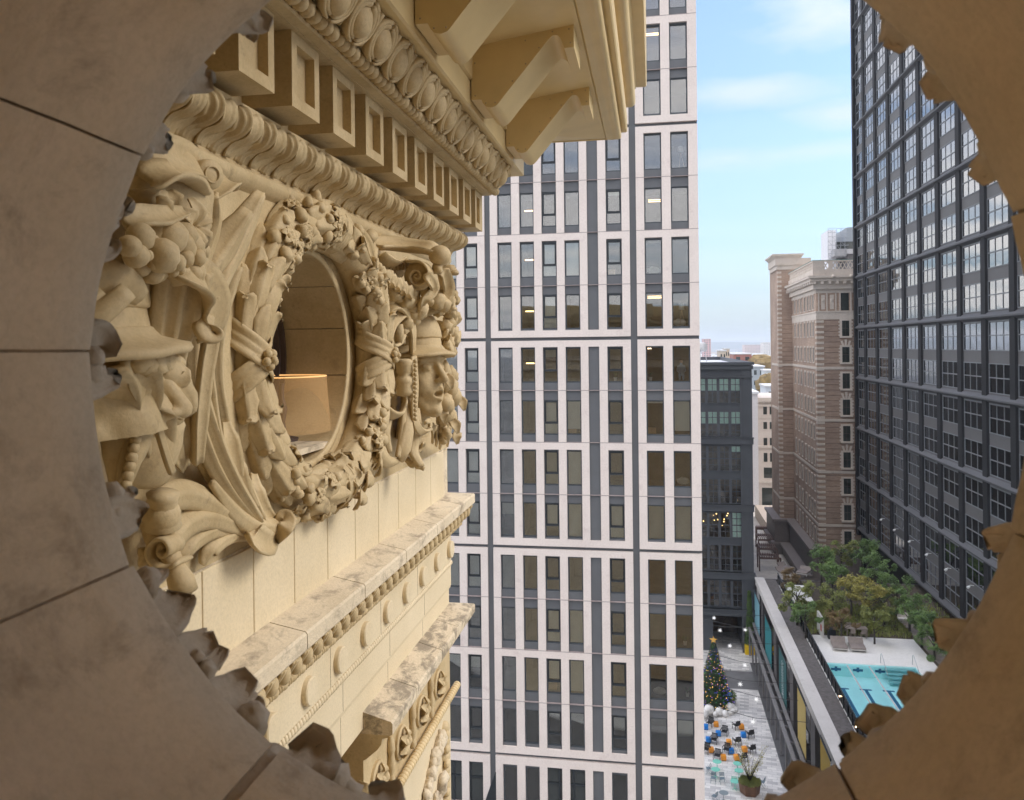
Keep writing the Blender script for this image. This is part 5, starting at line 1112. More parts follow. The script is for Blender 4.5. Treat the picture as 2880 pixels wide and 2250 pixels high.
for x in (25.0, 26.2, 27.5, 28.1, 29.7, 30.3): m.box(x, x + .18, YB - .14, YB, 4.95, 7.7)
for x in (25.45, 26.75): m.box(x, x + .55, YB - .08, YB, 5.2, 7.4); m.ball((x + .27, YB - .1, 6.6), .26, 10, 8, (.8, .5, 1.2), .4, 2)
m.build('frieze_panels', LST, bt_)
wf = MB(); wf.box(-.12, .03, -.55, .55, -.15, -.001); wf.box(-.09, .03, -.55, -.42, 0, 2.2); wf.box(-.09, .03, .42, .55, 0, 2.2); wf.box(-.12, .03, -.6, .6, 2.2, 2.5); wo = wf.build('window', LST, None, org=(0, 0, 0)); wfd = wo.data; bpy.data.objects.remove(wo)
wp = MB(); wp.box(-.02, .02, -.42, .42, 0, 2.2); wo = wp.build('pane', DGL, None, org=(0, 0, 0)); wpd = wo.data; bpy.data.objects.remove(wo)
for k in range(-1, 9):
    for i, y in enumerate((134.3, 136.6, 138.9, 141.6, 145.0, 147.8, 151.0)):
        z = 1.1 - 4.03 * k + (.0 if k >= 0 else .2)
        o = bpy.data.objects.new('window', wfd); C.objects.link(o); o.parent = bt_; o.location = Vector((XB, y, z)) - Vector(bt_['_o']); q = bpy.data.objects.new('pane', wpd); C.objects.link(q); q.parent = o
m = MB(); m.box(XB - 2.2, XB + 16, YB + .0, YBF - .01, -46, -35.9); m.box(XB - 1.0, XB + 16, YB - .1, YBF - .02, -35.9, -31.9); m.box(21.2, XB, YBF - 1.0, YBF + 10, -46, -31.9)
m.build('granite_base', GRN, bt_)
m = MB(); m.box(XB - 1.5, XB + 16, YB - .5, YBF - .03, -31.95, -31.55); m.box(XB - 2.7, XB - .9, YB, YBF - .03, -36.1, -35.7); m.box(20.8, XB - 1.5, YBF - 1.4, YBF + 10, -31.95, -31.55); m.box(20.6, XB - 2.7, YBF - 1.5, YBF + 10, -36.1, -35.7); m.build('granite_ledge', plain('pale_granite', (.22, .19, .18)), bt_)
# ================================================================ dark loft building closing the square
YL = 104.0; XL0, XL1 = -10.0, 11.86
IRON = plain('charcoal_cast_iron', (.075, .08, .09), rough=.5, var=.08, scale=.8)
IRON2 = plain('charcoal_trim', (.085, .09, .10), rough=.5, var=.08, scale=.8)
lo = thing('loft_building', 'charcoal iron fronted loft building with multi pane windows closing the square', 'building', (0, YL + 8, GZ))
m = MB(); zs = [(-4.2, -7.33), (-8.28, -11.42), (-12.53, -15.72), (-16.64, -19.72), (-20.75, -23.95), (-24.8, -28.05), (-29.15, -32.5)]
ztop = -4.2
for (a, b_), (c_, d_) in zip(zs, zs[1:] + [(-33.5, -33.5)]): m.box(XL0, 10.5, YL + .25, YL + .9, c_, b_)
m.box(XL0, XL1, YL + .1, YL + .9, -4.2, -2.2); m.box(10.5, XL1, YL, YL + .8, -38, -4.2); m.box(-10, 6.9, YL + .2, YL + .9, -38, -33.5)
m.box(XL1 - .3, XL1 - .02, YL + .8, YL + 46, -38, -2.2); m.box(XL0, XL1, YL + 45, YL + 46, -38, -2.2); m.box(XL0 - 20, XL1 - .5, YL + 46.01, YL + 105, -38, -8)
m.build('wall', IRON, lo)
m = MB(); m.box(XL0, XL1 + .25, YL - .35, YL + .1, -2.55, -2.2); m.box(XL0, XL1 + .15, YL - .2, YL + .09, -3.1, -2.6); m.box(XL0, XL1 + .1, YL - .12, YL + .08, -4.1, -3.95)
for z in (-11.9, -20.2, -28.55, -33.1): m.box(XL0, XL1 + .1, YL - .18, YL + .25, z - .42, z + .42); m.box(XL0, XL1 + .16, YL - .3, YL + .24, z + .3, z + .42)
m.box(10.4, 10.6, YL - .08, YL, -38, -4.2); m.box(10.7, 11.7, YL - .05, YL, -4.0, -3.2)
m.build('cornice', IRON2, lo)
m = MB(); m.box(XL0, XL1 - .3, YL + .9, YL + 45, -2.9, -2.75); m.build('roof', simp('white_roof', (.72, .72, .72)), lo)
LG = glass('loft_glass', 1.6, (.97, .99, .98), wob=.01)
wxs = [9.32 - 1.386 * i for i in range(14)]
GBL = plain('sea_green_blind', (.66, .88, .78), rough=.85, var=.1)
rr = random.Random(17); kcount = 0
ifr = MB(); w = 1.16
for ri, (a, b_) in enumerate(zs):
    for ci, x in enumerate(wxs):
        if x < 4.0: continue
        if kcount < 95:
            f = MB(); h = a - b_; x0, x1 = x, x + w; f.box(x0 - .11, x0 + .05, YL + .12, YL + .3, b_, a); f.box(x1 - .05, x1 + .11, YL + .12, YL + .3, b_, a); f.box(x0, x1, YL + .14, YL + .28, a - .08, a); f.box(x0, x1, YL + .14, YL + .28, b_, b_ + .1); f.box(x0, x1, YL + .14, YL + .28, (a + b_) / 2 - .06, (a + b_) / 2 + .04)
            f.box(x0 + w / 2 - .03, x0 + w / 2 + .03, YL + .15, YL + .27, b_, a)
            for q in (.25, .75): f.box(x0, x1, YL + .16, YL + .26, b_ + h * q - .025, b_ + h * q + .025)
            wo = f.build('window', IRON2, lo); p = MB(); p.box(x0, x1, YL + .20, YL + .205, b_ + .05, a - .05); p.build('pane', LG, wo)
            fr = 0
            if ri in (0, 1): fr = .5
            elif ri == 2: fr = rr.choice([.25, .22, .0, .25])
            elif ri == 3 and ci == 4: fr = .3
            elif ri == 4 and ci == 0: fr = 1
            elif ri == 5 and ci > 3: fr = .6
            if fr: p = MB(); p.box(x0 + .02, x1 - .02, YL + .30, YL + .31, a - (a - b_) * fr, a - .02); p.build('blind', GBL, wo)
            kcount += 1
m = MB()
for a, b_ in zs: m.box(XL0, XL1 - .4, YL + .9, YL + 8, b_ - .5, b_ - .3)
m.box(XL0, XL1 - .4, YL + 7, YL + 7.2, -38, -3)
m.build('interior', plain('warm_brown_interior', (.12, .08, .055), var=.7, scale=1.1), lo)
m = MB()
for k in range(16): m.ball((rr.uniform(4.5, 10), YL + rr.uniform(1.2, 3), rr.uniform(-23, -21)), .07, 6, 5)
m.build('pendant_lights', simp('pendant_bulb', (1, .7, .3), emit=(1, .6, .2), es=2), lo)
m = MB(); m.box(6.9, 10.5, YL + 12, YL + 12.2, -38, -33.5); m.box(6.7, 6.9, YL + .9, YL + 12, -38, -33.5); m.box(10.5, 10.7, YL + .9, YL + 12, -38, -33.5); m.box(6.7, 10.7, YL + .9, YL + 12.2, -33.6, -33.4); m.build('passage', IRON, lo)
m = MB(); m.lathe([(.001, 0), (.85, 0), (.95, .15), (.95, .95), (.85, 1.1), (.001, 1.12)], (6.2, YL + 10, -.9), (0, .15, 1), 20)
for k in range(4): m.tube([(6.2 + .7 * cos(k * 1.57), YL + 10 + .7 * sin(k * 1.57), -.9), (6.2 + .95 * cos(k * 1.57), YL + 10 + .95 * sin(k * 1.57), -2.8)], .05, 5)
m.build('water_tank', simp('white_tank', (.8, .8, .8)), None, org=(6.2, YL + 10, -2.8), smooth=True, label='round white tank on legs on the loft roof', cat='water tank')
t = thing('rooftop_cooler', 'white boxy cooling unit on the loft roof beside the tank', 'cooling unit', (4.7, YL + 9, -2.75)); m = MB(); m.bevbox(3.9, 5.5, YL + 8, YL + 10, -2.7, .3, .1); m.build('body', simp('white_metal_unit', (.78, .78, .78)), t)
# ---------------------------------------------------------------- buildings further off between the loft building and the brick tower
BG = stone('cream_stone', (.64, .55, .47), (.70, .61, .53), scale=.3, bump=.05, fine=6, samt=.2)
def yat(dx, dy, Y): return at(dx, dy, 1, Y)
cb = thing('cream_stone_building', 'small cream stone office building with paired windows seen in the gap', 'building', (24, 205, GZ)); Yc = 200.0
a = yat(1616, 848, Yc); b_ = yat(1672, 848, Yc)
m = MB(); m.box(a.x, b_.x + 6, Yc, Yc + 20, -45, a.z); m.build('wall', BG, cb)
m = MB(); m.box(a.x - .4, b_.x + 6, Yc - .5, Yc, a.z - .9, a.z); m.box(a.x - .2, b_.x + 6, Yc - .3, Yc, a.z - 2.1, a.z - 1.6)
for i in range(18): m.box(a.x + i * .6, a.x + .3 + i * .6, Yc - .45, Yc, a.z - 1.3, a.z - .9)
for dy in (953, 1028): z = yat(1640, dy, Yc).z; m.box(a.x - .2, b_.x + 6, Yc - .4, Yc, z - .25, z + .25)
z = yat(1640, 892, Yc).z; m.box(a.x, b_.x + 6, Yc - .15, Yc, z, z + .3)
m.build('cornice', simp('cream_trim', (.60, .52, .44)), cb)
for dy0, dy1 in ((867, 884), (900, 915), (934, 950), (966, 985)):
    for dx0, dx1 in ((1628, 1636), (1641.5, 1650), (1655, 1663)):
        z1 = yat(1640, dy0, Yc).z; z0 = yat(1640, dy1, Yc).z; x0 = yat(dx0, 900, Yc).x; x1 = yat(dx1, 900, Yc).x
        f = MB(); f.box(x0 - .15, x1 + .15, Yc - .1, Yc + .05, z0 - .25, z0); f.box(x0 - .1, x0, Yc - .08, Yc + .05, z0, z1); f.box(x1, x1 + .1, Yc - .08, Yc + .05, z0, z1); wo = f.build('window', simp('cream_trim2', (.6, .52, .44)), cb); g = MB(); g.box(x0, x1, Yc - .02, Yc + .02, z0, z1); g.build('pane', DGL, wo)
m = MB(); p0 = yat(1629, 997, Yc); p1 = yat(1665, 1020, Yc); m.box(p0.x, p1.x, Yc - .05, Yc + .05, p1.z, p0.z); p0 = yat(1625, 1040, Yc); p1 = yat(1665, 1090, Yc); m.box(p0.x, p1.x, Yc - .05, Yc + .05, p1.z, p0.z)
m.build('shop_windows', DGL, cb)
wt = thing('white_corner_wall', 'narrow white rendered building end left of the cream stone building', 'building', (19, 204, GZ)); a2 = yat(1603, 840, Yc - 4); b2 = yat(1616, 840, Yc - 4); m = MB(); m.box(a2.x - 9, b2.x, Yc - 4, Yc + 15, -45, a2.z); m.build('wall', simp('white_render', (.68, .65, .64)), wt); m = MB(); m.box(a2.x - 9, b2.x + .3, Yc - 4.3, Yc + 15, a2.z, a2.z + .5); m.build('roof_edge', simp('white_edge', (.75, .75, .75)), wt)
def far_box(name, label, dx0, dx1, dy, Y, dep, mat, extra=None, group=None, cat='building'):
    p = yat(dx0, dy, Y); q = yat(dx1, dy, Y); t = thing(name, label, cat, ((p.x + q.x) / 2, Y + dep / 2, GZ), group); m = MB(); m.box(p.x, q.x, Y, Y + dep, GZ, p.z); m.build('wall', mat, t)
    n = max(2, int((q.x - p.x) / 4)); m = MB()
    hgt = p.z - GZ; fl = max(1, int(hgt / 4))
    for i in range(n):
        for k in range(min(fl, 9)):
            x = p.x + (q.x - p.x) * (i + .3) / n; z = p.z - 1.2 - k * 4
            if z - 2 > GZ: m.box(x, x + (q.x - p.x) / n * .45, Y - .04, Y + .05, z - 1.8, z)
    if m.v: m.build('windows', DGL, t)
    m = MB(); m.box(p.x - .3, q.x + .3, Y - .3, Y + dep + .3, p.z, p.z + .5); m.build('roof', simp('pale_roof', (.62, .62, .62)), t); return t
far_box('grey_block', 'plain grey windowless block with a pale roof behind the cream building', 1604, 1630, 783, 330, 25, simp('grey_cladding', (.33, .36, .38)))
far_box('white_shed', 'white box building right behind the cream building parapet', 1633, 1675, 826, 235, 12, simp('white_cladding', (.66, .70, .74)))
far_box('pale_green_tower', 'tall whitish slab rising in the far gap', 1633, 1662, 792, 300, 12, simp('white_cladding_b', (.62, .66, .68)))
far_box('red_brick_warehouse', 'low red brick warehouse beyond the loft roof', 1564, 1603, 756, 420, 40, simp('red_brick', (.35, .14, .10)))
far_box('tan_tower', 'tan stepped tower beyond the white tank', 1547, 1556, 745, 380, 15, simp('tan_wall', (.55, .42, .30)))
far_box('beige_hall', 'beige hall with a pale roof beyond the tank', 1535, 1548, 749, 350, 15, simp('beige_wall', (.55, .46, .36)))
far_box('distant_pink_block', 'pinkish high rise far off near the horizon, right side of the gap', 1588, 1625, 735.5, 2300, 60, simp('far_pink', (.66, .50, .46)))
far_box('distant_white_block', 'whitish high rise far off against the brick tower', 1628, 1650, 730.5, 2200, 60, simp('far_white', (.70, .64, .58)))
far_box('distant_brick_towers', 'cluster of pink brick towers on the horizon above the white unit', 1500, 1516, 723, 1500, 50, simp('far_brick', (.50, .30, .28)))
FW = simp('far_white_roof', (.78, .79, .80)); FG = simp('far_grey', (.45, .47, .50)); FB = simp('far_tan', (.52, .45, .38)); rr = random.Random(77)
for nm, mt, cnt in (('distant_low_city', FW, 620), ('distant_grey_city', FG, 420), ('distant_brown_city', FB, 420)):
    m = MB()
    for k in range(cnt):
        Y = 500 * (5.5 ** rr.random()); az = rr.uniform(-.02, .20); x = Y * az + rr.uniform(-20, 20); s_ = rr.uniform(10, 34) * (Y / 1000) ** .4; h = rr.uniform(5, 15); m.box(x, x + s_, Y, Y + rr.uniform(8, 30), GZ, GZ + h)
    m.build(nm, mt, None, label='distant low rise city reading as one mass toward the horizon', cat='distant city', kind='stuff')
TREEFAR = simp('far_foliage', (.10, .11, .05), var=.5, scale=.08); m = MB()
for k in range(500):
    Y = 400 * (5 ** rr.random()); az = rr.uniform(.0, .2); m.ball((Y * az, Y, GZ + 4), rr.uniform(4, 9), 7, 5, (1.3, 1, .9), .5, k)
m.build('distant_woods', TREEFAR, None, label='far off tree cover between the distant roofs', cat='woods', kind='stuff')
m = MB()
for k in range(60):
    P = yat(rr.uniform(1618, 1655), rr.uniform(764, 778), 400); m.ball((P.x, 400 + rr.uniform(0, 30), P.z - 2), rr.uniform(2, 4.5), 7, 5, (1.2, 1, .9), .5, k)
for k in range(16): P = yat(rr.uniform(1632, 1645), rr.uniform(800, 815), 290); m.ball((P.x, 290 + rr.uniform(0, 6), P.z - 2), rr.uniform(1.5, 3), 7, 5, (1, 1, 1.2), .5, k)
m.build('autumn_trees', simp('autumn_leaf', (.22, .15, .05), var=.5, scale=.3), None, label='clump of autumn coloured trees beyond the grey block', cat='woods', kind='stuff')
m = MB(); N_ = 60                                          # ridge of hills on the horizon
for i in range(N_): x = -2500 + 5500 * i / (N_ - 1); hgt = 14 + 10 * noise.noise(Vector((x / 900, 1, 0))) + 4 * noise.noise(Vector((x / 150, 3, 0))); m.v += [(x, 7000, GZ), (x, 7300, hgt - 20 + EYE * .55)]
for i in range(N_ - 1): m.f.append((2 * i, 2 * i + 2, 2 * i + 3, 2 * i + 1))
b = len(m.v)
for i in range(N_): m.v.append((m.v[2 * i][0], 8000, GZ))
for i in range(N_ - 1): m.f.append((2 * i + 1, 2 * i + 3, b + i + 1, b + i))
m.build('hills', simp('hill_woods', (.05, .08, .06)), None, kind='structure')
# tower under construction behind the brick tower
ct = thing('scaffolded_tower', 'grey concrete tower with white sheeting and scaffolding behind the brick cornice', 'building', (42, 205, GZ)); YK = 200
def bx(m, d0, d1, e0, e1, Y0, Y1_): p = yat(d0, e0, Y0); q = yat(d1, e1, Y0); m.box(p.x, q.x, Y0, Y1_, q.z, p.z)
m = MB(); bx(m, 1806, 1850, 485, 515, YK, YK + 15); m.build('wall', simp('blue_grey_concrete', (.30, .33, .36)), ct)
m = MB(); bx(m, 1808, 1850, 515, 1000, YK + 1, YK + 14); m.build('core', simp('grey_core', (.26, .24, .23)), ct)
m = MB(); bx(m, 1780, 1806, 531, 545, YK - .1, YK + 12); bx(m, 1806, 1850, 531, 540, YK - .6, YK); m.build('slab', simp('pale_slab', (.42, .41, .41)), ct)
m = MB(); bx(m, 1765.5, 1785, 491, 700, YK + 4, YK + 12); m.build('white_sheeting', simp('white_sheet', (.80, .80, .82)), ct)
m = MB()
for i in range(5):
    for k in range(7): p = yat(1766 + i * 9, 487 + k * 9, YK - .5); q = yat(1766 + i * 9 + 8, 487 + k * 9 + 8, YK - .5); m.tube([p, (q.x, q.y, p.z)], .05, 4); m.tube([p, (p.x, p.y, q.z)], .05, 4); m.tube([p, q], .035, 4) if (i + k) % 3 == 0 else None
m.build('scaffolding', simp('scaffold_steel', (.35, .36, .38)), ct)
m = MB(); bx(m, 1783, 1850, 516, 531, YK, YK + .5); m.build('glazing', DGL, ct)
# low market yard with lit lights and pergola between the buildings, beyond the podium
my = thing('courtyard_terrace', 'pale terrace with brown pergolas in the gap below the cream building', 'terrace', (19, 130, GZ))
m = MB(); m.box(11.9, 30, 122, 196, GZ - .4, GZ + .05); m.build('paving', simp('pale_terrace', (.62, .58, .52), var=.2, scale=.4), my)
for i, (dx, dy, w_, d_) in enumerate([(1634, 1145, 3.2, 4), (1636, 1165, 3.0, 3), (1640, 1185, 3.4, 2.5), (1630, 1125, 3, 1.5)]):
    P = at(dx, dy, 2, -35.6); m = MB()
    for k in range(9): m.box(P.x - w_ / 2 + w_ * k / 9, P.x - w_ / 2 + w_ * k / 9 + .16, P.y - d_ / 2, P.y + d_ / 2, -35.6, -35.4)
    m.box(P.x - w_ / 2, P.x + w_ / 2, P.y - d_ / 2, P.y - d_ / 2 + .2, -35.9, -35.6); m.box(P.x - w_ / 2, P.x + w_ / 2, P.y + d_ / 2 - .2, P.y + d_ / 2, -35.9, -35.6)
    for sx in (-1, 1):
        for sy in (-1, 1): m.box(P.x + sx * w_ / 2 - .1, P.x + sx * w_ / 2 + .1, P.y + sy * d_ / 2 - .1, P.y + sy * d_ / 2 + .1, -37.95, -35.6)
    m.build('pergola', simp('brown_timber', (.16, .10, .08)), my)
m = MB(); P = at(1628, 1085, 1, 190); Q_ = at(1662, 1097, 1, 190); m.box(P.x - 1, Q_.x, 189.8, 190, Q_.z, P.z + .2); m.build('hoarding', simp('grey_hoarding', (.45, .48, .48)), my)
m = MB(); P = at(1628, 1100, 1, 172); m.box(P.x, P.x + 12, 168, 186, P.z - 4, P.z - .5); m.build('low_roof', simp('tan_low_roof', (.50, .41, .33)), my)
# ================================================================ ground and street
m = MB(); m.quad((-9000, -3000, GZ - .3), (9000, -3000, GZ - .3), (9000, 12000, GZ - .3), (-9000, 12000, GZ - .3)); m.build('ground', plain('city_ground', (.20, .20, .19), var=.4, scale=.02, rough=.9), None, kind='structure')
# paver mosaic
PV, pnt, pb = newmat('grey_mosaic_pavers'); tc = nd(pnt, 'ShaderNodeTexCoord'); mp = nd(pnt, 'ShaderNodeMapping'); mp.inputs['Rotation'].default_value = (0, 0, .12); pnt.links.new(tc.outputs['Object'], mp.inputs[0])
ch = nd(pnt, 'ShaderNodeTexBrick', Scale=1.0); ch.inputs['Brick Width'].default_value = .85; ch.inputs['Row Height'].default_value = .42; ch.inputs['Mortar Size'].default_value = .008; ch.inputs['Color1'].default_value = (.80, .78, .75, 1); ch.inputs['Color2'].default_value = (.46, .45, .45, 1); ch.inputs['Mortar'].default_value = (.22, .22, .22, 1); ch.inputs['Bias'].default_value = -.1
pnt.links.new(mp.outputs[0], ch.inputs[0]); nz = nd(pnt, 'ShaderNodeTexNoise', Scale=.5, Detail=6); pnt.links.new(tc.outputs['Object'], nz.inputs[0]); r1 = ramp(pnt, nz.outputs[0], [(.3, (.85, .85, .85)), (.7, (1.08, 1.08, 1.08))]); mu = nd(pnt, 'ShaderNodeMix', data_type='RGBA', blend_type='MULTIPLY'); mu.inputs[0].default_value = 1; pnt.links.new(ch.outputs[0], mu.inputs[6]); pnt.links.new(r1.outputs[0], mu.inputs[7]); pnt.links.new(mu.outputs[2], pb.inputs['Base Color']); pb.inputs['Roughness'].default_value = .8
m = MB(); m.box(2.6, 12.6, 44, 93.0, GZ - .25, GZ); m.box(-10, 12.6, 98.4, YL + 14, GZ - .25, GZ + .02); m.build('plaza_paving', PV, None, kind='structure')
m = MB(); m.box(2.6, 12.6, 93.0, 98.4, GZ - .25, GZ - .12)
for k in range(5): m.box(2.6, 12.6, 93.0 + k * .5, 93.28 + k * .5, GZ - .12, GZ - .10)
m.build('road', simp('dark_street_paving', (.16, .16, .165), var=.2, scale=.5), None, kind='structure')
# ================================================================ podium with the pool deck
XP = 12.0; ZD = -28.6; YP0, YP1 = 40.0, 103.5
pd = thing('pool_podium', 'long low podium with a concrete parapet, hanging banners and a rooftop deck', 'building', (20, 72, GZ))
CON = stone('grey_concrete_coping', (.58, .55, .52), (.66, .63, .60), samt=.4, scale=.6, bump=.1, fine=14, stain=(.30, .26, .24))
m = MB(); m.box(XP - .12, XP + .95, YP0, YP1, ZD - .12, ZD + .12); m.box(XP - .04, XP + .5, YP0, YP1, ZD - .75, ZD - .12); y = YP0
m.build('coping', CON, pd)
m = MB(); m.box(XP + .95, XP + 2.3, YP0, YP1, ZD - .3, ZD - .02); m.build('gravel_strip', stone('dark_gravel', (.10, .09, .085), (.17, .155, .15), samt=.3, scale=3, bump=.6, fine=25, rough=.95), pd)
DECK = stone('pale_deck_stone', (.80, .78, .74), (.84, .82, .79), samt=.15, scale=.5, bump=.03, fine=8)
SOIL = stone('planting_soil', (.06, .05, .035), (.11, .085, .06), samt=.4, scale=1, bump=.6, fine=15)
# pool basin and deck pieces
px0, px1, pyN, pyF = XP + 2.75, 22.4, 52.0, 76.9
m = MB(); m.box(XP + 2.3, 24.3, pyF + .0, 84.0, ZD - .2, ZD + .03); m.box(px1 + .01, 24.3, 48, pyF, ZD - .2, ZD + .03); m.box(XP + 2.3, px0, 48, pyF - .01, ZD - .2, ZD + .03); m.build('deck', DECK, pd); m = MB(); m.box(XP + 2.3, 17.2, 94, 101, ZD - .2, ZD + .035); m.build('far_terrace', DECK, pd)
m = MB(); m.box(XP + 2.3, 33, 84.01, 93.99, ZD - .3, ZD - .0); m.box(17.21, 33, 94.0, 103, ZD - .3, ZD - .0); m.box(26.2, 33, 48, 84, ZD - .3, ZD - .0); m.box(24.31, 24.6, 48, 84, ZD - .3, ZD); m.build('planting_bed', SOIL, pd)
m = MB(); y = 48
while y < 90: m.box(24.61, 26.19, y, y + .13, ZD - .1, ZD + .04); y += .15
m.build('boardwalk', simp('weathered_timber_planks', (.26, .22, .19), var=.25, scale=2), pd)
POOLT = plain('aqua_pool_tile', (.62, .95, .97), rough=.4, var=.05, scale=1.0); NAVY = simp('navy_lane_tile', (.015, .13, .26))
m = MB(); zf = ZD - 1.15; m.box(px0, px1, pyN, pyF, zf - .1, zf); m.box(px0 - .02, px0, pyN, pyF, zf, ZD); m.box(px1, px1 + .005, pyN, pyF, zf, ZD); m.box(px0, px1, pyF - .02, pyF, zf, ZD); m.build('pool_basin', POOLT, pd)
m = MB()
for x in (px0 + 1.0, px0 + 2.85, px0 + 4.7): m.box(x - .14, x + .14, pyN, pyF - 2.6, zf, zf + .012); m.box(x - .48, x + .48, pyF - 2.85, pyF - 2.6, zf, zf + .013); m.box(x - .11, x + .11, pyF - .04, pyF - .021, zf + .45, ZD - .28); m.box(x - .42, x + .42, pyF - .045, pyF - .022, ZD - .62, ZD - .42)
m.build('lane_markings', NAVY, pd)
WAT, wnt, wb_ = newmat('pool_water'); wb_.inputs['Base Color'].default_value = (.75, .96, 1, 1); wb_.inputs['Roughness'].default_value = .02; wb_.inputs['IOR'].default_value = 1.33
for n in list(wnt.nodes):
    if n.type == 'BSDF_PRINCIPLED': wnt.nodes.remove(n)
ou = [n for n in wnt.nodes if n.type == 'OUTPUT_MATERIAL'][0]; mx = nd(wnt, 'ShaderNodeMixShader'); gl = nd(wnt, 'ShaderNodeBsdfGlossy'); gl.inputs['Roughness'].default_value = .03; tr = nd(wnt, 'ShaderNodeBsdfTransparent'); tr.inputs[0].default_value = (.86, .98, .99, 1); fr_ = nd(wnt, 'ShaderNodeFresnel'); fr_.inputs[0].default_value = 1.33
tc = nd(wnt, 'ShaderNodeTexCoord'); n_ = nd(wnt, 'ShaderNodeTexNoise', Scale=1.6, Detail=3); wnt.links.new(tc.outputs['Object'], n_.inputs[0]); bp_ = nd(wnt, 'ShaderNodeBump', Strength=.6, Distance=.03); wnt.links.new(n_.outputs[0], bp_.inputs['Height']); wnt.links.new(bp_.outputs[0], gl.inputs['Normal'])
wnt.links.new(fr_.outputs[0], mx.inputs[0]); wnt.links.new(tr.outputs[0], mx.inputs[1]); wnt.links.new(gl.outputs[0], mx.inputs[2]); wnt.links.new(mx.outputs[0], ou.inputs[0])
m = MB(); m.quad((px0, pyN, ZD - .12), (px1, pyN, ZD - .12), (px1, pyF, ZD - .12), (px0, pyF, ZD - .12)); m.build('pool_water', WAT, None, kind='structure')
for i, x in enumerate((px0 + 1.93, px0 + 3.78)):
    m = MB(); y = pyN
    while y < pyF - .1: m.tube([(x, y, ZD - .10), (x, y + .16, ZD - .10)], .055, 6); y += .22
    m.build('lane_rope', simp('pale_float', (.62, .50, .50)), None, org=(x, 64, ZD - .1), label='pale lane rope on the pool, %s one' % ('left' if i == 0 else 'right'), cat='lane rope')
st = thing('pool_steps', 'pool steps with curved steel handrails at the far end of the pool', 'pool steps', (px1 - 1.6, pyF - 1, ZD)); m = MB()
for k in range(4): m.box(px1 - 2.6, px1 - .25, pyF - .5 - k * .42, pyF - .05 - k * .42, ZD - .28 - k * .2, ZD - .2 - k * .2)
m.build('step', simp('teal_step', (.25, .50, .52)), st)
m = MB()
for x in (px1 - 2.75, px1 - .1): m.tube([(x, pyF + .5, ZD), (x, pyF + .45, ZD + .85), (x, pyF + .2, ZD + .98), (x, pyF - .1, ZD + .85), (x, pyF - 1.9, ZD - .25)], .03, 6)
m.build('handrail', simp('steel_rail', (.55, .57, .58), metal=.6), st, smooth=True)
# deck railing
rl = thing('deck_railing', 'dark metal railing with glass and small lights along the pool deck', 'railing', (XP + 2.35, 72, ZD)); m = MB(); xr = XP + 2.35
y = 50.0
while y < 102: m = MB(); m.box(xr - .06, xr + .06, y - .05, y + .05, ZD - .25, ZD + 1.15); m.build('post', ALU, rl); y += 1.45
m = MB(); m.box(xr - .045, xr + .045, 49, 102, ZD + 1.08, ZD + 1.14); m.box(xr - .02, xr + .02, 49, 102, ZD + .1, ZD + .14); m.build('rail', ALU, rl)
m = MB(); m.box(xr - .006, xr + .006, 49, 102, ZD + .15, ZD + 1.05); m.build('glass_panel', glass('railing_glass', 1.4, (.85, .88, .87)), rl)
m = MB()
for y in (57.8, 63.1, 68.4): m.ball((xr - .08, y, ZD + .55), .06, 8, 6)
m.build('rail_light', simp('warm_rail_light', (1, .8, .5), emit=(1, .7, .4), es=3), rl)
# podium facade
m = MB(); ycol = []
tmpY = [onY for onY in []]
BAN = [(18, 545, (.22, .45, .52), 'pale blue', 450, 640, 0, 40), (97, 0, (.02, .20, .22), 'teal', 625, 832, 76, 117), (190, 0, (.018, .10, .10), 'dark green lettered', 835, 1065, 166, 213), (312, 0, (.46, .34, .10), 'mustard', 1105, 1370, 285, 338), (465, 0, (.58, .38, .04), 'golden yellow', 1455, 1600, 433, 497)]
def P7(x, y, val=XP - .02): return at((2120 + x / 2.275) * .758333, (1500 + y / 2.275) * .758333, 0, val)
ban_y = []
for bi, (xc, _, col, nm, y0_, y1_, xa, xb) in enumerate(BAN):
    a = P7(xb, y0_); b_ = P7(xa, y0_); zt = a.z; zb = P7((xa + xb) / 2, y1_).z; ya, yb = a.y, b_.y
    ban_y.append((ya, yb)); xf = XP - .10
    t = thing('banner', '%s banner hanging on the podium wall' % nm, 'banner', (xf, (ya + yb) / 2, zb), 'banners along the podium')
    m = MB(); m.box(xf, xf + .02, ya + .05, yb - .05, zb, zt); m.build('cloth', simp('banner_' + nm.replace(' ', '_'), col, var=.05), t)
    m = MB(); m.box(xf - .03, xf + .06, ya - .1, yb + .1, zt, zt + .12); m.box(xf - .02, xf + .05, ya - .1, yb + .1, zb - .1, zb); m.build('rod', ALU, t)
    if bi == 2:
        for li, txt in enumerate(('@EASTMARKETPHL', '#EASTMARKETPHL')):
            cu = bpy.data.curves.new('lettering', 'FONT'); cu.body = txt; cu.size = .62; cu.extrude = .004; cu.align_x = 'CENTER'; to = bpy.data.objects.new('lettering', cu); C.objects.link(to)
            dg = bpy.context.evaluated_depsgraph_get(); me = bpy.data.meshes.new_from_object(to.evaluated_get(dg)); bpy.data.objects.remove(to)
            o = bpy.data.objects.new('lettering', me); C.objects.link(o); me.materials.clear(); me.materials.append(simp('white_letters', (.8, .8, .78))); o.parent = t
            Lw = max(v.co.x for v in me.vertices) - min(v.co.x for v in me.vertices); s_ = (zt - zb) * .78 / Lw
            # text runs upward on the -X face: text x -> +z, text y -> +... away from the reader's right
            M_ = Matrix(((0, 0, -1, 0), (0, 1, 0, 0), (1, 0, 0, 0), (0, 0, 0, 1)))
            o.matrix_local = Matrix.Translation((-.012, (.18 if li == 0 else -.42) * 1.0, (zt - zb) * .47)) @ M_ @ Matrix.Scale(s_, 4)
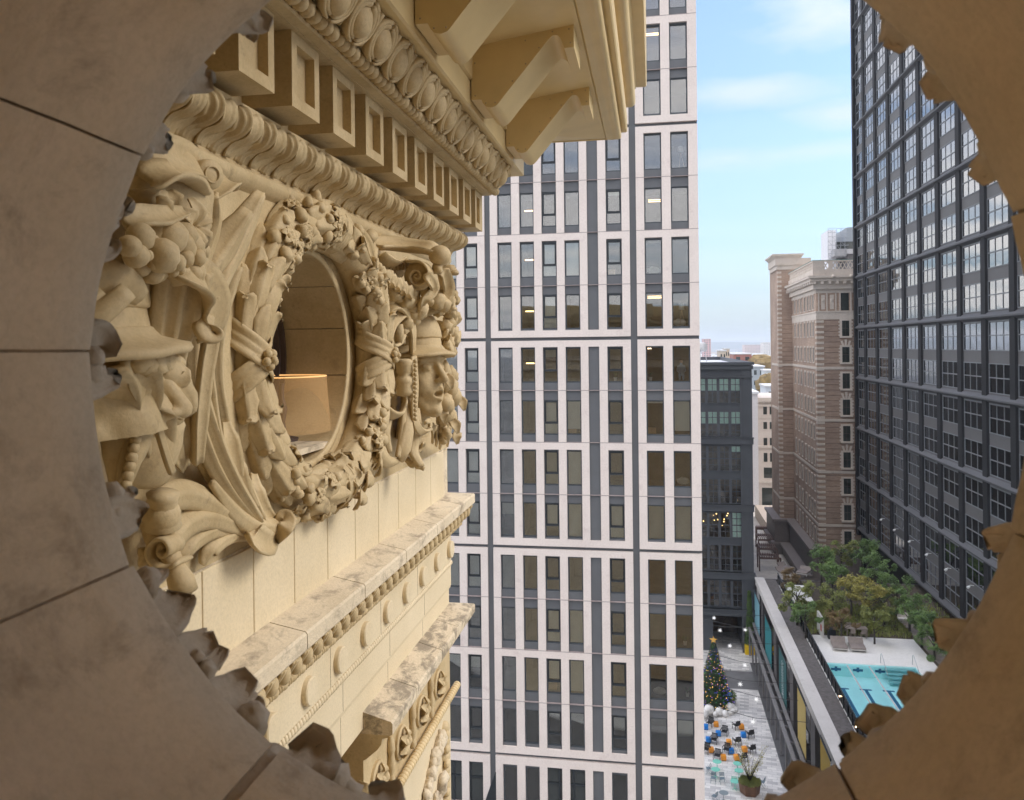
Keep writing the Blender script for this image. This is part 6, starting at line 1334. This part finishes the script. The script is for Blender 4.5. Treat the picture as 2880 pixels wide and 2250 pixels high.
m = MB(); edges = []
ys_b = sorted(ban_y); pit = 6.2
yc = sorted([(a + b_) / 2 for a, b_ in ban_y]); piers = []
y = yc[0] - 12
for i in range(len(yc) - 1): pass
gaps = [(yc[i] + yc[i + 1]) / 2 for i in range(len(yc) - 1)]
allp = [gaps[0] - (yc[1] - yc[0])] + gaps + [gaps[-1] + (yc[-1] - yc[-2]), gaps[-1] + 2 * (yc[-1] - yc[-2])]
m.box(XP + .5, XP + .7, YP0, YP1, -38, ZD - .7)
for y in [allp[0] - 6.5] + allp: m.box(XP - .08, XP + .5, y - .9, y + .9, -35.6, ZD - .75)
m.box(XP - .3, XP + .5, YP0, YP1, -35.9, -35.6); m.box(XP + .71, 33, YP1 - .3, YP1, -43, ZD - .05); m.box(XP + .71, 33, YP0, YP0 + .3, -38, ZD - .05)
m.build('wall', plain('dark_brown_grey_metal', (.075, .068, .068), rough=.5, var=.1), pd)
m = MB(); m.box(XP + .42, XP + .48, YP0, YP1, -35.6, ZD - .75); m.build('glazing', glass('podium_glass', 1.8, (.3, .33, .33)), pd)
m = MB(); m.box(XP - .95, XP - .7, YP0, YP1, -34.9, -34.6); m.box(XP - .45, XP - .2, YP0, YP1, -34.3, -34.05); y = YP0
while y < YP1: m.box(XP - .7, XP + .5, y, y + .12, -34.85, -34.65); m.box(XP - .93, XP - .75, y + 1, y + 1.18, -38, -34.9); y += 3.1
m.build('canopy_frame', simp('grey_steel', (.22, .21, .21)), pd)
m = MB(); y = 55
while y < 72: m.box(XP - .9, XP - .82, y, y + .1, -38, -35); y += .9
m.build('fins', simp('dark_fin', (.10, .10, .11)), pd)
m = MB(); m.box(XP - 1.1, XP + .4, YP0, YP1 - 3, GZ + .0, GZ + .15); m.build('plinth', simp('dark_plinth', (.12, .12, .125)), pd)
m = MB(); m.box(XP - .75, XP - .55, 57, 61.5, -36.6, -35.2)
for k in range(26): m.box(XP - .78, XP - .76, 57.1 + .17 * k, 57.2 + .17 * k, -36.5 + .2 * (k % 3), -36.2 + .3 * (k % 3))
m.build('red_sign', simp('dark_red_sign', (.30, .03, .04)), pd)
# ================================================================ furniture on deck and plaza, trees
def chaise():
    t = local_thing('chaise_lounge', 'double grey cushioned lounger on the white deck', 'lounger', (0, 0, 0)); CU = simp('taupe_cushion', (.26, .22, .20)); FR_ = simp('pale_frame', (.55, .53, .50))
    m = MB(); m.bevbox(-.66, .66, -.9, .45, .28, .46, .05); m.build('cushion', CU, t, smooth=True, ang=50); m = MB()
    m.v += []; m.add([(-.66, .42, .40), (.66, .42, .40), (.66, .85, .85), (-.66, .85, .85), (-.66, .52, .34), (.66, .52, .34), (.66, .95, .8), (-.66, .95, .8)], [(0, 1, 2, 3), (4, 7, 6, 5), (0, 4, 5, 1), (1, 5, 6, 2), (2, 6, 7, 3), (3, 7, 4, 0)]); m.build('backrest', CU, t)
    m = MB(); m.box(-.68, .68, -.92, .9, .2, .28); m.build('frame', FR_, t)
    for sx in (-1, 1):
        for sy in (-.85, .8): m = MB(); m.box(sx * .62 - .03, sx * .62 + .03, sy - .03, sy + .03, 0, .2); m.build('leg', FR_, t)
    return t
def reg(dx, dy, z): P = at(dx, dy, 2, z); return P
def P7z(x, y, z=ZD + .03): return at((2120 + x / 2.275) * .758333, (1500 + y / 2.275) * .758333, 2, z)
ch = chaise(); spots = [(P7z(545, 735), 'left lounger of the pair beside the dining table on the white deck', -.05), (P7z(660, 742), 'right lounger of the pair beside the dining table on the white deck', -.05), (P7z(195, 262), 'white framed lounger on the far terrace nearest the railing', .7), (P7z(320, 262), 'lounger on the far terrace in front of the granite base', -.5), (P7z(205, 235), 'lounger at the far left end of the terrace', .7)]
for i, (P, lb, rz) in enumerate(spots):
    if i == 0: ch.location = (P.x, P.y, P.z + EYE); ch.rotation_euler = (0, 0, rz + pi * 0); ch['label'] = lb; ch['group'] = 'loungers on the pool deck'
    else: dup(ch, P, rz, lb, 'loungers on the pool deck')
P = P7z(655, 650); t = thing('dining_table', 'slatted timber dining table on the white deck', 'table', tuple(P)); W_ = simp('grey_teak', (.30, .25, .21))
m = MB()
for k in range(8): m.box(P.x - 1.0, P.x + 1.0, P.y - .45 + k * .115, P.y - .35 + k * .115, P.z + .70, P.z + .74)
m.build('table_top', W_, t)
for sx in (-1, 1):
    for sy in (-1, 1): m = MB(); m.box(P.x + sx * .92 - .04, P.x + sx * .92 + .04, P.y + sy * .38 - .04, P.y + sy * .38 + .04, P.z, P.z + .70); m.build('leg', W_, t)
dc = local_thing('dining_chair', 'x', 'chair'); m = MB(); m.box(-.22, .22, -.22, .22, .42, .46); m.build('seat', W_, dc); m = MB(); m.box(-.22, .22, -.24, -.2, .5, .85); m.build('backrest', W_, dc)
for sx in (-1, 1):
    for sy in (-1, 1): m = MB(); m.box(sx * .2 - .02, sx * .2 + .02, sy * .2 - .02, sy * .2 + .02, 0, .42 if sy > 0 else .84); m.build('leg', W_, dc)
first = True
for i, (dx, dy, rz, lb) in enumerate([(-.5, -.75, 0, 'timber chair at the near left side of the deck dining table'), (.5, -.75, 0, 'timber chair at the near right side of the deck dining table'), (-.5, .8, pi, 'timber chair on the far left side of the deck dining table'), (.5, .8, pi, 'timber chair on the far right side of the deck dining table')]):
    L_ = (P.x + dx, P.y + dy, P.z)
    if first: dc.location = (L_[0], L_[1], L_[2] + EYE); dc.rotation_euler.z = rz; dc['label'] = lb; dc['group'] = 'chairs round the deck table'; first = False
    else: dup(dc, L_, rz, lb, 'chairs round the deck table')
P = P7z(470, 670); t = thing('outdoor_grill', 'black barbecue grill beside a white kitchen wall on the deck', 'grill', tuple(P)); m = MB(); m.box(P.x + .05, P.x + .75, P.y - .3, P.y + .3, P.z, P.z + .8); m.build('cabinet', ALU, t); m = MB(); m.ball((P.x + .4, P.y, P.z + .85), .38, 12, 8, (1, .8, .7)); m.build('lid', ALU, t, smooth=True)
P = P7z(440, 665); t = thing('kitchen_wall', 'white screen wall with a red panel at the corner of the deck', 'wall', tuple(P)); m = MB(); m.box(P.x - .1, P.x + .1, P.y - .2, P.y + 2.2, P.z, P.z + 1.9); m.build('screen', simp('white_screen', (.6, .58, .55)), t); m = MB(); m.box(P.x - .14, P.x - .1, P.y - .1, P.y + .25, P.z + .6, P.z + 1.2); m.build('red_panel', simp('red_panel', (.5, .04, .03)), t)
P = P7z(965, 570); t = thing('deck_bench', 'white garden seat at the end of the boardwalk', 'seat', tuple(P)); m = MB(); m.box(P.x - .6, P.x + .6, P.y - .3, P.y + .3, P.z + .3, P.z + .45); m.build('seat', simp('white_seat', (.7, .66, .62)), t); m = MB(); m.box(P.x - .6, P.x + .6, P.y + .25, P.y + .35, P.z + .45, P.z + .9); m.build('backrest', simp('white_seat2', (.7, .66, .62)), t)
m = MB(); m.box(P.x - .55, P.x + .55, P.y - .25, P.y + .2, P.z, P.z + .3); m.build('base', simp('white_seat3', (.5, .47, .44)), t)
# ---------------------------------------------------------------- trees
def leafmat(name, c, c2):
    m, nt, b = newmat(name); L = nt.links; tc = nd(nt, 'ShaderNodeTexCoord'); n = nd(nt, 'ShaderNodeTexNoise', Scale=1.1, Detail=4); L.new(tc.outputs['Object'], n.inputs[0]); n2 = nd(nt, 'ShaderNodeTexNoise', Scale=12, Detail=1); L.new(tc.outputs['Object'], n2.inputs[0])
    ad = nd(nt, 'ShaderNodeMath', operation='MULTIPLY_ADD'); L.new(n2.outputs[0], ad.inputs[0]); ad.inputs[1].default_value = .5; s_ = nd(nt, 'ShaderNodeMath', operation='MULTIPLY'); L.new(n.outputs[0], s_.inputs[0]); s_.inputs[1].default_value = .75; L.new(s_.outputs[0], ad.inputs[2])
    r = ramp(nt, ad.outputs[0], [(.42, c), (.78, c2)]); L.new(r.outputs[0], b.inputs['Base Color']); b.inputs['Roughness'].default_value = .6; b.inputs['Specular IOR Level'].default_value = .25
    return m
LEAFS = [leafmat('deep_green_leaves', (.07, .13, .045), (.20, .30, .09)), leafmat('olive_leaves', (.12, .15, .04), (.31, .33, .10)), leafmat('yellowing_leaves', (.17, .17, .04), (.45, .40, .11)), leafmat('rusty_leaves', (.13, .08, .04), (.28, .20, .09))]
BARK = simp('dark_bark', (.06, .05, .04))
def crown_mesh(seed, nl=7500, leaf=.115):
    r = random.Random(seed); m = MB(); lobes = [(Vector((r.uniform(-1.15, 1.15), r.uniform(-1.15, 1.15), r.uniform(-1.1, 1.35))), r.uniform(.28, .66)) for _ in range(17)]
    for k in range(nl):
        c, R_ = lobes[r.randrange(17)]; d = Vector((r.gauss(0, 1), r.gauss(0, 1), r.gauss(0, 1))).normalized(); p = c + d * R_ * (r.random() ** .45)
        if noise.noise(p * 1.7 + Vector((seed, 0, 0))) < -.04: continue
        a = Vector((r.gauss(0, 1), r.gauss(0, 1), r.gauss(0, .5))).normalized(); b = a.cross(Vector((r.gauss(0, .6), r.gauss(0, .6), 1)).normalized()).normalized(); s_ = leaf * r.uniform(.5, 1)
        m.add([p - a * s_, p + b * s_ * .45, p + a * s_, p - b * s_ * .45], [(0, 1, 2, 3)])
    return m
def trunk_mesh(seed):
    r = random.Random(seed); m = MB(); m.tube([(0, 0, -2.6), (.04, .02, -1.4), (.0, .05, -.5), (.05, 0, .6)], [.11, .09, .075, .03], 7)
    for k in range(8): a = r.uniform(0, 6.3); z = r.uniform(-1.3, .3); m.tube([(0, 0, z), (.4 * cos(a), .4 * sin(a), z + .5), (.95 * cos(a), .95 * sin(a), z + .95)], [.045, .03, .01], 5)
    return m
CROWNS = []
for s_ in range(4): o = crown_mesh(s_ + 1).build('crown', LEAFS[0], None, org=(0, 0, 0), recalc=False); CROWNS.append(o.data); bpy.data.objects.remove(o)
TRKS = []
for s_ in range(2): o = trunk_mesh(s_ + 1).build('trunk', BARK, None, org=(0, 0, 0), smooth=True); TRKS.append(o.data); bpy.data.objects.remove(o)
crown_var = {}
def tree(x, y, z, s_, k, li, rz, label, group='trees on the roof garden', sx=1.0):
    t = bpy.data.objects.new('tree', None); C.objects.link(t); t.location = (x, y, z + EYE); t.rotation_euler.z = rz; t.scale = (s_ * sx, s_ * sx, s_); tag(t, label, 'tree', group)
    key = (k, li)
    if key not in crown_var: me = CROWNS[k].copy(); me.materials.clear(); me.materials.append(LEAFS[li]); crown_var[key] = me
    o = bpy.data.objects.new('crown', crown_var[key]); C.objects.link(o); o.parent = t; o.location = (0, 0, 2.7)
    o = bpy.data.objects.new('trunk', TRKS[k % 2]); C.objects.link(o); o.parent = t; o.location = (0, 0, 2.6)
# (x,y photo point of crown centre, base height, scale, kind, leaf, label)
TS = [(1700, 1272, 1.0, 0, 1, 'loose olive tree nearest the deck railing'), (1718, 1310, .8, 1, 0, 'small green tree by the railing above the grill'), (1690, 1235, .7, 2, 3, 'rusty brown small tree by the far terrace'),
      (1752, 1195, 1.1, 3, 0, 'dark green tree touching the brick tower base'), (1795, 1180, 1.05, 0, 1, 'olive tree in front of the brick tower quoins'), (1838, 1172, 1.1, 1, 0, 'bright green tree where the brick and dark towers meet'),
      (1775, 1228, 1.0, 2, 0, 'dark tree in the middle of the grove'), (1850, 1205, 1.05, 3, 0, 'dark green tree against the foot of the dark tower'), (1880, 1225, .95, 0, 0, 'green tree at the far end of the tower row'), (1815, 1255, 1.05, 1, 2, 'yellowing tree at the centre of the grove'),
      (1850, 1275, 1.0, 2, 2, 'yellow green tree behind the dining table'), (1775, 1285, .95, 3, 1, 'olive tree left of the dining table'), (1885, 1285, .9, 0, 1, 'olive tree beside the boardwalk'), (1795, 1325, .75, 1, 3, 'thin reddish tree just behind the dining table'), (1865, 1325, .75, 2, 1, 'small olive tree right of the white deck'),
      (1912, 1255, .95, 3, 0, 'leafy green tree under the tower, far end of the row along the boardwalk'), (1940, 1290, .95, 0, 0, 'leafy green tree in the middle of the row along the boardwalk'), (1965, 1318, .95, 1, 0, 'bushy green tree near the pool end of the boardwalk row'), (1992, 1345, .9, 2, 0, 'nearest green tree of the boardwalk row'), (2020, 1385, .8, 3, 0, 'green tree partly behind the carved leaf tip at the right')]
rr = random.Random(50)
for dx, dy, s_, k, li, lb in TS:
    zc = ZD + 2.9 * s_; P = at(dx, dy, 2, zc); tree(P.x, P.y, ZD - .05, s_ * 1.06, k, li, rr.uniform(0, 6), lb, sx=1.15)
m = MB()                                                  # shrubs and ground cover on the beds
for k in range(4200):
    x, y = (rr.uniform(14.6, 24.5), rr.uniform(84.2, 93.8)) if k % 3 else (rr.uniform(26.3, 30), rr.uniform(60, 95)); h = rr.uniform(.1, .5); a = rr.uniform(0, 6.3)
    m.add([(x, y, ZD), (x + .12 * cos(a), y + .12 * sin(a), ZD + .02), (x + .16 * cos(a), y + .1 * sin(a), ZD + h), (x - .03, y, ZD + h * .8)], [(0, 1, 2, 3)])
m.build('ground_cover', LEAFS[1], None, label='low planting covering the roof garden beds', cat='ground cover', kind='stuff', recalc=False)
# ---------------------------------------------------------------- plaza: lighted tree, ornaments, seats
def P8(x, y, z=GZ): return at((1960 + x / 2.843) * .758333, (1650 + y / 2.843) * .758333, 2, z)
tx, ty = 5.9, 88.6; xt = thing('christmas_tree', 'decorated christmas tree with a gold star in the square', 'christmas tree', (tx, ty, GZ)); m = MB(); r = random.Random(2)
for k in range(9000):
    h = r.random() ** 1.35; rad = 1.95 * (1 - h) + .06; a = r.uniform(0, 6.3); rr_ = rad * (.72 + .3 * r.random()); p = Vector((tx + rr_ * cos(a), ty + rr_ * sin(a), GZ + .3 + 6.3 * h)); d = Vector((cos(a), sin(a), -.35)).normalized(); b = d.cross(Vector((0, 0, 1))).normalized(); L_ = r.uniform(.12, .26)
    m.add([p - b * .035, p + d * L_ - b * .01, p + d * L_ + b * .01, p + b * .035], [(0, 1, 2, 3)])
m.build('needles', leafmat('fir_needles', (.02, .045, .02), (.05, .09, .035)), xt, recalc=False)
m = MB(); m.lathe([(.001, 0), (1.5, 0), (.05, 6.2), (.001, 6.3)], (tx, ty, GZ + .3), n=20); m.build('inner_branches', simp('dark_fir', (.02, .035, .018)), xt)
m = MB(); m.tube([(tx, ty, GZ), (tx, ty, GZ + .6)], .2, 8); m.build('trunk', BARK, xt)
for nm, col, es, sd_ in (('gold_lights', (1, .55, .12), 1.0, 3), ('blue_lights', (.1, .15, 1), .4, 4), ('green_lights', (.05, .5, .1), .2, 5), ('purple_lights', (.4, .1, .6), .25, 6)):
    m = MB(); r = random.Random(sd_)
    for k in range(230): h = r.random() ** 1.3; rad = 1.98 * (1 - h) + .1; a = r.uniform(0, 6.3); m.ball((tx + rad * cos(a), ty + rad * sin(a), GZ + .25 + 6.3 * h), .030, 5, 4)
    m.build(nm, simp(nm, col, emit=col, es=es), xt, kind='stuff')
m = MB(); m.add([], []); cz = GZ + 6.8; pts = []
for k in range(10): a = pi / 2 + k * pi / 5; rr_ = .42 if k % 2 == 0 else .16; pts.append((tx + rr_ * cos(a), ty, cz + rr_ * sin(a)))
m.prism(pts, (0, .12, 0)); m.build('star_topper', simp('gold_star', (.75, .45, .10), emit=(1, .5, .1), es=.05), xt)
WBALL = simp('white_ball', (.78, .77, .75), rough=.3)
balls = [(98, 1015, .52), (147, 1032, .27), (180, 1022, .42), (226, 1032, .34), (270, 1018, .25), (292, 1003, .24), (310, 985, .22), (262, 985, .40), (285, 975, .3), (318, 990, .16), (60, 1040, .4)]
for i, (x, y, rd) in enumerate(balls):
    P = P8(x, y + 8); m = MB(); m.ball((P.x, P.y, GZ + rd), rd, 18, 12); m.lathe([(.05, 0), (.05, .06), (.001, .07)], (P.x, P.y, GZ + 2 * rd - .01), n=8)
    nm = ['leftmost large', 'small', 'second large', 'medium', 'small one right of the medium', 'small round', 'small outer', 'big rear', 'middle rear', 'tiny rightmost', 'half hidden'][i]
    m.build('ornament_ball', WBALL, None, org=(P.x, P.y, GZ), smooth=True, label='%s white ornament ball at the foot of the christmas tree' % nm, cat='ornament', group='white balls under the christmas tree')
P = P8(275, 945); m = MB(); r = random.Random(6)
for k in range(900): d = Vector((r.gauss(0, 1), r.gauss(0, 1), r.gauss(0, 1))).normalized(); p = Vector((P.x - .1, P.y + .3, GZ + .75)) + d * .75 * r.random() ** .4; a = Vector((r.gauss(0, 1), r.gauss(0, 1), r.gauss(0, 1))).normalized() * .1; b = a.cross(d) * .6; m.add([p - a, p + b, p + a, p - b], [(0, 1, 2, 3)])
m.build('bush', LEAFS[0], None, org=(P.x, P.y, GZ), recalc=False, label='dark green bush beside the christmas tree', cat='bush')
def cube_seat(col, nm):
    t = local_thing(nm, 'x', 'stool'); m = MB(); m.bevbox(-.23, .23, -.23, .23, .05, .47, .03); m.build('body', simp(nm + '_plastic', col, rough=.4), t, smooth=True, ang=50); m = MB(); m.bevbox(-.20, .20, -.20, .20, 0, .05, .01); m.build('base', ALU, t); return t
def spot(x, y, dx=0): P = P8(x, y); return (P.x, P.y, GZ)
pos_words = {}
def place(proto, lst, group):
    for i, (x, y, rz, lb) in enumerate(lst):
        L_ = spot(x, y)
        if i == 0: proto.location = (L_[0], L_[1], L_[2] + EYE); proto.rotation_euler.z = rz; proto['label'] = lb; proto['group'] = group
        else: dup(proto, L_, rz, lb, group)
place(cube_seat((.85, .33, .03), 'orange_cube_stool'), [(153, 1118, .1, 'orange cube stool nearest the white balls'), (356, 1138, .2, 'orange cube stool at the right end of the far row'), (256, 1263, .1, 'orange cube stool alone in the middle of the square'), (381, 1320, .3, 'orange cube stool right of the thin tree'), (115, 1325, .1, 'orange cube stool by the white building, third row'), (213, 1386, .1, 'orange cube stool left of two in the nearest row'), (317, 1386, .2, 'orange cube stool right of two in the nearest row')], 'cube stools in the square')
place(cube_seat((.01, .20, .62), 'blue_cube_stool'), [(172, 1193, .1, 'blue cube stool in the second row'), (372, 1204, .2, 'blue cube stool at the right beside a black chair'), (92, 1243, .1, 'blue cube stool beside the white building edge'), (277, 1333, .1, 'blue cube stool in the third row'), (72, 1140, 0, 'blue cube stool half hidden at the white building')], 'cube stools in the square')
def chair_():
    t = local_thing('black_armchair', 'x', 'chair'); BL_ = simp('black_chair_plastic', (.02, .02, .022), rough=.5); m = MB(); m.bevbox(-.26, .26, -.26, .26, .38, .44, .02); m.build('seat', BL_, t)
    m = MB()
    for k in range(6): m.box(-.26 + k * .092, -.20 + k * .092, -.30, -.25, .44, .86)
    m.box(-.28, .28, -.31, -.25, .82, .88); m.build('backrest', BL_, t)
    for s_ in (-1, 1): m = MB(); m.bevbox(s_ * .31 - .035, s_ * .31 + .035, -.28, .28, .60, .64, .01); m.box(s_ * .31 - .02, s_ * .31 + .02, .2, .25, 0, .60); m.box(s_ * .31 - .02, s_ * .31 + .02, -.28, -.23, 0, .60); m.build('armrest', BL_, t)
    return t
place(chair_(), [(105, 1118, 2.6, 'black armchair nearest the christmas tree balls'), (315, 1138, .6, 'brown black armchair left of the far right orange cube'), (220, 1190, 2.8, 'black armchair right of the second row blue cube'), (424, 1208, .5, 'black armchair furthest right of the square'), (137, 1253, 2.8, 'black armchair beside the white building blue cube'), (320, 1265, .4, 'black armchair right of the lone orange cube'), (237, 1333, 2.7, 'black armchair left of the third row blue cube'), (436, 1328, .5, 'black armchair right of the orange cube by the thin tree'), (163, 1382, 2.8, 'black armchair left in the nearest row'), (370, 1396, .4, 'black armchair right in the nearest row'), (74, 1330, 2.6, 'black armchair half hidden by the white building')], 'black armchairs in the square')
def table_(col, nm):
    t = local_thing(nm, 'x', 'table'); M_ = simp(nm + '_paint', col, rough=.4); m = MB(); m.lathe([(.001, .70), (.38, .70), (.39, .715), (.38, .73), (.001, .732)], n=28); m.build('table_top', M_, t, smooth=True, ang=40); m = MB(); m.tube([(0, 0, 0), (0, 0, .7)], .03, 8)
    m.build('stem', M_, t)
    for k in range(4): a = k * pi / 2 + .4; m = MB(); m.tube([(0, 0, .12), (.3 * cos(a), .3 * sin(a), .0)], .02, 5); m.build('leg', M_, t)
    return t
place(table_((.22, .62, .50), 'mint_round_table'), [(162, 1462, 0, 'mint round table left of the planter, furthest one'), (150, 1525, 0, 'mint round table above the grey chairs'), (325, 1478, 0, 'mint round table behind the planter'), (337, 1535, 0, 'mint round table touching the planter on its left'), (305, 1622, 0, 'mint round table left of two in front of the planter'), (360, 1628, 0, 'mint round table right of two in front of the planter')], 'mint tables in the square')
place(table_((.25, .30, .32), 'grey_round_table'), [(215, 1715, 0, 'grey round table at the bottom of the square')], 'grey table')
def bchair(col, nm):
    t = local_thing(nm, 'x', 'chair'); M_ = simp(nm + '_metal', col, rough=.45); m = MB(); m.bevbox(-.2, .2, -.2, .2, .43, .46, .01); m.build('seat', M_, t); m = MB()
    for k in range(3): m.box(-.2, .2, -.23, -.21, .55 + .11 * k, .62 + .11 * k)
    m.build('backrest', M_, t)
    for sx in (-1, 1): m = MB(); m.tube([(sx * .2, .2, 0), (sx * .2, -.22, .84)], .014, 5); m.tube([(sx * .2, -.22, 0), (sx * .2, .18, .44)], .014, 5); m.build('leg', M_, t)
    return t
place(bchair((.16, .22, .26), 'grey_bistro_chair'), [(132, 1568, 2.9, 'grey folding chair left below the mint table'), (203, 1572, 3.3, 'grey folding chair right below the mint table'), (93, 1490, 1.6, 'grey folding chair by the white building'), (524, 1600, 1.2, 'grey folding chair right of the rusty planter'), (142, 1715, 1.0, 'grey folding chair left of the grey table')], 'folding chairs in the square')
place(bchair((.22, .62, .50), 'mint_bistro_chair'), [(296, 1585, 0, 'mint folding chair behind the front left mint table')], 'mint chair')
# hexagonal planter with a thin tree
P = P8(423, 1648); pl = thing('corten_planter', 'rusty hexagonal planter with a thin leafy tree in the square', 'planter', (P.x, P.y, GZ)); RUST = simp('rusty_steel', (.16, .085, .05), var=.4, scale=2, rough=.8); m = MB(); m.lathe([(.75, 0), (.80, .02), (.95, .98), (.90, .98), (.86, .9), (.001, .88)], (P.x, P.y, GZ), n=6); m.build('tub', RUST, pl)
m = MB(); r = random.Random(9)
for k in range(1500): a = r.uniform(0, 6.3); q = .9 * r.random() ** .5; x, y = P.x + q * cos(a), P.y + q * sin(a); h = r.uniform(.1, .35); m.add([(x, y, GZ + .9), (x + .06, y, GZ + .92), (x + r.uniform(-.12, .12), y + r.uniform(-.1, .1), GZ + .9 + h)], [(0, 1, 2)])
m.build('plants', LEAFS[1], pl, recalc=False)
t = thing('slender_tree', 'slender sparse tree growing from the rusty planter', 'tree', (P.x, P.y, GZ + .88)); m = MB(); mm = MB()
for k in range(16):
    a = r.uniform(0, 6.3); L_ = r.uniform(1.6, 3.6); e_ = Vector((P.x + L_ * .42 * cos(a), P.y + L_ * .42 * sin(a), GZ + .9 + L_ * .9)); s_ = Vector((P.x, P.y, GZ + .9)); mid = s_.lerp(e_, .5) + Vector((0, 0, .25)); m.tube([s_, mid, e_], [.03, .02, .008], 5)
    for q in range(34): p = s_.lerp(e_, r.uniform(.35, 1.05)) + Vector((r.gauss(0, .13), r.gauss(0, .13), r.gauss(.1, .13))); u = Vector((r.gauss(0, 1), r.gauss(0, 1), r.gauss(0, 1))).normalized() * .06; v = u.cross(Vector((0, 0, 1))) * .8; mm.add([p - u, p + v, p + u, p - v], [(0, 1, 2, 3)])
m.build('trunk', BARK, t, smooth=True); mm.build('crown', LEAFS[2], t, recalc=False)
# yellow planter with a tall clipped evergreen in front of the loft building
P = P8(428, 545, GZ + .02); py = thing('yellow_planter', 'bright yellow square planter against the dark loft wall', 'planter', (P.x, P.y, GZ)); m = MB(); m.bevbox(P.x - .62, P.x + .62, P.y - .1, P.y + 1.1, GZ + .02, GZ + 1.15, .03); m.build('tub', simp('yellow_paint', (.75, .50, .01), rough=.4), py)
t = thing('evergreen_column', 'tall dark evergreen climbing from the yellow planter', 'tree', (P.x, P.y + .5, GZ + 1.1)); m = MB()
for k in range(5200): h = r.random(); q = (.62 - .45 * h) * r.random() ** .4; a = r.uniform(0, 6.3); p = Vector((P.x + q * cos(a), P.y + .5 + q * sin(a), GZ + 1.1 + 6.6 * h)); u = Vector((r.gauss(0, 1), r.gauss(0, 1), r.gauss(0, .6))).normalized() * .1; v = u.cross(Vector((0, 0, 1))) * .6; m.add([p - u, p + v, p + u, p - v], [(0, 1, 2, 3)])
m.build('crown', LEAFS[0], t, recalc=False); m = MB(); m.tube([(P.x, P.y + .5, GZ + 1), (P.x, P.y + .5, GZ + 7.4)], [.08, .02], 6); m.build('trunk', BARK, t)
# star lanterns on wires across the square
STAR = simp('white_star_lantern', (.85, .85, .85), emit=(1, .97, .95), es=.15)
zS = -31.2; names = ['star lantern nearest the loft building, at the left', 'star lantern under the passage beam, left', 'star lantern high on the right beside the evergreen', 'star lantern in front of the dark passage', 'star lantern above the street steps, right', 'star lantern over the paving below the street', 'star lantern near the podium canopy', 'lowest star lantern over the chairs']
ps_ = [(137, 250), (185, 350), (387, 345), (264, 473), (385, 628), (347, 780), (477, 900), (447, 1080)]; star_pts = []
for (x, y), nm in zip(ps_, names):
    P = P8(x, y, zS); star_pts.append(P); m = MB(); r = random.Random(int(x)); m.ball(P, .07, 8, 6)
    for k in range(20):
        z_ = 1 - 2 * (k + .5) / 20; a = k * 2.39996; q = sqrt(1 - z_ * z_); d = Vector((q * cos(a), q * sin(a), z_)); o1 = d.orthogonal().normalized() * .035; o2 = d.cross(o1); m.add([P + d * .06 + o1, P + d * .06 + o2, P + d * .06 - o1, P + d * .06 - o2, P + d * .30], [(0, 1, 4), (1, 2, 4), (2, 3, 4), (3, 0, 4)])
    m.build('star_lantern', STAR, None, org=tuple(P), label=nm, cat='lantern', group='star lanterns strung over the square')
WIRE = simp('thin_black_wire', (.05, .05, .05))
for i, P in enumerate(star_pts):
    a = Vector((2.5, P.y + 1.5, zS + 1.0)); b = Vector((XP - .1, P.y - 1.2, zS + .9)); m = MB(); pts = []
    for k in range(13): t_ = k / 12; q = a.lerp(b, t_); f0 = (P.x - a.x) / (b.x - a.x); sag = (zS + .32 - (a.lerp(b, f0).z)) * (1 - abs(t_ - f0) / max(f0, 1 - f0)) ; pts.append(Vector((q.x, q.y if abs(t_ - f0) > .04 else q.y, q.z + min(0, sag)))) 
    m.tube(pts, .022, 4); fp = a.lerp(b, f0); m.tube([Vector((P.x, fp.y, P.z + .33)), P + Vector((0, 0, .1))], .01, 4)
    m.build('light_wire', WIRE, None, org=tuple(a), label='thin wire carrying the %s' % names[i].replace('star lantern', 'star').split(',')[0], cat='wire', group='wires over the square')
# railing of a roof terrace seen at the bottom centre beside the white block
t = thing('terrace_screen', 'dark ribbed screen edge beside the foot of the white block', 'screen', (-9.6, 46.0, GZ)); m = MB()
a = at(1037, 1706, 1, 45.9); b = at(1057, 1648, 1, 45.9)
for k in range(22): f_ = k / 21; x = a.x + (b.x - a.x) * f_; zt = a.z + (b.z - a.z) * f_; m.box(x - .015, x + .015, 45.85, 45.95, -38, zt)
m.build('slats', ALU, t); m = MB(); m.tube([Vector((a.x, 45.9, a.z)), Vector((b.x, 45.9, b.z))], .04, 5); m.build('top_rail', ALU, t)
# ---------------------------------------------------------------- air: a closed box of thin haze round everything
HZ = bpy.data.materials.new('haze'); HZ.use_nodes = True; hn = HZ.node_tree
for n in list(hn.nodes):
    if n.type == 'BSDF_PRINCIPLED': hn.nodes.remove(n)
pv = nd(hn, 'ShaderNodeVolumePrincipled'); pv.inputs['Color'].default_value = (.80, .88, .98, 1); pv.inputs['Density'].default_value = HAZE_D; pv.inputs['Anisotropy'].default_value = .0
hn.links.new(pv.outputs[0], [n for n in hn.nodes if n.type == 'OUTPUT_MATERIAL'][0].inputs['Volume'])
m = MB(); m.box(-9100, 9100, -3100, 12100, GZ - 8.5, 70); ho = m.build('haze', HZ, None, kind='stuff', label='thin blue haze filling the air over the city', cat='haze')
